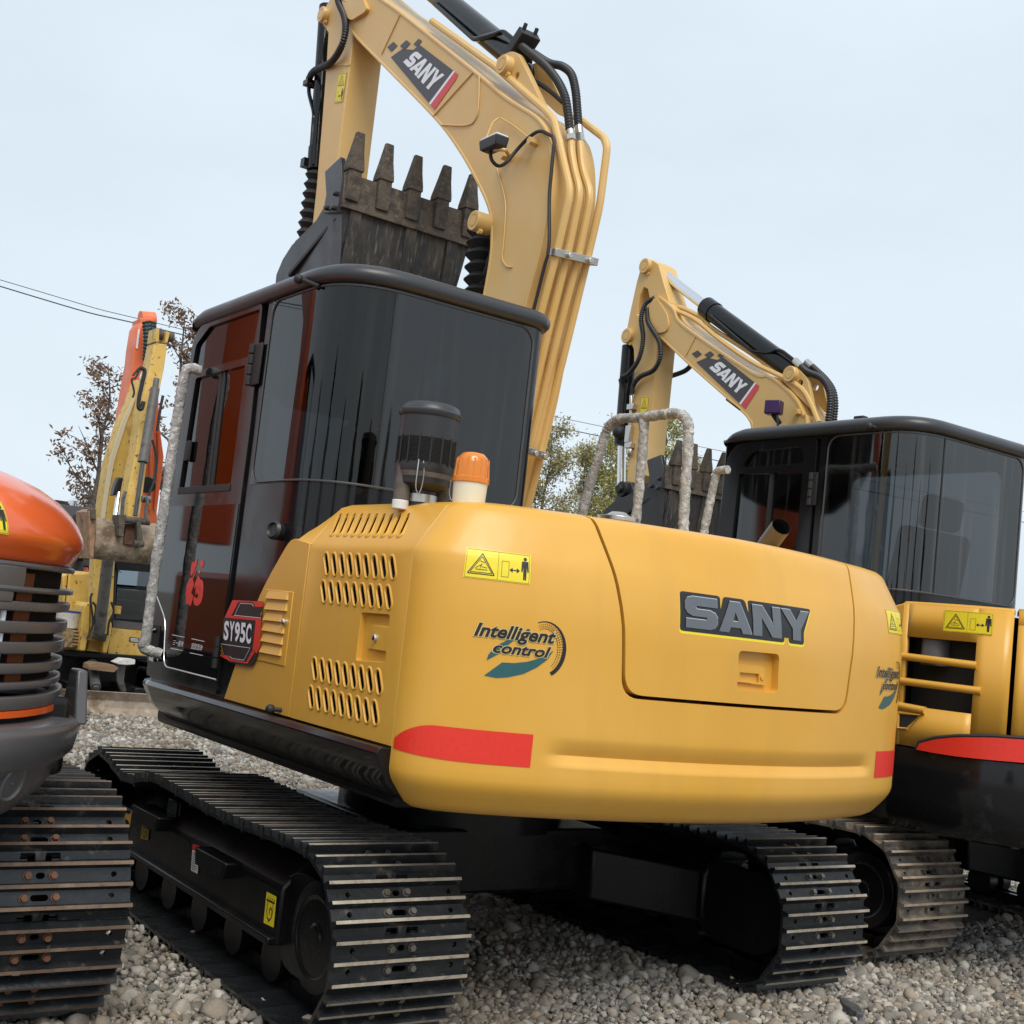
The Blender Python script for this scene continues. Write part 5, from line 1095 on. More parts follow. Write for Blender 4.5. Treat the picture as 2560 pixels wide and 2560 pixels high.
# ---------------------------------------------------------------- things on the hood
fb = hit(zoom(960, 960, 320)(585, 1790), 2, 1.615)
FX, FY = -1.02, 0.72
def filt_at(p): return hit(p, 0, FX)
zf0 = 1.612
cL = hit(zoom(960, 960, 320)(215*1932/1811, 1400*1.0), 0, FX)
ZP = lambda a, bq: (960+a*300/1811.0, 960+bq*320/1932.0)
wl = hit(ZP(250, 600), 0, FX); wr = hit(ZP(1100, 680), 0, FX); FY = (wl.y+wr.y)/2; FR = abs(wl.y-wr.y)/2*0.93
ztp = hit(ZP(680, 330), 0, FX).z; zcap = hit(ZP(680, 560), 0, FX).z; zmesh = hit(ZP(650, 830), 0, FX).z; zband = hit(ZP(600, 1240), 0, FX).z; zbot = hit(ZP(600, 1480), 0, FX).z
b = B(); r = FR; zcap += 0.012; zband -= 0.022; zbot -= 0.012
b.lathe([(0, zbot-0.10), (r*0.5, zbot-0.10), (r*0.5, zbot-0.02), (r*0.9, zbot), (r*0.93, zband-0.01), (r*0.97, zband), (r*0.97, zband+0.02), (r*0.94, zband+0.022), (r*0.95, zmesh), (r*0.96, zcap), (r*0.9, zcap), (0, zcap)], (FX, FY, 0), n=40)
PF = b.build('air_prefilter', PLAS, EX, smooth=40)
b = B(); b.lathe([(0, zcap-0.004), (r*0.99, zcap-0.004), (r*1.04, zcap+0.004), (r*1.04, zcap+0.012), (r*1.0, zcap+0.016), (r*1.0, ztp-0.02), (r*0.94, ztp-0.004), (r*0.8, ztp+0.004), (0, ztp+0.008)], (FX, FY, 0), n=40); b.build('prefilter_cap', ROOF, PF, smooth=40)
b = B()
for k in range(20):
    zz = zband+0.03+(zmesh-zband-0.035)*k/19; b.lathe([(r*0.945, zz-0.0022), (r*0.975, zz), (r*0.945, zz+0.0022)], (FX, FY, 0), n=32)
for k in range(16):
    a = 2*PI*k/16; b.cyl((FX+r*0.965*math.cos(a), FY+r*0.965*math.sin(a), zband+0.02), (FX+r*0.965*math.cos(a), FY+r*0.965*math.sin(a), zmesh), 0.003, 5)
b.build('prefilter_mesh', RUB, PF, smooth=None)
DFP = mat('dusty_plastic', (0.12, 0.105, 0.09), 0.8, noise=[(20, (0.05, 0.045, 0.04), 0.45, 0.65)])
b = B(); b.lathe([(r*0.6, zbot+0.03), (r*0.93, zbot+0.02), (r*0.97, zband-0.004), (r*0.9, zband-0.002)], (FX, FY, 0), n=40)
for s in (-1, 1): b.cyl((FX-r*0.3*0, FY+s*r*0.74, zbot-0.065), (FX, FY+s*r*0.72, zbot+0.05), r*0.26, 18)
b.build('prefilter_base', DFP, PF, smooth=40)
for s in (-1, 1): b = B(); b.cyl((FX, FY+s*r*0.74, zbot-0.085), (FX, FY+s*r*0.74, zbot-0.055), r*0.27, 18); b.build('drain_cap', mat('white_plastic', (0.7, 0.69, 0.66), 0.5), PF, bevel=0.003)
b = B(); b.lathe([(r*0.5, zbot-0.055), (r*0.54, zbot-0.055), (r*0.54, zbot-0.03), (r*0.5, zbot-0.03)], (FX, FY, 0), n=36); b.build('hose_band', ZNC, PF)
b = B(); b.lathe([(0, 1.60), (r*0.56, 1.60), (r*0.56, zbot-0.09), (r*0.5, zbot-0.06), (0, zbot-0.06)], (FX, FY, 0), n=30); b.build('intake_hose', RUB, PF)
for s, yy in ((1, 0.62), (-1, -0.78)):
    x_ = FX-r*math.sqrt(max(0, 1-yy*yy))*0.98; y_ = FY+r*yy*0.98; b = B(); b.tube(spline([(x_, y_-0.008, zband+0.03), (x_-0.006, y_-0.012, zband-0.01), (x_-0.004, y_-0.01, zband-0.055), (x_-0.006, y_, zband-0.075), (x_-0.004, y_+0.01, zband-0.055), (x_-0.006, y_+0.012, zband-0.01), (x_, y_+0.008, zband+0.03)], 5), 0.0018, 6); b.build('wire_clip', ZNC, PF)
# orange beacon
BX_ = -1.22; bl = hit(ZP(1065, 1500), 0, BX_); brr = hit(ZP(1540, 1530), 0, BX_); BY_ = (bl.y+brr.y)/2; br_ = abs(bl.y-brr.y)/2*0.96
zb0 = hit(ZP(1290, 1760), 0, BX_).z; zb1 = hit(ZP(1300, 1490), 0, BX_).z; zb2 = hit(ZP(1300, 1420), 0, BX_).z; zb3 = hit(ZP(1330, 1030), 0, BX_).z
AMB = mat('amber_plastic', (0.95, 0.30, 0.02), 0.12, coat=0.3)
AMB.node_tree.nodes['Principled BSDF'].inputs['Transmission Weight'].default_value = 0.35
b = B(); b.lathe([(0, 1.60), (br_*0.86, 1.60), (br_*0.92, zb0+0.004), (br_*0.96, zb1), (0, zb1)], (BX_, BY_, 0), n=36); BE = b.build('beacon', mat('cream_plastic', (0.74, 0.69, 0.52), 0.5), EX, smooth=40)
b = B(); h_ = zb3-zb2; b.lathe([(br_*0.98, zb1-0.002), (br_*1.04, zb1), (br_*1.04, zb2), (br_*0.96, zb2+0.003), (br_*0.92, zb2+h_*0.5), (br_*0.84, zb2+h_*0.78), (br_*0.62, zb2+h_*0.95), (br_*0.3, zb3), (0, zb3)], (BX_, BY_, 0), n=36)
for k in range(14):
    a = 2*PI*k/14; b.cyl((BX_+br_*0.95*math.cos(a), BY_+br_*0.95*math.sin(a), zb2), (BX_+br_*0.86*math.cos(a), BY_+br_*0.86*math.sin(a), zb2+h_*0.74), 0.0035, 5)
b.build('beacon_dome', AMB, BE, smooth=50)
# wrapped guard rails, filler cap and exhaust behind the cover
ZH = zoom(1440, 960, 560)
def rail_pts(pts, ys, z=ZH): return [hit(z(*p), 1, y) for p, y in zip(pts, ys)]
R4 = random.Random(5)
def foam(name, pts, r):
    p = spline(pts, 8); b = B(); b.tube(p, [r*(1+R4.uniform(-0.10, 0.12)) for _ in p], 14); return b.build(name, FOAM, EX)
yr = -0.93
loop = rail_pts(((45, 1150), (120, 860), (200, 620), (250, 440), (300, 350), (390, 300), (560, 290), (760, 262), (870, 255), (935, 285), (968, 360), (965, 560), (950, 800), (935, 1050), (925, 1290)), [yr]*15)
GRL = foam('guard_rail', loop, 0.024)
foam('guard_rail', rail_pts(((588, 300), (580, 480), (560, 720), (540, 950), (512, 1225)), [yr]*5), 0.023)
foam('grab_rail', rail_pts(((1310, 738), (1230, 750), (1205, 800), (1160, 1000), (1115, 1220), (1100, 1320)), [-1.05]*6), 0.018)
p = hit(ZH(360, 1190), 1, -0.4); b = B(); b.lathe([(0.07, -0.12), (0.07, 0.0), (0.085, 0.002), (0.085, 0.02), (0.05, 0.026), (0.03, 0.04), (0, 0.04)], (p.x, p.y, p.z), (0, 0, 1), 28); b.build('filler_cap', ZNC, EX, bevel=0.002)
e0_ = hit(zoom(1760, 1040, 800)(375, 790), 0, -1.2); e1_ = hit(zoom(1760, 1040, 800)(468, 665), 0, -1.30); ed = (e1_-e0_).normalized()
b = B(); pth = [Vector((-1.2, e0_.y+0.05, 1.55)), Vector((-1.2, e0_.y+0.03, e0_.z-0.06)), e0_, e1_]; pth = fillet(pth, 0.05)
b.tube(pth, 0.036, 20, caps=False); b.tube(pth, 0.032, 20, m=1, caps=False); b.build('exhaust_pipe', [mat('exhaust_steel', (0.15, 0.14, 0.13), 0.4, 0.3, noise=[(8, (0.14, 0.11, 0.09), 0.4, 0.7)]), INK], EX)
# ================================================================ excavator parked on the right
O2 = Vector((0.23, -2.8, 0))
E2 = thing('crawler_excavator', 'yellow and black crawler excavator with wide vent slots and black tail, without beacon', 'excavator', tuple(O2))
DSH = mat('muddy_track_steel', (0.05, 0.047, 0.043), 0.7, noise=[(9, (0.17, 0.135, 0.10), 0.42, 0.62), (45, (0.24, 0.20, 0.155), 0.58, 0.75)], bump=(50, 0.4))
SHOE_B = make_shoe_mesh('track_shoe', 0.45, mat('dusty_grouser_tip', (0.30, 0.24, 0.18), 0.8, noise=[(30, (0.17, 0.14, 0.11), 0.5, 0.7)]), BOLT, base=DSH)
undercarriage(E2, 0.23, -2.8, PATH_A, 36, SHOE_B, -0.945, 0.985, 0.285, 0.255, 0.225, 1.83)
S2 = -1.70
ZN = zoom(1760, 1040, 800)
def Z2(a, b): return (2100+a*460/1347.0, 1440+b*460/1347.0)
make_cab(E2, S2, 0.37, -0.84, 0.90, 0.89, 1.625, 2.335, -0.293, 0.36, -0.345, -1.905, GLSR, rl=0.20, streak=GLSR)
def side2(z, pts, y=S2): return [(q.x, q.z) for q in (hit(z(*p), 1, y) for p in pts)]
up2 = side2(ZN, ((300, 215), (600, 180), (615, 285), (225, 315))); sl2 = side2(ZN, ((215, 350), (600, 340), (560, 790), (140, 730)))
b = B(); b.prism(fillet2([(-0.288, 0.905), (0.352, 0.905), (0.35, 1.7), (0.325, 2.27), (0.26, 2.335), (-0.275, 2.335)], [0, 0.02, 0, 0.08, 0.08, 0.03], 5), 1, S2-0.035, S2+0.006, [fillet2(up2, 0.04), fillet2([sl2[0], sl2[1], (sl2[1][0]-0.0, 1.62), (sl2[0][0]+0.01, 1.62)], 0.02)]); D2 = b.build('door', BLK, E2, bevel=0.003)
b = B(); b.prism(up2, 1, S2-0.014, S2-0.010); b.build('upper_pane', GLSR, D2)
mx = hit(ZN(405, 350), 1, S2).x
b = B(); b.prism([(sl2[0][0]+0.012, sl2[0][1]), (mx, sl2[1][1]), (mx, 1.62), (sl2[0][0]+0.012, 1.62)], 1, S2-0.014, S2-0.010); b.build('sliding_pane', GLSR, D2)
b = B(); b.prism([(mx, sl2[0][1]), (sl2[1][0], sl2[1][1]), (sl2[1][0], 1.62), (mx, 1.62)], 1, S2-0.020, S2-0.016); b.build('fixed_pane', GLSR, D2)
b = B(); b.bx(mx-0.012, mx+0.012, S2-0.022, S2-0.004, 1.62, sl2[0][1]); b.build('sliding_window_frame', RUB, D2)
b = B(); b.bx(-0.30, -0.25, S2+0.001, S2+0.012, 2.0, 2.16)
for k in range(4): b.cyl((-0.265, S2+0.014, 2.0+k*0.041), (-0.265, S2+0.014, 2.036+k*0.041), 0.012, 10)
b.build('door_hinge', RUB, D2, bevel=0.002)
q = hit(ZN(1015, 62), 1, S2+0.03); b = B(); b.cyl((q.x-0.05, S2, q.z-0.015), (q.x, S2+0.03, q.z), 0.008); b.sphere((q.x+0.01, S2+0.035, q.z), 0.018); b.build('door_stop', RUB, E2)
q = hit(zoom(1920, 640, 640)(700, 1225), 1, -2.0); b = B(); b.bx(q.x-0.03, q.x+0.03, q.y-0.02, q.y+0.02, q.z-0.06, q.z+0.01); b.build('roof_stub', RUB, E2, bevel=0.004)

# tail: plan curve from the flank round to the rear
def t2_plan(n=70):
    out = []
    for i in range(n+1):
        th = PI/2*i/n; e = 2/2.5; out.append((-0.84-0.86*math.sin(th)**e, -2.8+1.10*math.cos(th)**e))
    s = [0]
    for a, c in zip(out, out[1:]): s.append(s[-1]+math.hypot(c[0]-a[0], c[1]-a[1]))
    return out, s
T2, T2S = t2_plan()
def t2(s, z, off=0.0):
    mir = s > T2S[-1]
    if mir: s = 2*T2S[-1]-s
    s = max(0.0, min(s, T2S[-1]-1e-6)); i = max(k for k in range(len(T2S)-1) if T2S[k] <= s)
    a, c = T2[i], T2[i+1]; t = (s-T2S[i])/(T2S[i+1]-T2S[i]); tx, ty = c[0]-a[0], c[1]-a[1]; l = math.hypot(tx, ty); nx, ny = ty/l, -tx/l
    if nx*(a[0]+0.84)+ny*(a[1]+2.8) < 0: nx, ny = -nx, -ny
    x, y = a[0]+tx*t+nx*off, a[1]+ty*t+ny*off
    return Vector((x, -5.6-y if mir else y, z))
def t2_hit(p):
    """pixel onto the near side of the tail surface: s and z"""
    d = C_R*((p[0]-1280)/F_PX)+C_D*((p[1]-1280)/F_PX)+C_F; best = None; prev = None
    for k in range(900):
        s = 2*T2S[-1]*k/899; u = t2(s, 0)-CAM; cr = u.x*d.y-u.y*d.x; D = u.x*d.x+u.y*d.y
        if prev is not None and prev*cr <= 0 and (best is None or D < best[0]): best = (D, s)
        prev = cr
    if best is None: return 0.0, CAM.z+d.z*((t2(0, 0)-CAM).x*d.x+(t2(0, 0)-CAM).y*d.y)/(d.x*d.x+d.y*d.y)
    return best[1], CAM.z+d.z*best[0]/(d.x*d.x+d.y*d.y)
def t2_patch(b, s0, s1, z0, z1, off=0.0, ns=None, zfun=None):
    n = ns or max(2, int(abs(s1-s0)/0.03)); zs = [z0, z1]; v = []; f = []
    for i in range(n+1):
        s = s0+(s1-s0)*i/n; v += [t2(s, z0, off), t2(s, z1, off)]
    b.add(v, [(2*i, 2*i+2, 2*i+3, 2*i+1) for i in range(n)])
sA, zA = t2_hit(Z2(480, 560)); sB, _ = t2_hit(Z2(980, 700)); sR, _ = t2_hit(Z2(1260, 700)); zT = t2_hit(Z2(480, 440))[1]; zBo = t2_hit(Z2(1000, 1015))[1]; z0p = 0.945; ztop = t2_hit(Z2(700, 215))[1]
sTot = 2*T2S[-1]
b = B()
t2_patch(b, 0, sA, z0p, ztop); t2_patch(b, sB, sR-0.006, z0p, ztop); t2_patch(b, sA, sB, zT, ztop); t2_patch(b, sA, sB, z0p, zBo)
# shoulder above the panel
v = []; n = 40
for i in range(n+1):
    s = (sR-0.006)*i/n; v += [t2(s, ztop, 0), t2(s, ztop+0.012, -0.02), t2(s, ztop+0.016, -0.25)]
b.add(v, [(3*i+k, 3*i+3+k, 3*i+4+k, 3*i+1+k) for i in range(n) for k in (0, 1)])
VP = b.build('vent_panel', YEL, E2, smooth=50); md = VP.modifiers.new('solid', 'SOLIDIFY'); md.thickness = 0.02; md.offset = -1
for pts in (((440, 585), (1000, 655)), ((425, 765), (1028, 842)), ((412, 945), (620, 985))):
    (s0, za), (s1, zb_) = t2_hit(Z2(*pts[0])), t2_hit(Z2(*pts[1]))
    b = B(); b.tube([t2(s0+(s1-s0)*i/14, za+(zb_-za)*i/14, 0.0) for i in range(15)], 0.0165, 10); b.build('vent_bar', YEL, VP, smooth=60)
b = B(); t2_patch(b, sA-0.03, sB+0.03, zBo-0.05, zT+0.05, -0.10); b.build('radiator_core', mat('radiator_mesh', (0.012, 0.012, 0.013), 0.6, bump=(300, 0.8)), E2)
RES = mat('grey_tank', (0.09, 0.09, 0.10), 0.5); q = t2(sA+0.10, 1.3, -0.075); b = B(); b.lathe([(0.0, 0), (0.06, 0), (0.06, 0.15), (0.05, 0.17), (0.02, 0.17), (0.02, 0.19), (0.0, 0.19)], (q.x, q.y, 1.30), n=20); b.build('coolant_tank', RES, E2)
# small three-cornered vent: dark sheet painting the shaded opening below the bars
tv = [t2_hit(Z2(*p)) for p in ((430, 1000), (590, 1018), (490, 1120), (425, 1110))]
d = Decal(lambda u, v, l: t2(u, v, l), 0.002, 0.001, 0.03); d.poly(tv, 0); d.build('corner_vent', [INT], VP)
b = B(); pts = [t2(*t, 0.004) for t in tv]; b.tube(pts+[pts[0]], 0.007, 8); b.build('vent_frame', YEL, VP)
# rear of the hood past the dark seam, black tail below
b = B(); v = []; 
t2_patch(b, sR+0.012, sTot, 0.945, 1.50, 0.004); n = 40
for i in range(n+1):
    s = sR+0.012+(sTot-sR-0.012)*i/n; v += [t2(s, 1.50, 0.004), t2(s, 1.56, -0.03), t2(s, 1.575, -0.12), t2(s, 1.58, -0.5)]
b.add(v, [(4*i+k, 4*i+4+k, 4*i+5+k, 4*i+1+k) for i in range(n) for k in (0, 1, 2)]); o = b.build('rear_cover', YEL, E2, smooth=50); md = o.modifiers.new('solid', 'SOLIDIFY'); md.thickness = 0.02; md.offset = -1
b = B(); rings = []
for off, z in ((-0.10, 0.585), (-0.03, 0.60), (0.0, 0.65), (0.012, 0.75), (0.012, 0.90), (0.004, 0.938), (-0.05, 0.942)):
    rings.append([t2(sTot*i/90, z, off) for i in range(91)])
b.loft(rings); b.build('counterweight', BLK, E2, smooth=40)
rp = [t2_hit(Z2(*p)) for p in ((572, 1270), (590, 1225), (700, 1195), (860, 1180), (1100, 1180), (1343, 1195), (1343, 1365), (1100, 1345), (860, 1320), (700, 1295))]
d = Decal(lambda u, v, l: t2(u, v, 0.018+l), 0.0025, 0.001, 0.04); d.poly([(s, z) for s, z in rp], 0); d.build('red_reflector', [REDS], E2)
b = B(); b.tube([t2(s, z+0.006, 0.016) for s, z in rp[:6]], 0.008, 8); b.build('reflector_trim', RUB, E2)
wq = [t2_hit(Z2(*p)) for p in ((750, 410), (1115, 425), (1105, 268), (740, 252))]
d = Decal(lambda u, v, l: t2(u, v, l), 0.002, 0.001, 0.03); warning(d, wq[0][0], (wq[0][1]+wq[1][1])/2, wq[1][0], (wq[2][1]+wq[3][1])/2, 6); d.build('warning_sticker', [DECY, INK], E2)
b = B(); b.bx(-1.0, 0.75, -3.75, -1.85, 0.70, 0.885); b.bx(-1.12, -0.86, -3.6, -2.05, 0.95, 1.55); b.build('revolving_frame', SAT, E2, bevel=0.02)
b = B(); b.loft([[(x, S2+y, z) for y, z in ((0.0, 0.93), (0.03, 0.93), (0.035, 0.90), (0.0, 0.78), (-0.12, 0.70), (-0.3, 0.70), (-0.3, 0.93))] for x in (-0.86, 0.42)]); b.build('side_skirt', BLK, E2, smooth=50)
b = B(); b.prism([(-0.855, 0.935), (-0.31, 0.935), (-0.44, 1.30), (-0.62, 1.50), (-0.855, 1.56)], 1, S2-0.02, S2+0.002); b.build('front_side_panel', YEL, E2, bevel=0.006)

# boom, arm and bucket of the right machine
Y2 = -2.8; B2 = Y2+BH
out2 = side2(ZV, ((1170, 330), (1215, 305), (1330, 400), (1370, 488), (1510, 600), (1932, 880)), B2)+side2(zoom(1920, 640, 640), ((0, 905), (120, 990), (210, 1090), (262, 1200), (285, 1260)), B2)+[(0.66, 2.2), (0.50, 1.3), (0.45, 1.1)]
inn2 = side2(ZV, ((1180, 520), (1210, 580), (1290, 662), (1500, 858), (1840, 1158)), B2)+side2(ZH, ((1290, 130), (1430, 238), (1490, 310), (1512, 400)), B2)+[(1.12, 2.2), (0.92, 1.3), (0.85, 1.05)]
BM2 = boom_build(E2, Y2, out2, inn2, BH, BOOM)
b = B(); b.cyl((0.65, Y2-0.2, 1.08), (0.65, Y2+0.2, 1.08), 0.07); b.bx(0.45, 0.85, Y2-0.19, Y2-0.14, 0.85, 1.2); b.bx(0.45, 0.85, Y2+0.14, Y2+0.19, 0.85, 1.2); b.build('boom_mount', SAT, E2)
cb2 = [Vector(q) for q in side2(ZV, ((1510, 800), (1880, 1155), (1990, 985), (1670, 730)), B2)]; mm = band_map(cb2)
d = Decal(lambda u, v, l: Vector((u, B2-0.004+l, v))); brand_band(lambda a, bb: mm((a-0.16)/0.84, bb))(d); d.build('brand_decal', [DECG, WHT, MATS['red_print']], BM2)
c = [hit(ZV(*p), 1, B2) for p in ((1510, 600), (1430, 755))]; b = B(); b.tube(c, 0.003, 6); b.build('weld_seam', BOOM, BM2)
# pipes along the boom top
for pts, ys in ((((1190, 370), (1330, 405), (1500, 480), (1700, 640), (1932, 800)), [B2-0.03]*5), (((1210, 315), (1340, 380), (1400, 390), (1540, 460), (1640, 550), (1932, 740)), [B2-0.09]*6)):
    c = pxline(ZV, pts, ys); e = pxline(zoom(1920, 640, 640), ((120, 920), (260, 1010), (330, 1130), (380, 1255)), [ys[0]]*4)
    b = B(); b.tube(spline(c+e, 5), 0.016, 8); b.build('hydraulic_pipe', BOOM, BM2)
c = pxline(ZV, ((1390, 470), (1560, 560), (1740, 690), (1932, 810)), [B2-0.02]*4)
ear2 = side2(zoom(1920, 640, 640), ((110, 940), (120, 870), (180, 845), (230, 850), (300, 930), (350, 1180), (250, 1080)), Y2+0.08)
for y0, y1 in ((0.055, 0.085), (-0.085, -0.055)):
    q = hit(zoom(1920, 640, 640)(247, 958), 1, Y2+0.08); b = B(); b.prism(fillet2(ear2, 0.03), 1, Y2+y0, Y2+y1, [[(q.x+0.022*math.cos(a*PI/6), q.z+0.022*math.sin(a*PI/6)) for a in range(12)]]); b.build('bracket_ear', BOOM, BM2, bevel=0.003)
q = hit(zoom(1920, 640, 640)(155, 888), 1, Y2+0.12); boss(E2, 'pin_boss', (q.x, q.z), Y2+0.04, Y2+0.12, 0.05, BOOM)
r0 = hit(ZV(1215, 95), 1, Y2); r1 = hit(ZV(1600, 395), 1, Y2); r2 = Vector((q.x, Y2, q.z))
b = B(); b.cyl(r0, r1.lerp(r2, 0.1), 0.035, 18); ACR = b.build('cylinder_rod', CHR, E2); b = B(); dd = (r2-r1).normalized(); b.cyl(r1, r2-dd*0.08, 0.066, 28); b.cyl(r1-dd*0.02, r1+dd*0.08, 0.072, 28); b.cyl(r2-dd*0.1, r2, 0.05); b.build('arm_cylinder', BLK, E2)
b = B(); b.tube(fillet(pxline(ZV, ((1615, 450), (1932, 720)), (Y2+0.08, Y2+0.08))+pxline(zoom(1920, 640, 640), ((0, 735), (70, 705), (110, 720), (200, 790)), [Y2+0.06]*4), 0.03), 0.012, 8); b.build('cylinder_pipe', BLK, E2)
for pts, y in ((((205, 790), (290, 870), (400, 920), (455, 1000), (470, 1100), (455, 1250)), Y2+0.06), (((290, 800), (370, 870), (440, 940), (490, 1020), (505, 1120), (495, 1250)), Y2-0.02)):
    c = pxline(zoom(1920, 640, 640), pts, [y]*len(pts)); ribbed(spline(c, 8), 0.020, 0.016).build('hydraulic_hose', HOSE, E2, smooth=60)
    b = B(); b.cyl(c[0], c[0].lerp(c[1], 0.55), 0.023, 10); b.build('hose_fitting', ZNC, E2)
# purple work lamp
q = hit(zoom(1920, 640, 640)(45, 1145), 1, B2+0.10); b = B(); b.box(q, (0.10, 0.07, 0.085), 0, Matrix.Rotation(0.4, 3, 'Z')); L2 = b.build('work_lamp', mat('purple_housing', (0.035, 0.008, 0.07), 0.25), E2, bevel=0.008)
b = B(); b.cyl(q-Vector((0, 0, 0.04)), q-Vector((0, 0.06, 0.085)), 0.016, 10); b.tube(spline([q+Vector((-0.03, 0, -0.03)), q+Vector((-0.05, 0.01, -0.09)), q+Vector((-0.05, 0, -0.18))], 5), 0.007, 6); b.build('lamp_bracket', RUB, L2)
c4 = [hit(zoom(1920, 640, 640)(*p), 1, B2+0.002) for p in ((195, 1210), (265, 1225), (270, 1150), (195, 1140))]; b = B(); p_ = (c4[0]+c4[1]+c4[2]+c4[3])/4; b.cyl(p_, p_+Vector((0, 0.03, 0)), 0.02, 6); b.build('cable_bolt', BOOM, BM2)
# arm
A2 = Y2+0.085
ap = side2(ZV, ((1140, 40), (1100, 60), (1060, 200), (1010, 430), (985, 560), (1000, 620), (1038, 700), (1045, 900), (1040, 1000), (985, 1700)), A2)
ap2 = [(2.20, 2.34), (2.155, 2.40), (2.15, 3.30), (2.09, 3.55)]+side2(ZV, ((1310, 350), (1265, 200), (1225, 60), (1180, 30)), A2)
hole = [(q.x, q.z) for q in (hit(ZV(*p), 1, A2) for p in ((1065, 440), (1085, 300), (1115, 235), (1145, 250), (1160, 330), (1130, 380), (1075, 450)))]
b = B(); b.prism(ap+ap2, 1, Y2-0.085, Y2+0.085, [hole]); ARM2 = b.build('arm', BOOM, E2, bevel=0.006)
tip2 = side2(ZV, ((1200, 300), (1290, 440), (1300, 520), (1280, 570), (1215, 585), (1160, 500), (1150, 380)), B2+0.01)
b = B(); b.prism(fillet2(tip2, 0.03), 1, B2-0.02, B2+0.008); b.build('boom_tip_plate', BOOM, BM2, bevel=0.004)
for px_, r_ in (((1115, 72), 0.055), ((980, 600), 0.055)):
    q = hit(ZV(*px_), 1, A2+0.03); boss(E2, 'pin_boss', (q.x, q.z), Y2+0.03, A2+0.03, r_, BOOM)
k0 = hit(ZV(1008, 680), 1, Y2+0.02); k1 = hit(ZV(950, 1430), 1, Y2+0.02); k2 = hit(ZV(945, 1740), 1, Y2+0.02)
b = B(); b.cyl(k0, k1, 0.055, 24); b.cyl(k1-(k1-k0).normalized()*0.1, k1, 0.06, 24); BC2 = b.build('bucket_cylinder', BLK, E2)
b = B(); b.cyl(k1, k2, 0.03, 18); b.build('cylinder_rod', CHR, BC2)
b = B(); b.tube(pxline(ZV, ((940, 930), (955, 1000), (945, 1100), (935, 1300)), [A2]*4), 0.017, 8); q = hit(ZV(930, 1330), 1, A2); b.sphere(q, 0.05); b.build('cylinder_pipe', RUB, BC2)
b = B(); b.tube(pxline(ZV, ((1022, 1050), (1020, 1160), (1008, 1300)), [A2+0.02]*3), 0.014, 8); q = hit(ZV(1005, 1345), 1, A2+0.02); b.box(q, (0.05, 0.04, 0.12)); q = hit(ZV(1008, 1430), 1, A2+0.02); b.box(q, (0.07, 0.04, 0.04)); q = hit(ZV(1025, 1140), 1, A2+0.02); b.box(q, (0.07, 0.04, 0.04)); q = hit(ZV(1010, 1480), 1, A2+0.02); b.sphere(q, 0.022, sc=(1, 1, 1.8)); b.build('quick_coupler_line', ZNC, E2, bevel=0.003)
for pts, ys in ((((1200, 315), (1130, 360), (1095, 470), (1110, 620), (1080, 770), (1010, 880), (950, 915)), (0.02, 0.04, 0.05, 0.05, 0.05, 0.04, 0.02)), (((1140, 400), (1150, 500), (1230, 640), (1240, 760), (1190, 860), (1090, 910), (1040, 970), (1028, 1040)), (0.03, 0.05, 0.06, 0.06, 0.05, 0.04, 0.03, 0.02)), (((1480, 820), (1420, 870), (1310, 910)), (-0.20, -0.22, -0.22))):
    ribbed(spline(pxline(ZV, pts, [A2+y for y in ys]), 8), 0.016, 0.016).build('hydraulic_hose', HOSE, E2, smooth=60)
q4 = [hit(ZV(*p), 1, A2) for p in ((1080, 1265), (1135, 1265), (1155, 1062), (1100, 1062))]
d = Decal(lambda u, v, l: (q4[0].lerp(q4[1], u)).lerp(q4[3].lerp(q4[2], u), v)+Vector((0, 0.0005+l, 0))); warning(d, 0, 0, 1, 1, 1, True); d.build('warning_sticker', [DECY, INK], ARM2)
make_bucket(E2, 1.64, 2.405, 0.86, Y2, 0.345, 5, 0.135)
q = hit(ZH(425, 912), 1, Y2+0.12); b = B(); b.cyl((q.x, Y2-0.12, q.z), (q.x, Y2+0.16, q.z), 0.055); b.cyl((q.x, Y2+0.16, q.z), (q.x, Y2+0.19, q.z), 0.03, 8); b.build('link_pin', RUB, E2, bevel=0.004)
b = B()
for s in (-1, 1): b.prism([(q.x+0.06, q.z+0.03), (q.x-0.06, q.z+0.05), (1.95, 1.95), (2.1, 1.85), (2.45, 2.0)], 1, Y2+s*0.10, Y2+s*0.13)
b.build('bucket_link', DKST, E2, bevel=0.004)
# ================================================================ orange excavator at the left edge
O3 = Vector((0.6, 2.75, 0))
E3 = thing('crawler_excavator', 'glossy orange excavator with dark grey slatted grille, grey bumper and rust-bolted track', 'excavator', tuple(O3))
SHOE_C = make_shoe_mesh('track_shoe', 0.50, TIPR, RUST)
PATH_C = track_path(-0.535, 2.05, 0.335, 0.305, lambda t: -0.02*math.sin(PI*t)**2)
make_track(E3, 'track', 1.85, PATH_C, 45, SHOE_C)
make_track(E3, 'track', 3.65, PATH_C, 45, SHOE_C)
for yc in (1.85, 3.65):
    b = B(); b.bx(-0.30, 1.8, yc-0.14, yc+0.14, 0.20, 0.50); b.cyl((-0.535, yc-0.16, 0.335), (-0.535, yc+0.16, 0.335), 0.20, 28); b.cyl((2.05, yc-0.08, 0.335), (2.05, yc+0.08, 0.335), 0.25, 28); b.build('track_frame', SAT, E3, bevel=0.01)
b = B(); b.bx(0.0, 1.2, 1.95, 3.55, 0.25, 0.6); b.lathe([(0.5, 0.55), (0.5, 0.75), (0, 0.75)], (0.6, 2.75, 0), n=40); b.build('carbody', SAT, E3, bevel=0.02)
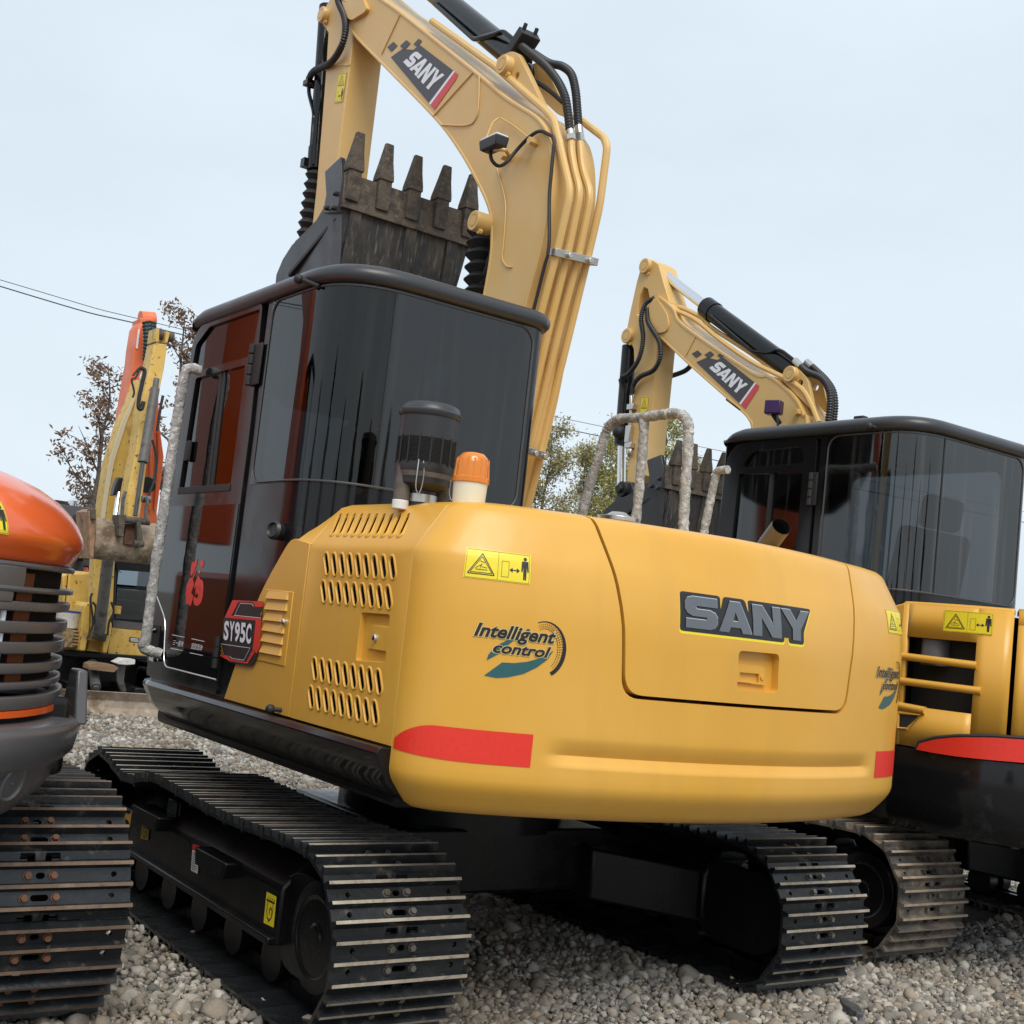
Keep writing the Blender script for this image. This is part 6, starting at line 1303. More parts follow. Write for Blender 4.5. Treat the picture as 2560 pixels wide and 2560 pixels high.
def o3_plan():
    out = []
    P0, P1, P2 = (-1.27, 2.35), (-1.20, 1.93), (-0.62, 1.80)
    for i in range(13): out.append((0.5-1.12*i/12, 1.80))
    for i in range(1, 25):
        t = 1-i/24; out.append((P0[0]*(1-t)**2+2*P1[0]*t*(1-t)+P2[0]*t*t, P0[1]*(1-t)**2+2*P1[1]*t*(1-t)+P2[1]*t*t))
    for i in range(1, 9): t = i/8; out.append((-1.27-0.03*math.sin(PI*t/2), 2.35+0.40*t))
    s = [0]
    for a, c in zip(out, out[1:]): s.append(s[-1]+math.hypot(c[0]-a[0], c[1]-a[1]))
    return out, s
P3, P3S = o3_plan()
def o3(s, z, off=0.0):
    mir = s > P3S[-1]
    if mir: s = 2*P3S[-1]-s
    s = max(0.0, min(s, P3S[-1]-1e-6)); i = max(k for k in range(len(P3S)-1) if P3S[k] <= s)
    def nrm(i):
        i = max(0, min(i, len(P3)-2)); a, c = P3[i], P3[i+1]; l = math.hypot(c[0]-a[0], c[1]-a[1]); return (-(c[1]-a[1])/l, (c[0]-a[0])/l)
    a, c = P3[i], P3[i+1]; t = (s-P3S[i])/(P3S[i+1]-P3S[i]); n0 = nrm(i); n1 = nrm(i+1); nx = n0[0]+(n1[0]-n0[0])*t; ny = n0[1]+(n1[1]-n0[1])*t
    x, y = a[0]+(c[0]-a[0])*t+nx*off, a[1]+(c[1]-a[1])*t+ny*off
    return Vector((x, 5.5-y if mir else y, z))
def o3_hit(p):
    d = C_R*((p[0]-1280)/F_PX)+C_D*((p[1]-1280)/F_PX)+C_F; prev = None
    for k in range(700, -1, -1):                       # from the far left round to the flank: first crossing is the near one
        s = 0.9+(P3S[-1]*1.35-0.9)*k/700; u = o3(s, 0)-CAM; cr = u.x*d.y-u.y*d.x
        if prev is not None and prev[0]*cr <= 0: break
        prev = (cr, s)
    return s, CAM.z+d.z*(u.x*d.x+u.y*d.y)/(d.x*d.x+d.y*d.y)
S3T = 2*P3S[-1]
def ring3(z, off, n=120): return [o3(S3T*i/n, z, off) for i in range(n+1)]
zo = {k: o3_hit(ZE(*p))[1] for k, p in dict(top=(0, 105), wid=(500, 640), neck=(440, 745), gtop=(300, 735), gbot=(300, 1850), ob=(200, 1900)).items()}
zw = 1.352; zn = 1.300
b = B(); b.loft([ring3(z, o) for z, o in ((zn-0.008, -0.05), (zn, -0.028), (zn+0.012, -0.022), (zn+0.03, -0.012), (zw-0.004, -0.002), (zw+0.012, 0.0), (zw+0.03, -0.006), (zw+0.06, -0.022), (zw+0.09, -0.046), (zw+0.12, -0.080), (zw+0.15, -0.13), (zw+0.175, -0.195), (zw+0.19, -0.26), (zw+0.20, -0.36))]); b.build('engine_hood', ORG, E3, smooth=70)
# grille: posts and slats in grey plastic, dark interior
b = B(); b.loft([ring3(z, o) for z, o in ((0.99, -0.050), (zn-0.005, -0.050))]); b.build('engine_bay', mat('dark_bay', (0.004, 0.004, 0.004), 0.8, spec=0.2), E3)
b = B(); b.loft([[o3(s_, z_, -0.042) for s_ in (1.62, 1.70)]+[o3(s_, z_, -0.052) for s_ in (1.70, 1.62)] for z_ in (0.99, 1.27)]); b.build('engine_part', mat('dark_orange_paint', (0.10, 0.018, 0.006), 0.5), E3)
q = o3(o3_hit(ZE(110, 1160))[0], 1.1, -0.04); b = B(); b.cyl((q.x, q.y, 1.0), (q.x, q.y, 1.20), 0.009); b.build('white_hose', WHT, E3)
edges = [(790, 830, 0), (940, 985, 1), (1052, 1125, 2), (1200, 1290, 3), (1352, 1440, 4), (1510, 1585, 5), (1645, 1700, 6)]
slot_end = {0: o3_hit(ZE(230, 880))[0], 1: o3_hit(ZE(140, 1010))[0], 2: o3_hit(ZE(10, 1160))[0]}
zc = lambda yy: o3_hit(ZE(330, yy))[1]
s_edge = 0.9
gr = None
def slat(za, zb_, s0, s1, name, off=0.0):
    off -= 0.018
    b = B(); n = 40; zm = (za+zb_)/2; rings = []
    for i in range(n+1):
        s = s0+(s1-s0)*i/n; rings.append([o3(s, zb_, off), o3(s, zm, off+0.002), o3(s, za, off), o3(s, za, off-0.03), o3(s, zb_, off-0.03)])
    return b.loft(rings).build(name, GRY, E3, smooth=25, bevel=0.003)
slat(zc(805), zn-0.004, 0.9, S3T-0.9, 'grille_top')
for (a, c_, k) in edges[1:]: slat(zc(c_), zc(a), 0.9, S3T-0.9, 'grille_slat', 0.004 if k == 1 else 0.0)
for k, (ya, yb) in enumerate(((805, 940), (985, 1052), (1125, 1200))):
    slat(zc(yb)-0.004, zc(ya)+0.004, slot_end[k], S3T-slot_end[k], 'grille_panel', 0.001)
slat(zc(1838), zc(1745), 0.9, S3T-0.9, 'grille_sill', 0.010)
b = B(); b.loft([ring3(z, o) for z, o in ((zc(1892), -0.03), (zc(1890), -0.006), (zc(1843), -0.006), (zc(1840), -0.03))]); b.build('orange_strip', ORG, E3)
zt3 = zc(1945)
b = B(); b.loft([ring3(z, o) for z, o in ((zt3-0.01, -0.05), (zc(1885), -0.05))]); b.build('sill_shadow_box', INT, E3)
# counterweight bumper
b = B(); b.loft([ring3(z, o) for z, o in ((zt3-0.30, -0.22), (zt3-0.28, -0.13), (zt3-0.24, -0.07), (zt3-0.19, -0.02), (zt3-0.15, 0.005), (zt3-0.12, 0.012), (zt3-0.105, 0.03), (zt3-0.09, 0.045), (zt3-0.02, 0.058), (zt3-0.008, 0.054), (zt3, 0.04), (zt3+0.004, 0.01), (zt3+0.006, -0.15))])
o = b.build('counterweight', GRY, E3, smooth=60)
sc_, zc_ = o3_hit(zoom(0, 1640, 360)(85, 1705)); 
ctr = o3(sc_, zc_, 0.012); nn = (o3(sc_, zc_, 0.2)-o3(sc_, zc_, 0.0)).normalized()+Vector((0, 0, -0.25)); b = B(); b.lathe([(0.046, -0.01), (0.046, 0.004), (0.041, 0.007), (0.036, 0.001), (0.03, 0.002), (0.004, 0.002), (0.003, 0.005), (0, 0.005)], ctr, nn, 30); b.build('tow_eye_cover', GRY, E3)
pz = [hit(zoom(0, 1640, 360)(*p), 1, 1.83) for p in ((1000, 200), (1105, 205), (1075, 850), (960, 830))]
pz = [q+Vector((0.045, 0, 0)) for q in pz]; b = B(); xq_ = pz[1].x; b.loft([[(pz[2].x, 1.795, pz[2].z-0.02), (pz[2].x, 1.83, pz[2].z-0.02), (pz[2].x+0.15, 1.83, pz[2].z-0.02), (pz[2].x+0.15, 1.795, pz[2].z-0.02)], [(xq_, 1.80, pz[1].z), (xq_, 1.83, pz[1].z), (xq_+0.07, 1.83, pz[1].z), (xq_+0.07, 1.80, pz[1].z)]]); b.build('step_post', GRY, E3, bevel=0.006)
ws = [o3_hit(ZE(*p)) for p in ((60, 535), (62, 285))]
d = Decal(lambda u, v, l: o3(u, v, -0.015-(v-zw)*0.0+l), 0.012, 0.001, 0.03)
wd = 0.16; z_lo, z_hi = ws[0][1], ws[1][1]
def o3s(u, v, l):
    tb = [(zw-0.004, -0.002), (zw+0.012, 0.0), (zw+0.03, -0.006), (zw+0.06, -0.022), (zw+0.09, -0.046), (zw+0.12, -0.080), (zw+0.15, -0.13)]
    return o3(u, v, lerp_tab(tb, v)+l)
d = Decal(o3s, 0.002, 0.001, 0.02); warning(d, ws[0][0]+wd, z_lo, ws[0][0]+0.002, z_hi, 4); d.build('warning_sticker', [DECY, INK], E3)
# rest of the machine, mostly beyond the frame: deck, cab, boom
b = B(); b.bx(-0.9, 2.7, 1.85, 3.65, 0.74, 0.95); b.build('revolving_frame', SAT, E3, bevel=0.02)
b = B(); b.bx(0.45, 2.6, 1.80, 2.12, 0.95, 1.38); b.build('tool_box', ORG, E3, bevel=0.03)
make_cab(E3, 3.72, 2.65, 1.30, 0.95, 0.95, 1.7, 2.55, 2.0, 2.58, 1.9, 3.5, GLS, interior=False)
b = B(); b.prism([(2.0, 1.0), (1.75, 1.7), (1.65, 2.8), (2.0, 3.6), (3.6, 4.5), (3.75, 4.25), (2.5, 3.3), (2.25, 2.7), (2.35, 1.7), (2.5, 1.0)], 1, 2.25, 2.60); b.build('boom', ORG, E3, bevel=0.01)
b = B(); b.prism([(3.5, 4.55), (3.8, 4.5), (4.0, 3.2), (3.9, 1.6), (3.65, 1.6), (3.6, 3.2)], 1, 2.28, 2.55); b.build('arm', ORG, E3, bevel=0.01)
# ================================================================ machines behind on the left
ZQ = zoom(120, 1100, 360); ZS = zoom(120, 1440, 360)
ZW = lambda u, v: (200+u*280/1127.0, 820+v*480/1932.0)
ZX = zoom(160, 780, 320)
def fr(z, pts, x): return [(q.y, q.z) for q in (hit(z(*p), 0, x) for p in pts)]
def slab(root, name, m, z, pts, x, depth=0.1, bevel=0.006, r=0.0):
    pol = fr(z, pts, x); pol = fillet2(pol, r) if r else pol
    return B().prism(pol, 0, x, x+depth).build(name, m, root, bevel=bevel)
E4 = thing('mini_excavator', 'worn chipped yellow mini excavator facing this way with muddy bucket and dozer blade', 'excavator', (9.2, -1.5, 0))
# blade, tracks, undercarriage
xb4 = 7.72
p0 = hit(ZS(150, 1505), 0, xb4); p1 = hit(ZS(1220, 1590), 0, xb4); zb4 = (p0.z+p1.z)/2; yl4, yr4 = p0.y+0.12, p1.y-0.35
b = B(); b.loft([[(xb4+dx, y, z) for dx, z in ((0.0, 0.0), (0.07, 0.07), (0.08, zb4*0.6), (0.02, zb4), (0.06, zb4), (0.12, zb4*0.6), (0.11, 0.06), (0.04, 0.0))] for y in (yl4, yr4)]); b.build('dozer_blade', mat('muddy_blade', (0.33, 0.27, 0.21), 0.9, noise=[(3, (0.19, 0.13, 0.085), 0.45, 0.65, (1, 1.4, 0.5)), (16, (0.42, 0.36, 0.29), 0.5, 0.7)], bump=(20, 0.6)), E4, bevel=0.006)
SHOE_D = make_shoe_mesh('track_shoe', 0.40, TIPR, RUST)
PATH_D = track_path(8.35, 10.15, 0.26, 0.23, lambda t: -0.02*math.sin(PI*t)**2)
yc4 = (yl4+yr4)/2
for s in (-1, 1):
    make_track(E4, 'track', yc4+s*0.72, PATH_D, 33, SHOE_D)
    b = B(); b.bx(8.5, 10.0, yc4+s*0.72-0.1, yc4+s*0.72+0.1, 0.14, 0.38); b.cyl((8.35, yc4+s*0.72-0.08, 0.26), (8.35, yc4+s*0.72+0.08, 0.26), 0.17); b.build('track_frame', SAT, E4, bevel=0.01)
b = B(); b.bx(8.5, 9.9, yc4-0.5, yc4+0.5, 0.2, 0.52); b.bx(7.8, 8.6, yc4-0.35, yc4-0.25, 0.15, 0.27); b.bx(7.8, 8.6, yc4+0.25, yc4+0.35, 0.15, 0.27); b.build('carbody', SAT, E4, bevel=0.01)
c0 = hit(ZS(640, 1500), 0, 7.95); c1 = hit(ZS(610, 1290), 0, 8.2); b = B(); b.cyl(c0, c1+(c1-c0)*0.6, 0.05, 22); b.cyl(c0-(c1-c0)*0.1, c0, 0.03); b.build('blade_cylinder', OLDG, E4)
slab(E4, 'blade_bracket', OLDG, ZS, ((915, 1200), (1040, 1200), (1020, 1410), (1070, 1560), (985, 1560), (920, 1400)), 8.05, 0.06)
# body
slab(E4, 'body_panel', OLDY, ZS, ((285, -50), (620, -50), (540, 380), (420, 640), (230, 540)), 8.55, 1.3, 0.02)
slab(E4, 'side_panel', OLDY, ZS, ((195, 0), (262, -40), (235, 390), (200, 380)), 8.58, 1.2, 0.02)
slab(E4, 'panel_gap', INK, ZS, ((262, 0), (285, 0), (240, 420), (222, 400)), 8.575, 0.02, 0.0)
slab(E4, 'front_deck', OLDY, ZS, ((860, 700), (1330, 745), (1330, 1075), (800, 1040)), 8.35, 1.6, 0.015, 0.02)
slab(E4, 'swing_deck', SAT, ZS, ((205, 990), (430, 1010), (940, 1050), (1340, 1075), (1340, 1130), (1000, 1130), (205, 1080)), 8.30, 1.6, 0.01)
d = Decal(lambda u, v, l: Vector((8.348-l, u, v))); pq = fr(ZS, ((1095, 820), (1225, 830), (1225, 895), (1090, 885)), 8.348); d.poly(pq, 0); 
for k in range(3): a = Vector(pq[0]).lerp(Vector(pq[3]), 0.25+k*0.25); c_ = Vector(pq[1]).lerp(Vector(pq[2]), 0.25+k*0.25); d.line(a.lerp(c_, 0.1), a.lerp(c_, 0.9), 0.006, 1)
d.build('maker_plate', [INK, WHT], E4)
# cab front
W4 = [((960, -180), (1400, -160), (1400, 150), (930, 110)), ((930, 165), (1400, 195), (1400, 600), (905, 570))]
B().prism(fr(ZS, ((885, -260), (1420, -240), (1420, 745), (862, 690)), 8.45), 0, 8.45, 8.52, [fr(ZS, w, 8.45) for w in W4]).build('cab_frame', SAT, E4, bevel=0.01)
B().prism(fr(ZS, ((885, 330), (1420, 360), (1420, 745), (862, 690)), 8.6), 0, 8.9, 9.5).build('driver_seat', INT, E4, bevel=0.03)
for nm, pts in (('upper_windscreen', ((960, -180), (1400, -160), (1400, 150), (930, 110))), ('lower_windscreen', ((930, 165), (1400, 195), (1400, 600), (905, 570)))):
    slab(E4, nm, glass('blue_grey_glass', (0.45, 0.50, 0.53), 0.03, 1.8), ZS, pts, 8.44, 0.006, 0.0)
slab(E4, 'cab_lower_front', GRY, ZS, ((880, 590), (1340, 640), (1340, 735), (868, 690)), 8.435, 0.02, 0.004)
slab(E4, 'cab_roof', SAT, ZQ, ((890, 1600), (1440, 1660), (1440, 1780), (890, 1740)), 8.43, 1.1, 0.02)
q = hit(ZS(915, 465), 0, 8.40); b = B(); b.cyl((8.36, q.y, q.z-0.03), (8.36, q.y, q.z+0.05), 0.035, 14); b.build('work_lamp', OLDY, E4, bevel=0.004)
b = B(); b.tube([hit(ZS(*p), 0, 8.38) for p in ((900, -40), (895, 200), (880, 500), (860, 640))], 0.012, 8); b.build('hose_guard', RUB, E4)
# boom foot and lift cylinder
slab(E4, 'boom_foot', OLDY, ZS, ((490, 395), (560, 350), (560, 700), (500, 1010), (420, 1000), (450, 620)), 8.15, 0.5, 0.01)
slab(E4, 'boom_foot', OLDY, ZS, ((790, 560), (860, 640), (840, 820), (790, 1035), (730, 1030), (760, 760)), 8.15, 0.5, 0.01)
slab(E4, 'boom_foot', OLDY, ZS, ((560, 860), (740, 880), (730, 1030), (520, 1005)), 8.3, 0.3, 0.006)
slab(E4, 'boom', OLDY, ZQ, ((630, 1560), (900, 1560), (870, 2300), (800, 2700), (580, 2650), (610, 1900)), 8.12, 0.18, 0.01)
l0 = hit(ZS(800, -190), 0, 7.75); l1 = hit(ZS(690, 740), 0, 8.05); b = B(); b.cyl(l0+(l0-l1)*0.4, l1, 0.056, 26); b.sphere(l1, 0.055); LC4 = b.build('lift_cylinder', OLDG, E4)
b = B(); b.cyl(hit(ZS(600, 780), 0, 8.08), hit(ZS(770, 830), 0, 8.08), 0.04, 16); b.build('cylinder_pin', DUST, E4)
b = B()
for pts in (((590, 230), (570, 330), (600, 560), (590, 700), (520, 850)), ((600, 350), (640, 420), (620, 600), (570, 740)), ((850, 350), (880, 480), (820, 620), (800, 800))): b.tube(spline([hit(ZS(*p), 0, 8.0) for p in pts], 5), 0.011, 8)
b.build('hydraulic_hose', RUB, E4)
# raised boom and hanging arm seen from the front
def frontal(root, name, m, z, rows, bevel=0.01, depth=0.2):
    b = B(); rings = []
    for (pl, pr, x) in rows:
        a = hit(z(*pl), 0, x); c = hit(z(*pr), 0, x); rings.append([a, c, c+Vector((depth, 0, 0)), a+Vector((depth, 0, 0))])
    return b.loft(rings).build(name, m, root, bevel=bevel)
BM4 = frontal(E4, 'boom', OLDY, ZW, (((215, 1935), (520, 1935), 7.75), ((245, 1690), (510, 1690), 7.72), ((300, 1350), (535, 1330), 7.65), ((420, 960), (590, 960), 7.6), ((520, 740), (620, 720), 7.6), ((600, 520), (660, 500), 7.62)), depth=0.25)
frontal(E4, 'boom_edge', mat('pale_edge_strip', (0.62, 0.55, 0.38), 0.5), ZW, (((213, 1935), (250, 1935), 7.735), ((243, 1690), (280, 1690), 7.705), ((298, 1350), (345, 1340), 7.635), ((418, 960), (470, 950), 7.585), ((545, 690), (570, 690), 7.585)), 0.0, 0.02)  # paler strip along the boom's left edge
ARM4 = frontal(E4, 'arm', OLDY, ZW, (((470, 1935), (600, 1935), 7.05), ((480, 1640), (640, 1620), 7.1), ((560, 1250), (690, 1230), 7.2), ((600, 900), (740, 880), 7.28), ((640, 660), (800, 640), 7.33), ((700, 400), (850, 390), 7.38), ((750, 150), (880, 165), 7.42)), depth=0.22)
slab(E4, 'arm_top_fork', OLDY, ZW, ((770, 0), (800, 10), (795, 140), (750, 140)), 7.4, 0.22, 0.006); slab(E4, 'arm_top_fork', OLDY, ZW, ((868, 30), (905, 45), (880, 150), (855, 150)), 7.4, 0.22, 0.006)
q = hit(ZW(835, 75), 0, 7.5); b = B(); b.cyl((7.5, q.y-0.1, q.z), (7.5, q.y+0.09, q.z), 0.05, 20); b.build('arm_pin', DUST, E4)
k0 = hit(ZW(755, 610), 0, 7.15); k1 = hit(ZW(632, 1350), 0, 7.02); k2 = hit(ZW(555, 1890), 0, 6.95)
b = B(); b.cyl(k0, k1, 0.044, 24); b.cyl(k1-(k1-k0).normalized()*0.03, k1, 0.049, 24); b.cyl(k0-(k1-k0).normalized()*0.10, k0, 0.028); BC4 = b.build('bucket_cylinder', OLDG, E4)
b = B(); b.cyl(k1, k2, 0.022, 18); b.build('cylinder_rod', mat('oily_rod', (0.10, 0.095, 0.09), 0.3, 0.6), BC4)
b = B(); b.tube(spline([hit(ZW(*p), 0, 7.1) for p in ((600, 400), (650, 430), (625, 560), (595, 700), (590, 800), (620, 810), (640, 740))], 6), 0.02, 10); b.tube(spline([hit(ZW(*p), 0, 7.1) for p in ((530, 480), (600, 400), (560, 500), (520, 520), (545, 640), (530, 700))], 5), 0.010, 8); b.tube([hit(ZW(*p), 0, 7.05) for p in ((835, 680), (810, 800), (775, 1040))], 0.014, 8); b.build('hydraulic_hose', RUB, E4)
rod0 = hit(ZW(395, 1660), 0, 7.4); rod1 = hit(ZW(355, 1920), 0, 7.3); b = B(); b.cyl(rod0, rod1, 0.028, 18); b.build('chrome_rod', CHR, E4)
slab(E4, 'recess_shade', INK, ZW, ((385, 1500), (465, 1510), (470, 1640), (440, 1660), (330, 1690), (350, 1600)), 7.38, 0.1, 0.01)  # black slab painted in for the shade of the boom's recess
# bucket
xk = 6.88
b = B(); rings = []
for (pl, pr, dx) in (((625, 1040), (1440, 1120), 0.10), ((640, 1120), (1440, 1200), 0.03), ((640, 1260), (1420, 1330), 0.0), ((625, 1420), (1400, 1500), 0.0), ((610, 1540), (1380, 1620), 0.04), ((600, 1595), (1370, 1672), 0.10)):
    a = hit(ZQ(*pl), 0, xk+dx); c = hit(ZQ(*pr), 0, xk+dx); c = c+(c-a)*0.12; rings.append([a, c, c+Vector((0.03, 0, 0)), a+Vector((0.03, 0, 0))])
b.loft(rings); BK4 = b.build('bucket', mat('caked_mud', (0.30, 0.235, 0.17), 0.95, noise=[(6, (0.14, 0.095, 0.06), 0.45, 0.6), (25, (0.42, 0.36, 0.29), 0.56, 0.72)], bump=(18, 0.9, (1, 1, 1), 0.02)), E4, bevel=0.004)
slab(E4, 'bucket_side', mat('rusty_edge', (0.32, 0.19, 0.11), 0.85, noise=[(16, (0.15, 0.085, 0.05), 0.45, 0.65)]), ZQ, ((548, 960), (640, 920), (650, 1010), (610, 1590), (562, 1595), (555, 1300)), xk-0.01, 0.4, 0.004)
slab(E4, 'bucket_tooth', DUST, ZQ, ((575, 940), (600, 905), (645, 930), (640, 1070), (580, 1070)), xk-0.04, 0.12, 0.006)
for pts in (((955, 1000), (1050, 1000), (1010, 1310), (950, 1290)), ((1195, 1100), (1245, 1100), (1280, 1350), (1265, 1450), (1200, 1440))): slab(E4, 'bucket_ear', DUST, ZQ, pts, xk-0.10, 0.2, 0.006)
RBR = mat('red_brown_rust', (0.14, 0.06, 0.035), 0.8, noise=[(20, (0.07, 0.04, 0.03), 0.45, 0.65)])
slab(E4, 'bucket_link', RBR, ZQ, ((1050, 1120), (1180, 1130), (1160, 1420), (1010, 1400)), xk-0.02, 0.06, 0.006)
b = B(); b.cyl(hit(ZQ(960, 1060), 0, xk-0.06), hit(ZQ(1360, 1100), 0, xk-0.06), 0.032, 16); b.build('bucket_pin', DUST, E4)
b = B(); b.cyl(hit(ZQ(1150, 1390), 0, xk-0.08), hit(ZQ(1280, 1390), 0, xk-0.08), 0.032, 16); b.build('bucket_pin', DUST, E4)
b = B(); b.tube(spline([hit(ZQ(*p), 0, xk-0.08) for p in ((1040, 690), (1010, 780), (1000, 900), (990, 1080))], 6), 0.017, 8); b.build('tipping_link', OLDG, E4)
b = B(); b.tube(spline([hit(ZQ(*p), 0, xk-0.05) for p in ((1310, 760), (1330, 830), (1310, 950), (1320, 1090))], 6), 0.017, 8); b.cyl(hit(ZQ(1260, 790), 0, xk), hit(ZQ(1370, 800), 0, xk), 0.032, 14); b.build('tipping_link', OLDG, E4)
# things lying on and by the yellow machine
b = B(); q = hit(ZS(300, 700), 0, 8.2); b.lathe([(0.0, 0), (0.105, 0), (0.12, 0.13), (0.125, 0.14), (0.125, 0.155), (0.12, 0.16), (0, 0.16)], (8.32, q.y, q.z), n=24); o = b.build('paint_pail', mat('dirty_white_plastic', (0.66, 0.64, 0.58), 0.5, noise=[(12, (0.42, 0.33, 0.22), 0.5, 0.7)]), None); o.location = (0, 0, 0)
PL = thing('paint_pail', 'dirty white plastic pail with blue rim on the yellow mini excavator', 'pail', (8.32, q.y, q.z)); o.name = 'pail_body'; o.data.transform(Matrix.Translation((-8.32, -q.y, -q.z))); o.parent = PL
b = B(); b.lathe([(0.118, 0.150), (0.129, 0.150), (0.129, 0.168), (0.118, 0.168)], (8.32, q.y, q.z), n=24); b.build('rim', mat('blue_plastic', (0.03, 0.06, 0.22), 0.4), PL)
tq = fr(ZS, ((200, 700), (440, 740), (400, 960), (200, 960)), 8.22); b = B(); b.prism(tq, 0, 8.22, 8.5)
for k in range(5):
    y_ = tq[0][0]+(tq[1][0]-tq[0][0])*0.72; z_ = tq[3][1]+(tq[0][1]-tq[3][1])*(0.15+k*0.17); b.bx(8.205, 8.225, y_-0.05, y_+0.02, z_, z_+0.018)
o = b.build('grille_box', mat('dirty_tan', (0.30, 0.21, 0.10), 0.8, noise=[(30, (0.12, 0.08, 0.05), 0.45, 0.6)]), E4, bevel=0.006)
wq_ = fr(ZS, ((545, 1180), (620, 1155), (870, 1190), (940, 1230), (880, 1290), (530, 1250)), 7.98)
o = B().prism(wq_, 0, 7.95, 8.15).build('wood_plank', mat('old_wood', (0.30, 0.19, 0.11), 0.8, noise=[(10, (0.20, 0.12, 0.07), 0.4, 0.6, (1, 0.2, 3))]), None, bevel=0.006); tag(o, 'short rough brown plank lying across the yellow excavator blade cylinder', 'plank')
wf = fr(ZS, ((890, 1160), (1000, 1105), (1165, 1120), (1160, 1185), (1050, 1195), (940, 1185)), 7.96)
o = B().prism(wf, 0, 7.94, 8.1).build('foam_board', mat('white_foam', (0.75, 0.73, 0.68), 0.8, noise=[(25, (0.55, 0.52, 0.46), 0.5, 0.7)]), None, bevel=0.008); tag(o, 'torn white foam piece lying beside the brown plank', 'foam')

# ---- tall orange excavator behind
E5 = thing('orange_excavator', 'orange excavator with raised boom and dark green hose bundle behind the yellow one', 'excavator', (11.5, -2.2, 0))
ORF = mat('faded_orange_paint', (0.70, 0.14, 0.045), 0.45, rvar=0.1, noise=[(4, (0.74, 0.20, 0.08), 0.45, 0.7)])
frontal(E5, 'boom', ORF, ZW, (((560, 2400), (800, 2400), 10.8), ((600, 1860), (775, 1850), 10.6), ((690, 1240), (845, 1300), 10.3), ((720, 1000), (800, 960), 10.1), ((740, 700), (790, 700), 10.0)), depth=0.3)
frontal(E5, 'boom_rib', ORF, ZW, (((690, 1830), (715, 1830), 10.55), ((720, 1300), (745, 1300), 10.25), ((745, 1050), (765, 1050), 10.05)), 0.0, 0.06)
frontal(E5, 'boom_rib', ORF, ZW, (((745, 1830), (765, 1830), 10.55), ((790, 1300), (812, 1300), 10.25), ((780, 1050), (795, 1050), 10.05)), 0.0, 0.06)
AR5 = frontal(E5, 'arm', ORF, ZX, (((880, 1700), (960, 1620), 9.6), ((960, 1200), (1080, 1180), 9.6), ((1040, 760), (1215, 760), 9.6), ((1060, 560), (1215, 720), 9.6), ((1110, 240), (1200, 200), 9.6), ((1160, 160), (1350, 190), 9.65), ((1155, 90), (1355, 100), 9.65)), depth=0.3)
slab(E5, 'arm_decal', WHT, ZX, ((1120, 260), (1150, 245), (1110, 560), (1085, 540)), 9.59, 0.006, 0.0)
b = B(); b.cyl(hit(ZX(1150, 115), 0, 9.8), hit(ZX(1360, 130), 0, 9.8), 0.10, 18); b.cyl(hit(ZX(1000, 640), 0, 9.8), hit(ZX(1060, 640), 0, 9.8), 0.10, 14); b.build('arm_pin', ORF, E5)
GRH = mat('green_black_hose', (0.012, 0.03, 0.028), 0.5)
for (t0, t1, y) in (((1240, 160), (1240, 740), 0), ((1285, 150), (1262, 740), 1), ((1330, 165), (1290, 720), 2)):
    c = spline([hit(ZX(t0[0], t0[1]), 0, 9.45), hit(ZX((t0[0]+t1[0])/2+18, 430), 0, 9.42), hit(ZX(*t1), 0, 9.45)], 12); ribbed(c, 0.045, 0.04, 0.005).build('hose_bundle', GRH, E5, smooth=60)
b = B(); q = hit(ZQ(1330, 580), 0, 9.9); b.lathe([(0.02, 0), (0.1, 0.03), (0.1, 0.06), (0, 0.06)], q, (-1, 0.3, -0.5), 20); b.build('work_lamp', PLAS, E5)
b = B(); b.tube(spline([hit(ZQ(*p), 0, 9.8) for p in ((1400, 0), (1440, 150), (1460, 300), (1420, 550), (1350, 740))], 6), 0.016, 8); b.build('hydraulic_hose', RUB, E5)
b = B(); b.bx(11.0, 13.6, -3.6, -1.2, 0.75, 1.2); b.bx(11.0, 13.4, -3.4, -1.4, 0.0, 0.7); b.build('carriage', SAT, E5, bevel=0.02)
b = B(); b.bx(11.2, 12.4, -3.55, -2.75, 1.2, 2.1); b.build('cab', GRY, E5, bevel=0.04)

# ---- grey-cabbed machine behind on the far left
E6 = thing('grey_cab_excavator', 'orange excavator with dark grey cab standing behind the yellow mini excavator', 'excavator', (11.0, -0.6, 0))
xc = 10.2
slab(E6, 'cab', GRY, ZQ, ((120, 890), (180, 860), (600, 915), (600, 1800), (100, 1800), (80, 1100)), xc, 1.3, 0.05, 0.04)
slab(E6, 'cab_window', glass('grey_glass', (0.3, 0.34, 0.36), 0.03, 1.6), ZQ, ((235, 1100), (290, 1060), (560, 1085), (560, 1500), (300, 1480), (270, 1300)), xc-0.012, 0.006, 0.0, 0.03)
b = B(); b.tube(fillet([hit(ZQ(*p), 0, xc-0.015) for p in ((215, 1300), (225, 1090), (290, 1045), (570, 1075))], 0.08), 0.022, 8); b.build('window_seal', RUB, E6)
b = B(); a = hit(ZQ(540, 1090), 0, xc-0.3); c_ = hit(ZQ(390, 1440), 0, xc-0.3); b.cyl(a, c_, 0.20, 24); b.cyl(a.lerp(c_, 0.6), a.lerp(c_, 0.72), 0.21, 24); AD6 = b.build('boom_cylinder', BLK, E6)
b = B(); q = hit(ZQ(370, 1620), 0, xc-0.3); b.lathe([(0.10, -0.2), (0.10, 0.0), (0.2, 0.06), (0.24, 0.24), (0.27, 0.26), (0.27, 0.29), (0, 0.29)], q, (0, 0, 1), 24); b.build('air_prefilter', PLAS, E6)
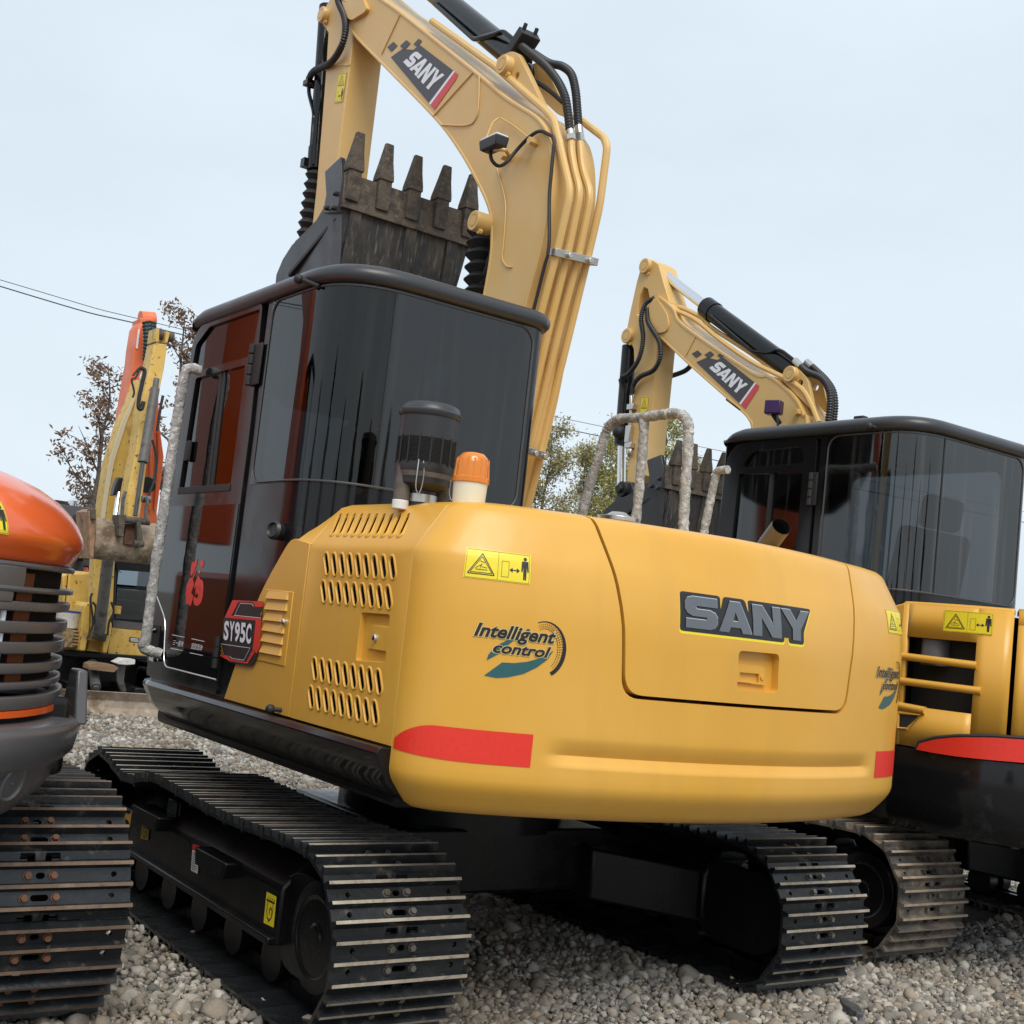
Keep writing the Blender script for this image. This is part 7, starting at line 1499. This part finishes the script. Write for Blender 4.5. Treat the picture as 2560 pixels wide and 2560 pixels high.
slab(E6, 'hood', ORF, ZQ, ((205, 1650), (300, 1640), (300, 1770), (200, 1770)), xc-0.35, 0.5, 0.02); slab(E6, 'hood', ORF, ZQ, ((400, 1660), (520, 1665), (565, 1790), (385, 1775)), xc-0.35, 0.5, 0.02)
b = B(); q = hit(ZQ(170, 850), 0, xc+0.2); b.box(q, (0.08, 0.14, 0.06)); b.tube([hit(ZQ(*p), 0, xc+0.1) for p in ((230, 880), (230, 855), (280, 862), (280, 885))], 0.012, 6); b.build('roof_fittings', RUB, E6)
b = B(); b.bx(10.2, 12.6, -1.9, 0.6, 0.75, 1.15); b.bx(10.2, 12.4, -1.8, 0.5, 0.0, 0.7); b.build('carriage', SAT, E6, bevel=0.03)
# ---- pale truck cab beyond
TK = thing('truck', 'pale grey truck cab far behind the raised yellow boom', 'truck', (20.5, -3.6, 0))
WTK = mat('pale_truck_paint', (0.50, 0.55, 0.58), 0.4)
xt = 19.0
slab(TK, 'cab', WTK, ZQ, ((600, 960), (660, 790), (740, 740), (1470, 915), (1470, 1700), (600, 1700)), xt, 2.0, 0.05)
slab(TK, 'windscreen', glass('truck_glass', (0.3, 0.34, 0.36), 0.03, 1.6), ZQ, ((650, 940), (690, 860), (760, 850), (760, 930)), xt-0.02, 0.01, 0.0)
slab(TK, 'sun_visor', mat('truck_grey', (0.22, 0.25, 0.26), 0.5), ZQ, ((622, 690), (650, 672), (760, 690), (750, 740), (668, 760), (615, 860)), xt-0.05, 0.4, 0.03)
b = B(); b.bx(xt, xt+2.0, -4.6, -2.8, 0.0, 1.0); b.build('chassis', SAT, TK)

# ---------------------------------------------------------------- trees
def tree(name, label, base, h, seed, leaf, bark, group, spread=0.5, nleaf=1600, leafsz=0.09, lean=0.0, start=0.3, clump=0.35, cat='tree', density=1.0, limbs=16):
    R = random.Random(seed); root = thing(name, label, cat, base, group); bx_, by_, bz_ = base; b = B(); tips = []
    tp = [Vector((bx_+lean*h*(i/8)**2+R.uniform(-1, 1)*0.012*h*i/8, by_+R.uniform(-1, 1)*0.012*h*i/8, bz_+h*i/8)) for i in range(9)]
    r0 = 0.013*h+0.02; b.tube(spline(tp, 3), [r0*(1-0.9*i/24) for i in range(25)], 8)
    for k in range(limbs):
        t = start+(0.97-start)*k/(limbs-1); i = min(7, int(t*8)); p = tp[i].lerp(tp[i+1], t*8-i); a = R.uniform(0, 2*PI)
        L = h*spread*(1.05-t)*R.uniform(0.55, 1.0)+0.06*h; up = R.uniform(0.5, 1.15); d = Vector((math.cos(a), math.sin(a), up)).normalized()
        pts = [p]; 
        for s in range(5): d = (d+Vector((R.uniform(-1, 1), R.uniform(-1, 1), R.uniform(-0.5, 0.8)))*0.22).normalized(); pts.append(pts[-1]+d*L/5)
        rr = r0*(1-0.85*t)*0.45+0.004; b.tube(spline(pts, 2), [rr*(1-0.85*j/10) for j in range(11)], 5); tips += [(pts[j], 0.5+0.1*j) for j in (3, 4, 5)]
        for s in range(4):
            q0 = pts[R.randint(1, 4)]; d2 = Vector((R.uniform(-1, 1), R.uniform(-1, 1), R.uniform(-0.2, 1.0))).normalized(); L2 = L*R.uniform(0.25, 0.5); q1 = q0+d2*L2*0.5+Vector((0, 0, 0.02)); q2 = q0+d2*L2
            b.tube([q0, q1, q2], [rr*0.4, rr*0.3, rr*0.12], 4); tips += [(q1, 0.7), (q2, 1.0)]
    b.build('trunk', bark, root, smooth=60)
    N = np.random.default_rng(seed+100); T = np.array([q[0][:] for q in tips]); keep = N.random(len(T)) < density; T = T[keep] if keep.sum() > 5 else T
    c = T[N.integers(0, len(T), nleaf)]+N.normal(0, clump*0.5, (nleaf, 3))*np.array([1, 1, 0.8])
    a = N.normal(size=(nleaf, 3)); a /= np.linalg.norm(a, axis=1)[:, None]; v = np.cross(a, N.normal(size=(nleaf, 3))); v /= np.linalg.norm(v, axis=1)[:, None]
    sz = leafsz*N.uniform(0.55, 1.3, nleaf)[:, None]; w = sz*0.42; n_ = np.cross(a, v)*sz*0.12
    V = np.stack([c-a*sz, c+v*w+n_, c+a*sz, c-v*w+n_], 1).reshape(-1, 3)-np.array(base); F = np.arange(nleaf*4).reshape(-1, 4)
    me = bpy.data.meshes.new('crown'); me.from_pydata(V.tolist(), [], F.tolist()); me.materials.append(leaf)
    at = me.attributes.new('tone', 'FLOAT', 'POINT'); at.data.foreach_set('value', np.repeat(N.random(nleaf), 4).astype(np.float32))
    o = bpy.data.objects.new('crown', me); COL.objects.link(o); o.parent = root; return root
def leaf_mat(name, c0, c1, c2):
    m = bpy.data.materials.new(name); m.use_nodes = True; nt = m.node_tree; bs = nt.nodes['Principled BSDF']; bs.inputs['Roughness'].default_value = 0.6
    an = nt.nodes.new('ShaderNodeAttribute'); an.attribute_name = 'tone'; rp = nt.nodes.new('ShaderNodeValToRGB'); el = rp.color_ramp.elements; el[0].color = (*c0, 1); el[1].color = (*c2, 1); e = el.new(0.5); e.color = (*c1, 1)
    nt.links.new(an.outputs['Fac'], rp.inputs['Fac']); nt.links.new(rp.outputs['Color'], bs.inputs['Base Color'])
    tl = nt.nodes.new('ShaderNodeBsdfTranslucent'); nt.links.new(rp.outputs['Color'], tl.inputs['Color']); mx = nt.nodes.new('ShaderNodeMixShader'); mx.inputs['Fac'].default_value = 0.35
    nt.links.new(bs.outputs['BSDF'], mx.inputs[1]); nt.links.new(tl.outputs['BSDF'], mx.inputs[2]); nt.links.new(mx.outputs['Shader'], nt.nodes['Material Output'].inputs['Surface']); return m
BARK = mat('grey_bark', (0.13, 0.11, 0.09), 0.9, noise=[(20, (0.07, 0.06, 0.05), 0.45, 0.6)])
BRL = leaf_mat('brown_leaves', (0.08, 0.05, 0.04), (0.21, 0.11, 0.065), (0.33, 0.22, 0.13))
YGL = leaf_mat('yellow_green_leaves', (0.16, 0.17, 0.05), (0.38, 0.36, 0.11), (0.55, 0.50, 0.22))
OLL = leaf_mat('olive_brown_leaves', (0.13, 0.12, 0.05), (0.32, 0.29, 0.12), (0.48, 0.41, 0.22))
def gpt(u, v, x): q = hit(OV(u, v), 0, x); return q
for i, (u, vt, x, hs, seed, sp) in enumerate(((212, 690, 15.0, 1.0, 11, 0.34), (352, 602, 16.5, 1.0, 23, 0.26))):
    q = gpt(u, vt, x); lab = ('bare-stemmed tree with sparse brown leaves left of the raised orange boom', 'taller slender tree with brown leaves between the yellow arm and the black cab')[i]
    tree('brown_tree', lab, (x, q.y, 0), q.z, seed, BRL, BARK, 'trees with brown leaves', sp, 2600 if i == 0 else 4200, 0.042, 0.0, 0.30, 0.16, density=0.6, limbs=15)
RT = ((1040, 815, 19.0, 41, OLL, 'slender olive-brown tree close behind the yellow boom pipes', 0.20), (1108, 850, 20.5, 42, OLL, 'low olive tree with brownish top left of the foam-wrapped rail', 0.26), (1168, 805, 19.5, 43, YGL, 'bushy yellow-green tree behind the foam-wrapped rail', 0.24), (1205, 860, 21.0, 47, YGL, 'shorter yellow-green tree behind the upright arm', 0.24), (1262, 800, 20.0, 45, YGL, 'narrow yellow-green tree between the upright arm and the raised bucket', 0.15), (1312, 880, 22.5, 46, OLL, 'small tree partly behind the raised bucket teeth', 0.2))
for u, vt, x, seed, lf, lab, sp in RT:
    q = gpt(u, vt, x); tree('slender_tree', lab, (x, q.y, 0), q.z, seed, lf, BARK, 'trees behind the machines', sp, 10000, 0.045, 0.0, 0.12, 0.30, limbs=24)
# trees standing behind the viewer, mirrored in the cab glass
DKL = leaf_mat('dark_green_leaves', (0.015, 0.022, 0.008), (0.03, 0.04, 0.015), (0.06, 0.07, 0.025))
for i, (x, y, h) in enumerate(((-34, 16, 8.5), (-24, 30, 7.5), (-6, 38, 9.0), (12, 36, 8.0), (26, 34, 9.0), (-38, 2, 7.0), (-40, -14, 8.0))):
    tree('leafy_tree', 'dark leafy tree mirrored in the black cab glass', (x, y, 0), h, 60+i, DKL, BARK, 'trees mirrored in the cab glass', 0.45, 4500, 0.2, 0.0, 0.15, 0.5, limbs=18)

# ---------------------------------------------------------------- overhead wires, loose stones
WIRE = mat('wire', (0.03, 0.03, 0.032), 0.6)
for a, c_, e, x, lab in (((-20, 522), (330, 618), (1080, 793), 34, 'thinner upper overhead wire crossing the sky'), ((-20, 534), (330, 628), (1080, 812), 30, 'thicker lower overhead wire crossing the sky')):
    p = [hit(OV(*q), 0, x) for q in (a, c_, e)]; d = (p[2]-p[0]); far_ = p[0]-d*1.0; far2 = p[2]+d*2.0
    pts = spline([far_+Vector((0, 0, 1.2)), p[0], p[1], p[2], far2+Vector((0, 0, 1.5))], 10); b = B(); b.tube(pts, 0.011 if x == 34 else 0.016, 6); o = b.build('overhead_wire', WIRE, None); tag(o, lab, 'wire')
def slate(px_, x0, lab, sz, rot, m, nm):
    q = hit(OV(*px_), 2, 0.03); R = random.Random(int(px_[0])); n = 9; pol = []
    for i in range(n): a = 2*PI*i/n; r_ = R.uniform(0.75, 1.1); pol.append((math.cos(a)*sz[0]*r_, math.sin(a)*sz[1]*r_))
    b = B(); rm = Matrix.Rotation(rot, 3, 'Z') @ Matrix.Rotation(0.12, 3, 'X')
    b.loft([[q+rm @ Vector((x*k, y*k, z)) for x, y in pol] for z, k in ((-0.03, 1.0), (0.004, 1.0), (0.008, 0.94))]); o = b.build(nm, m, None, smooth=20, bevel=0.002); tag(o, lab, 'stone')
slate((1606, 1900), 0, 'flat dark slate slab lying on the gravel by the track end', (0.10, 0.034), -0.55, mat('slate', (0.06, 0.062, 0.068), 0.6, noise=[(20, (0.11, 0.11, 0.115), 0.5, 0.7)], bump=(30, 0.5)), 'slate_slab')
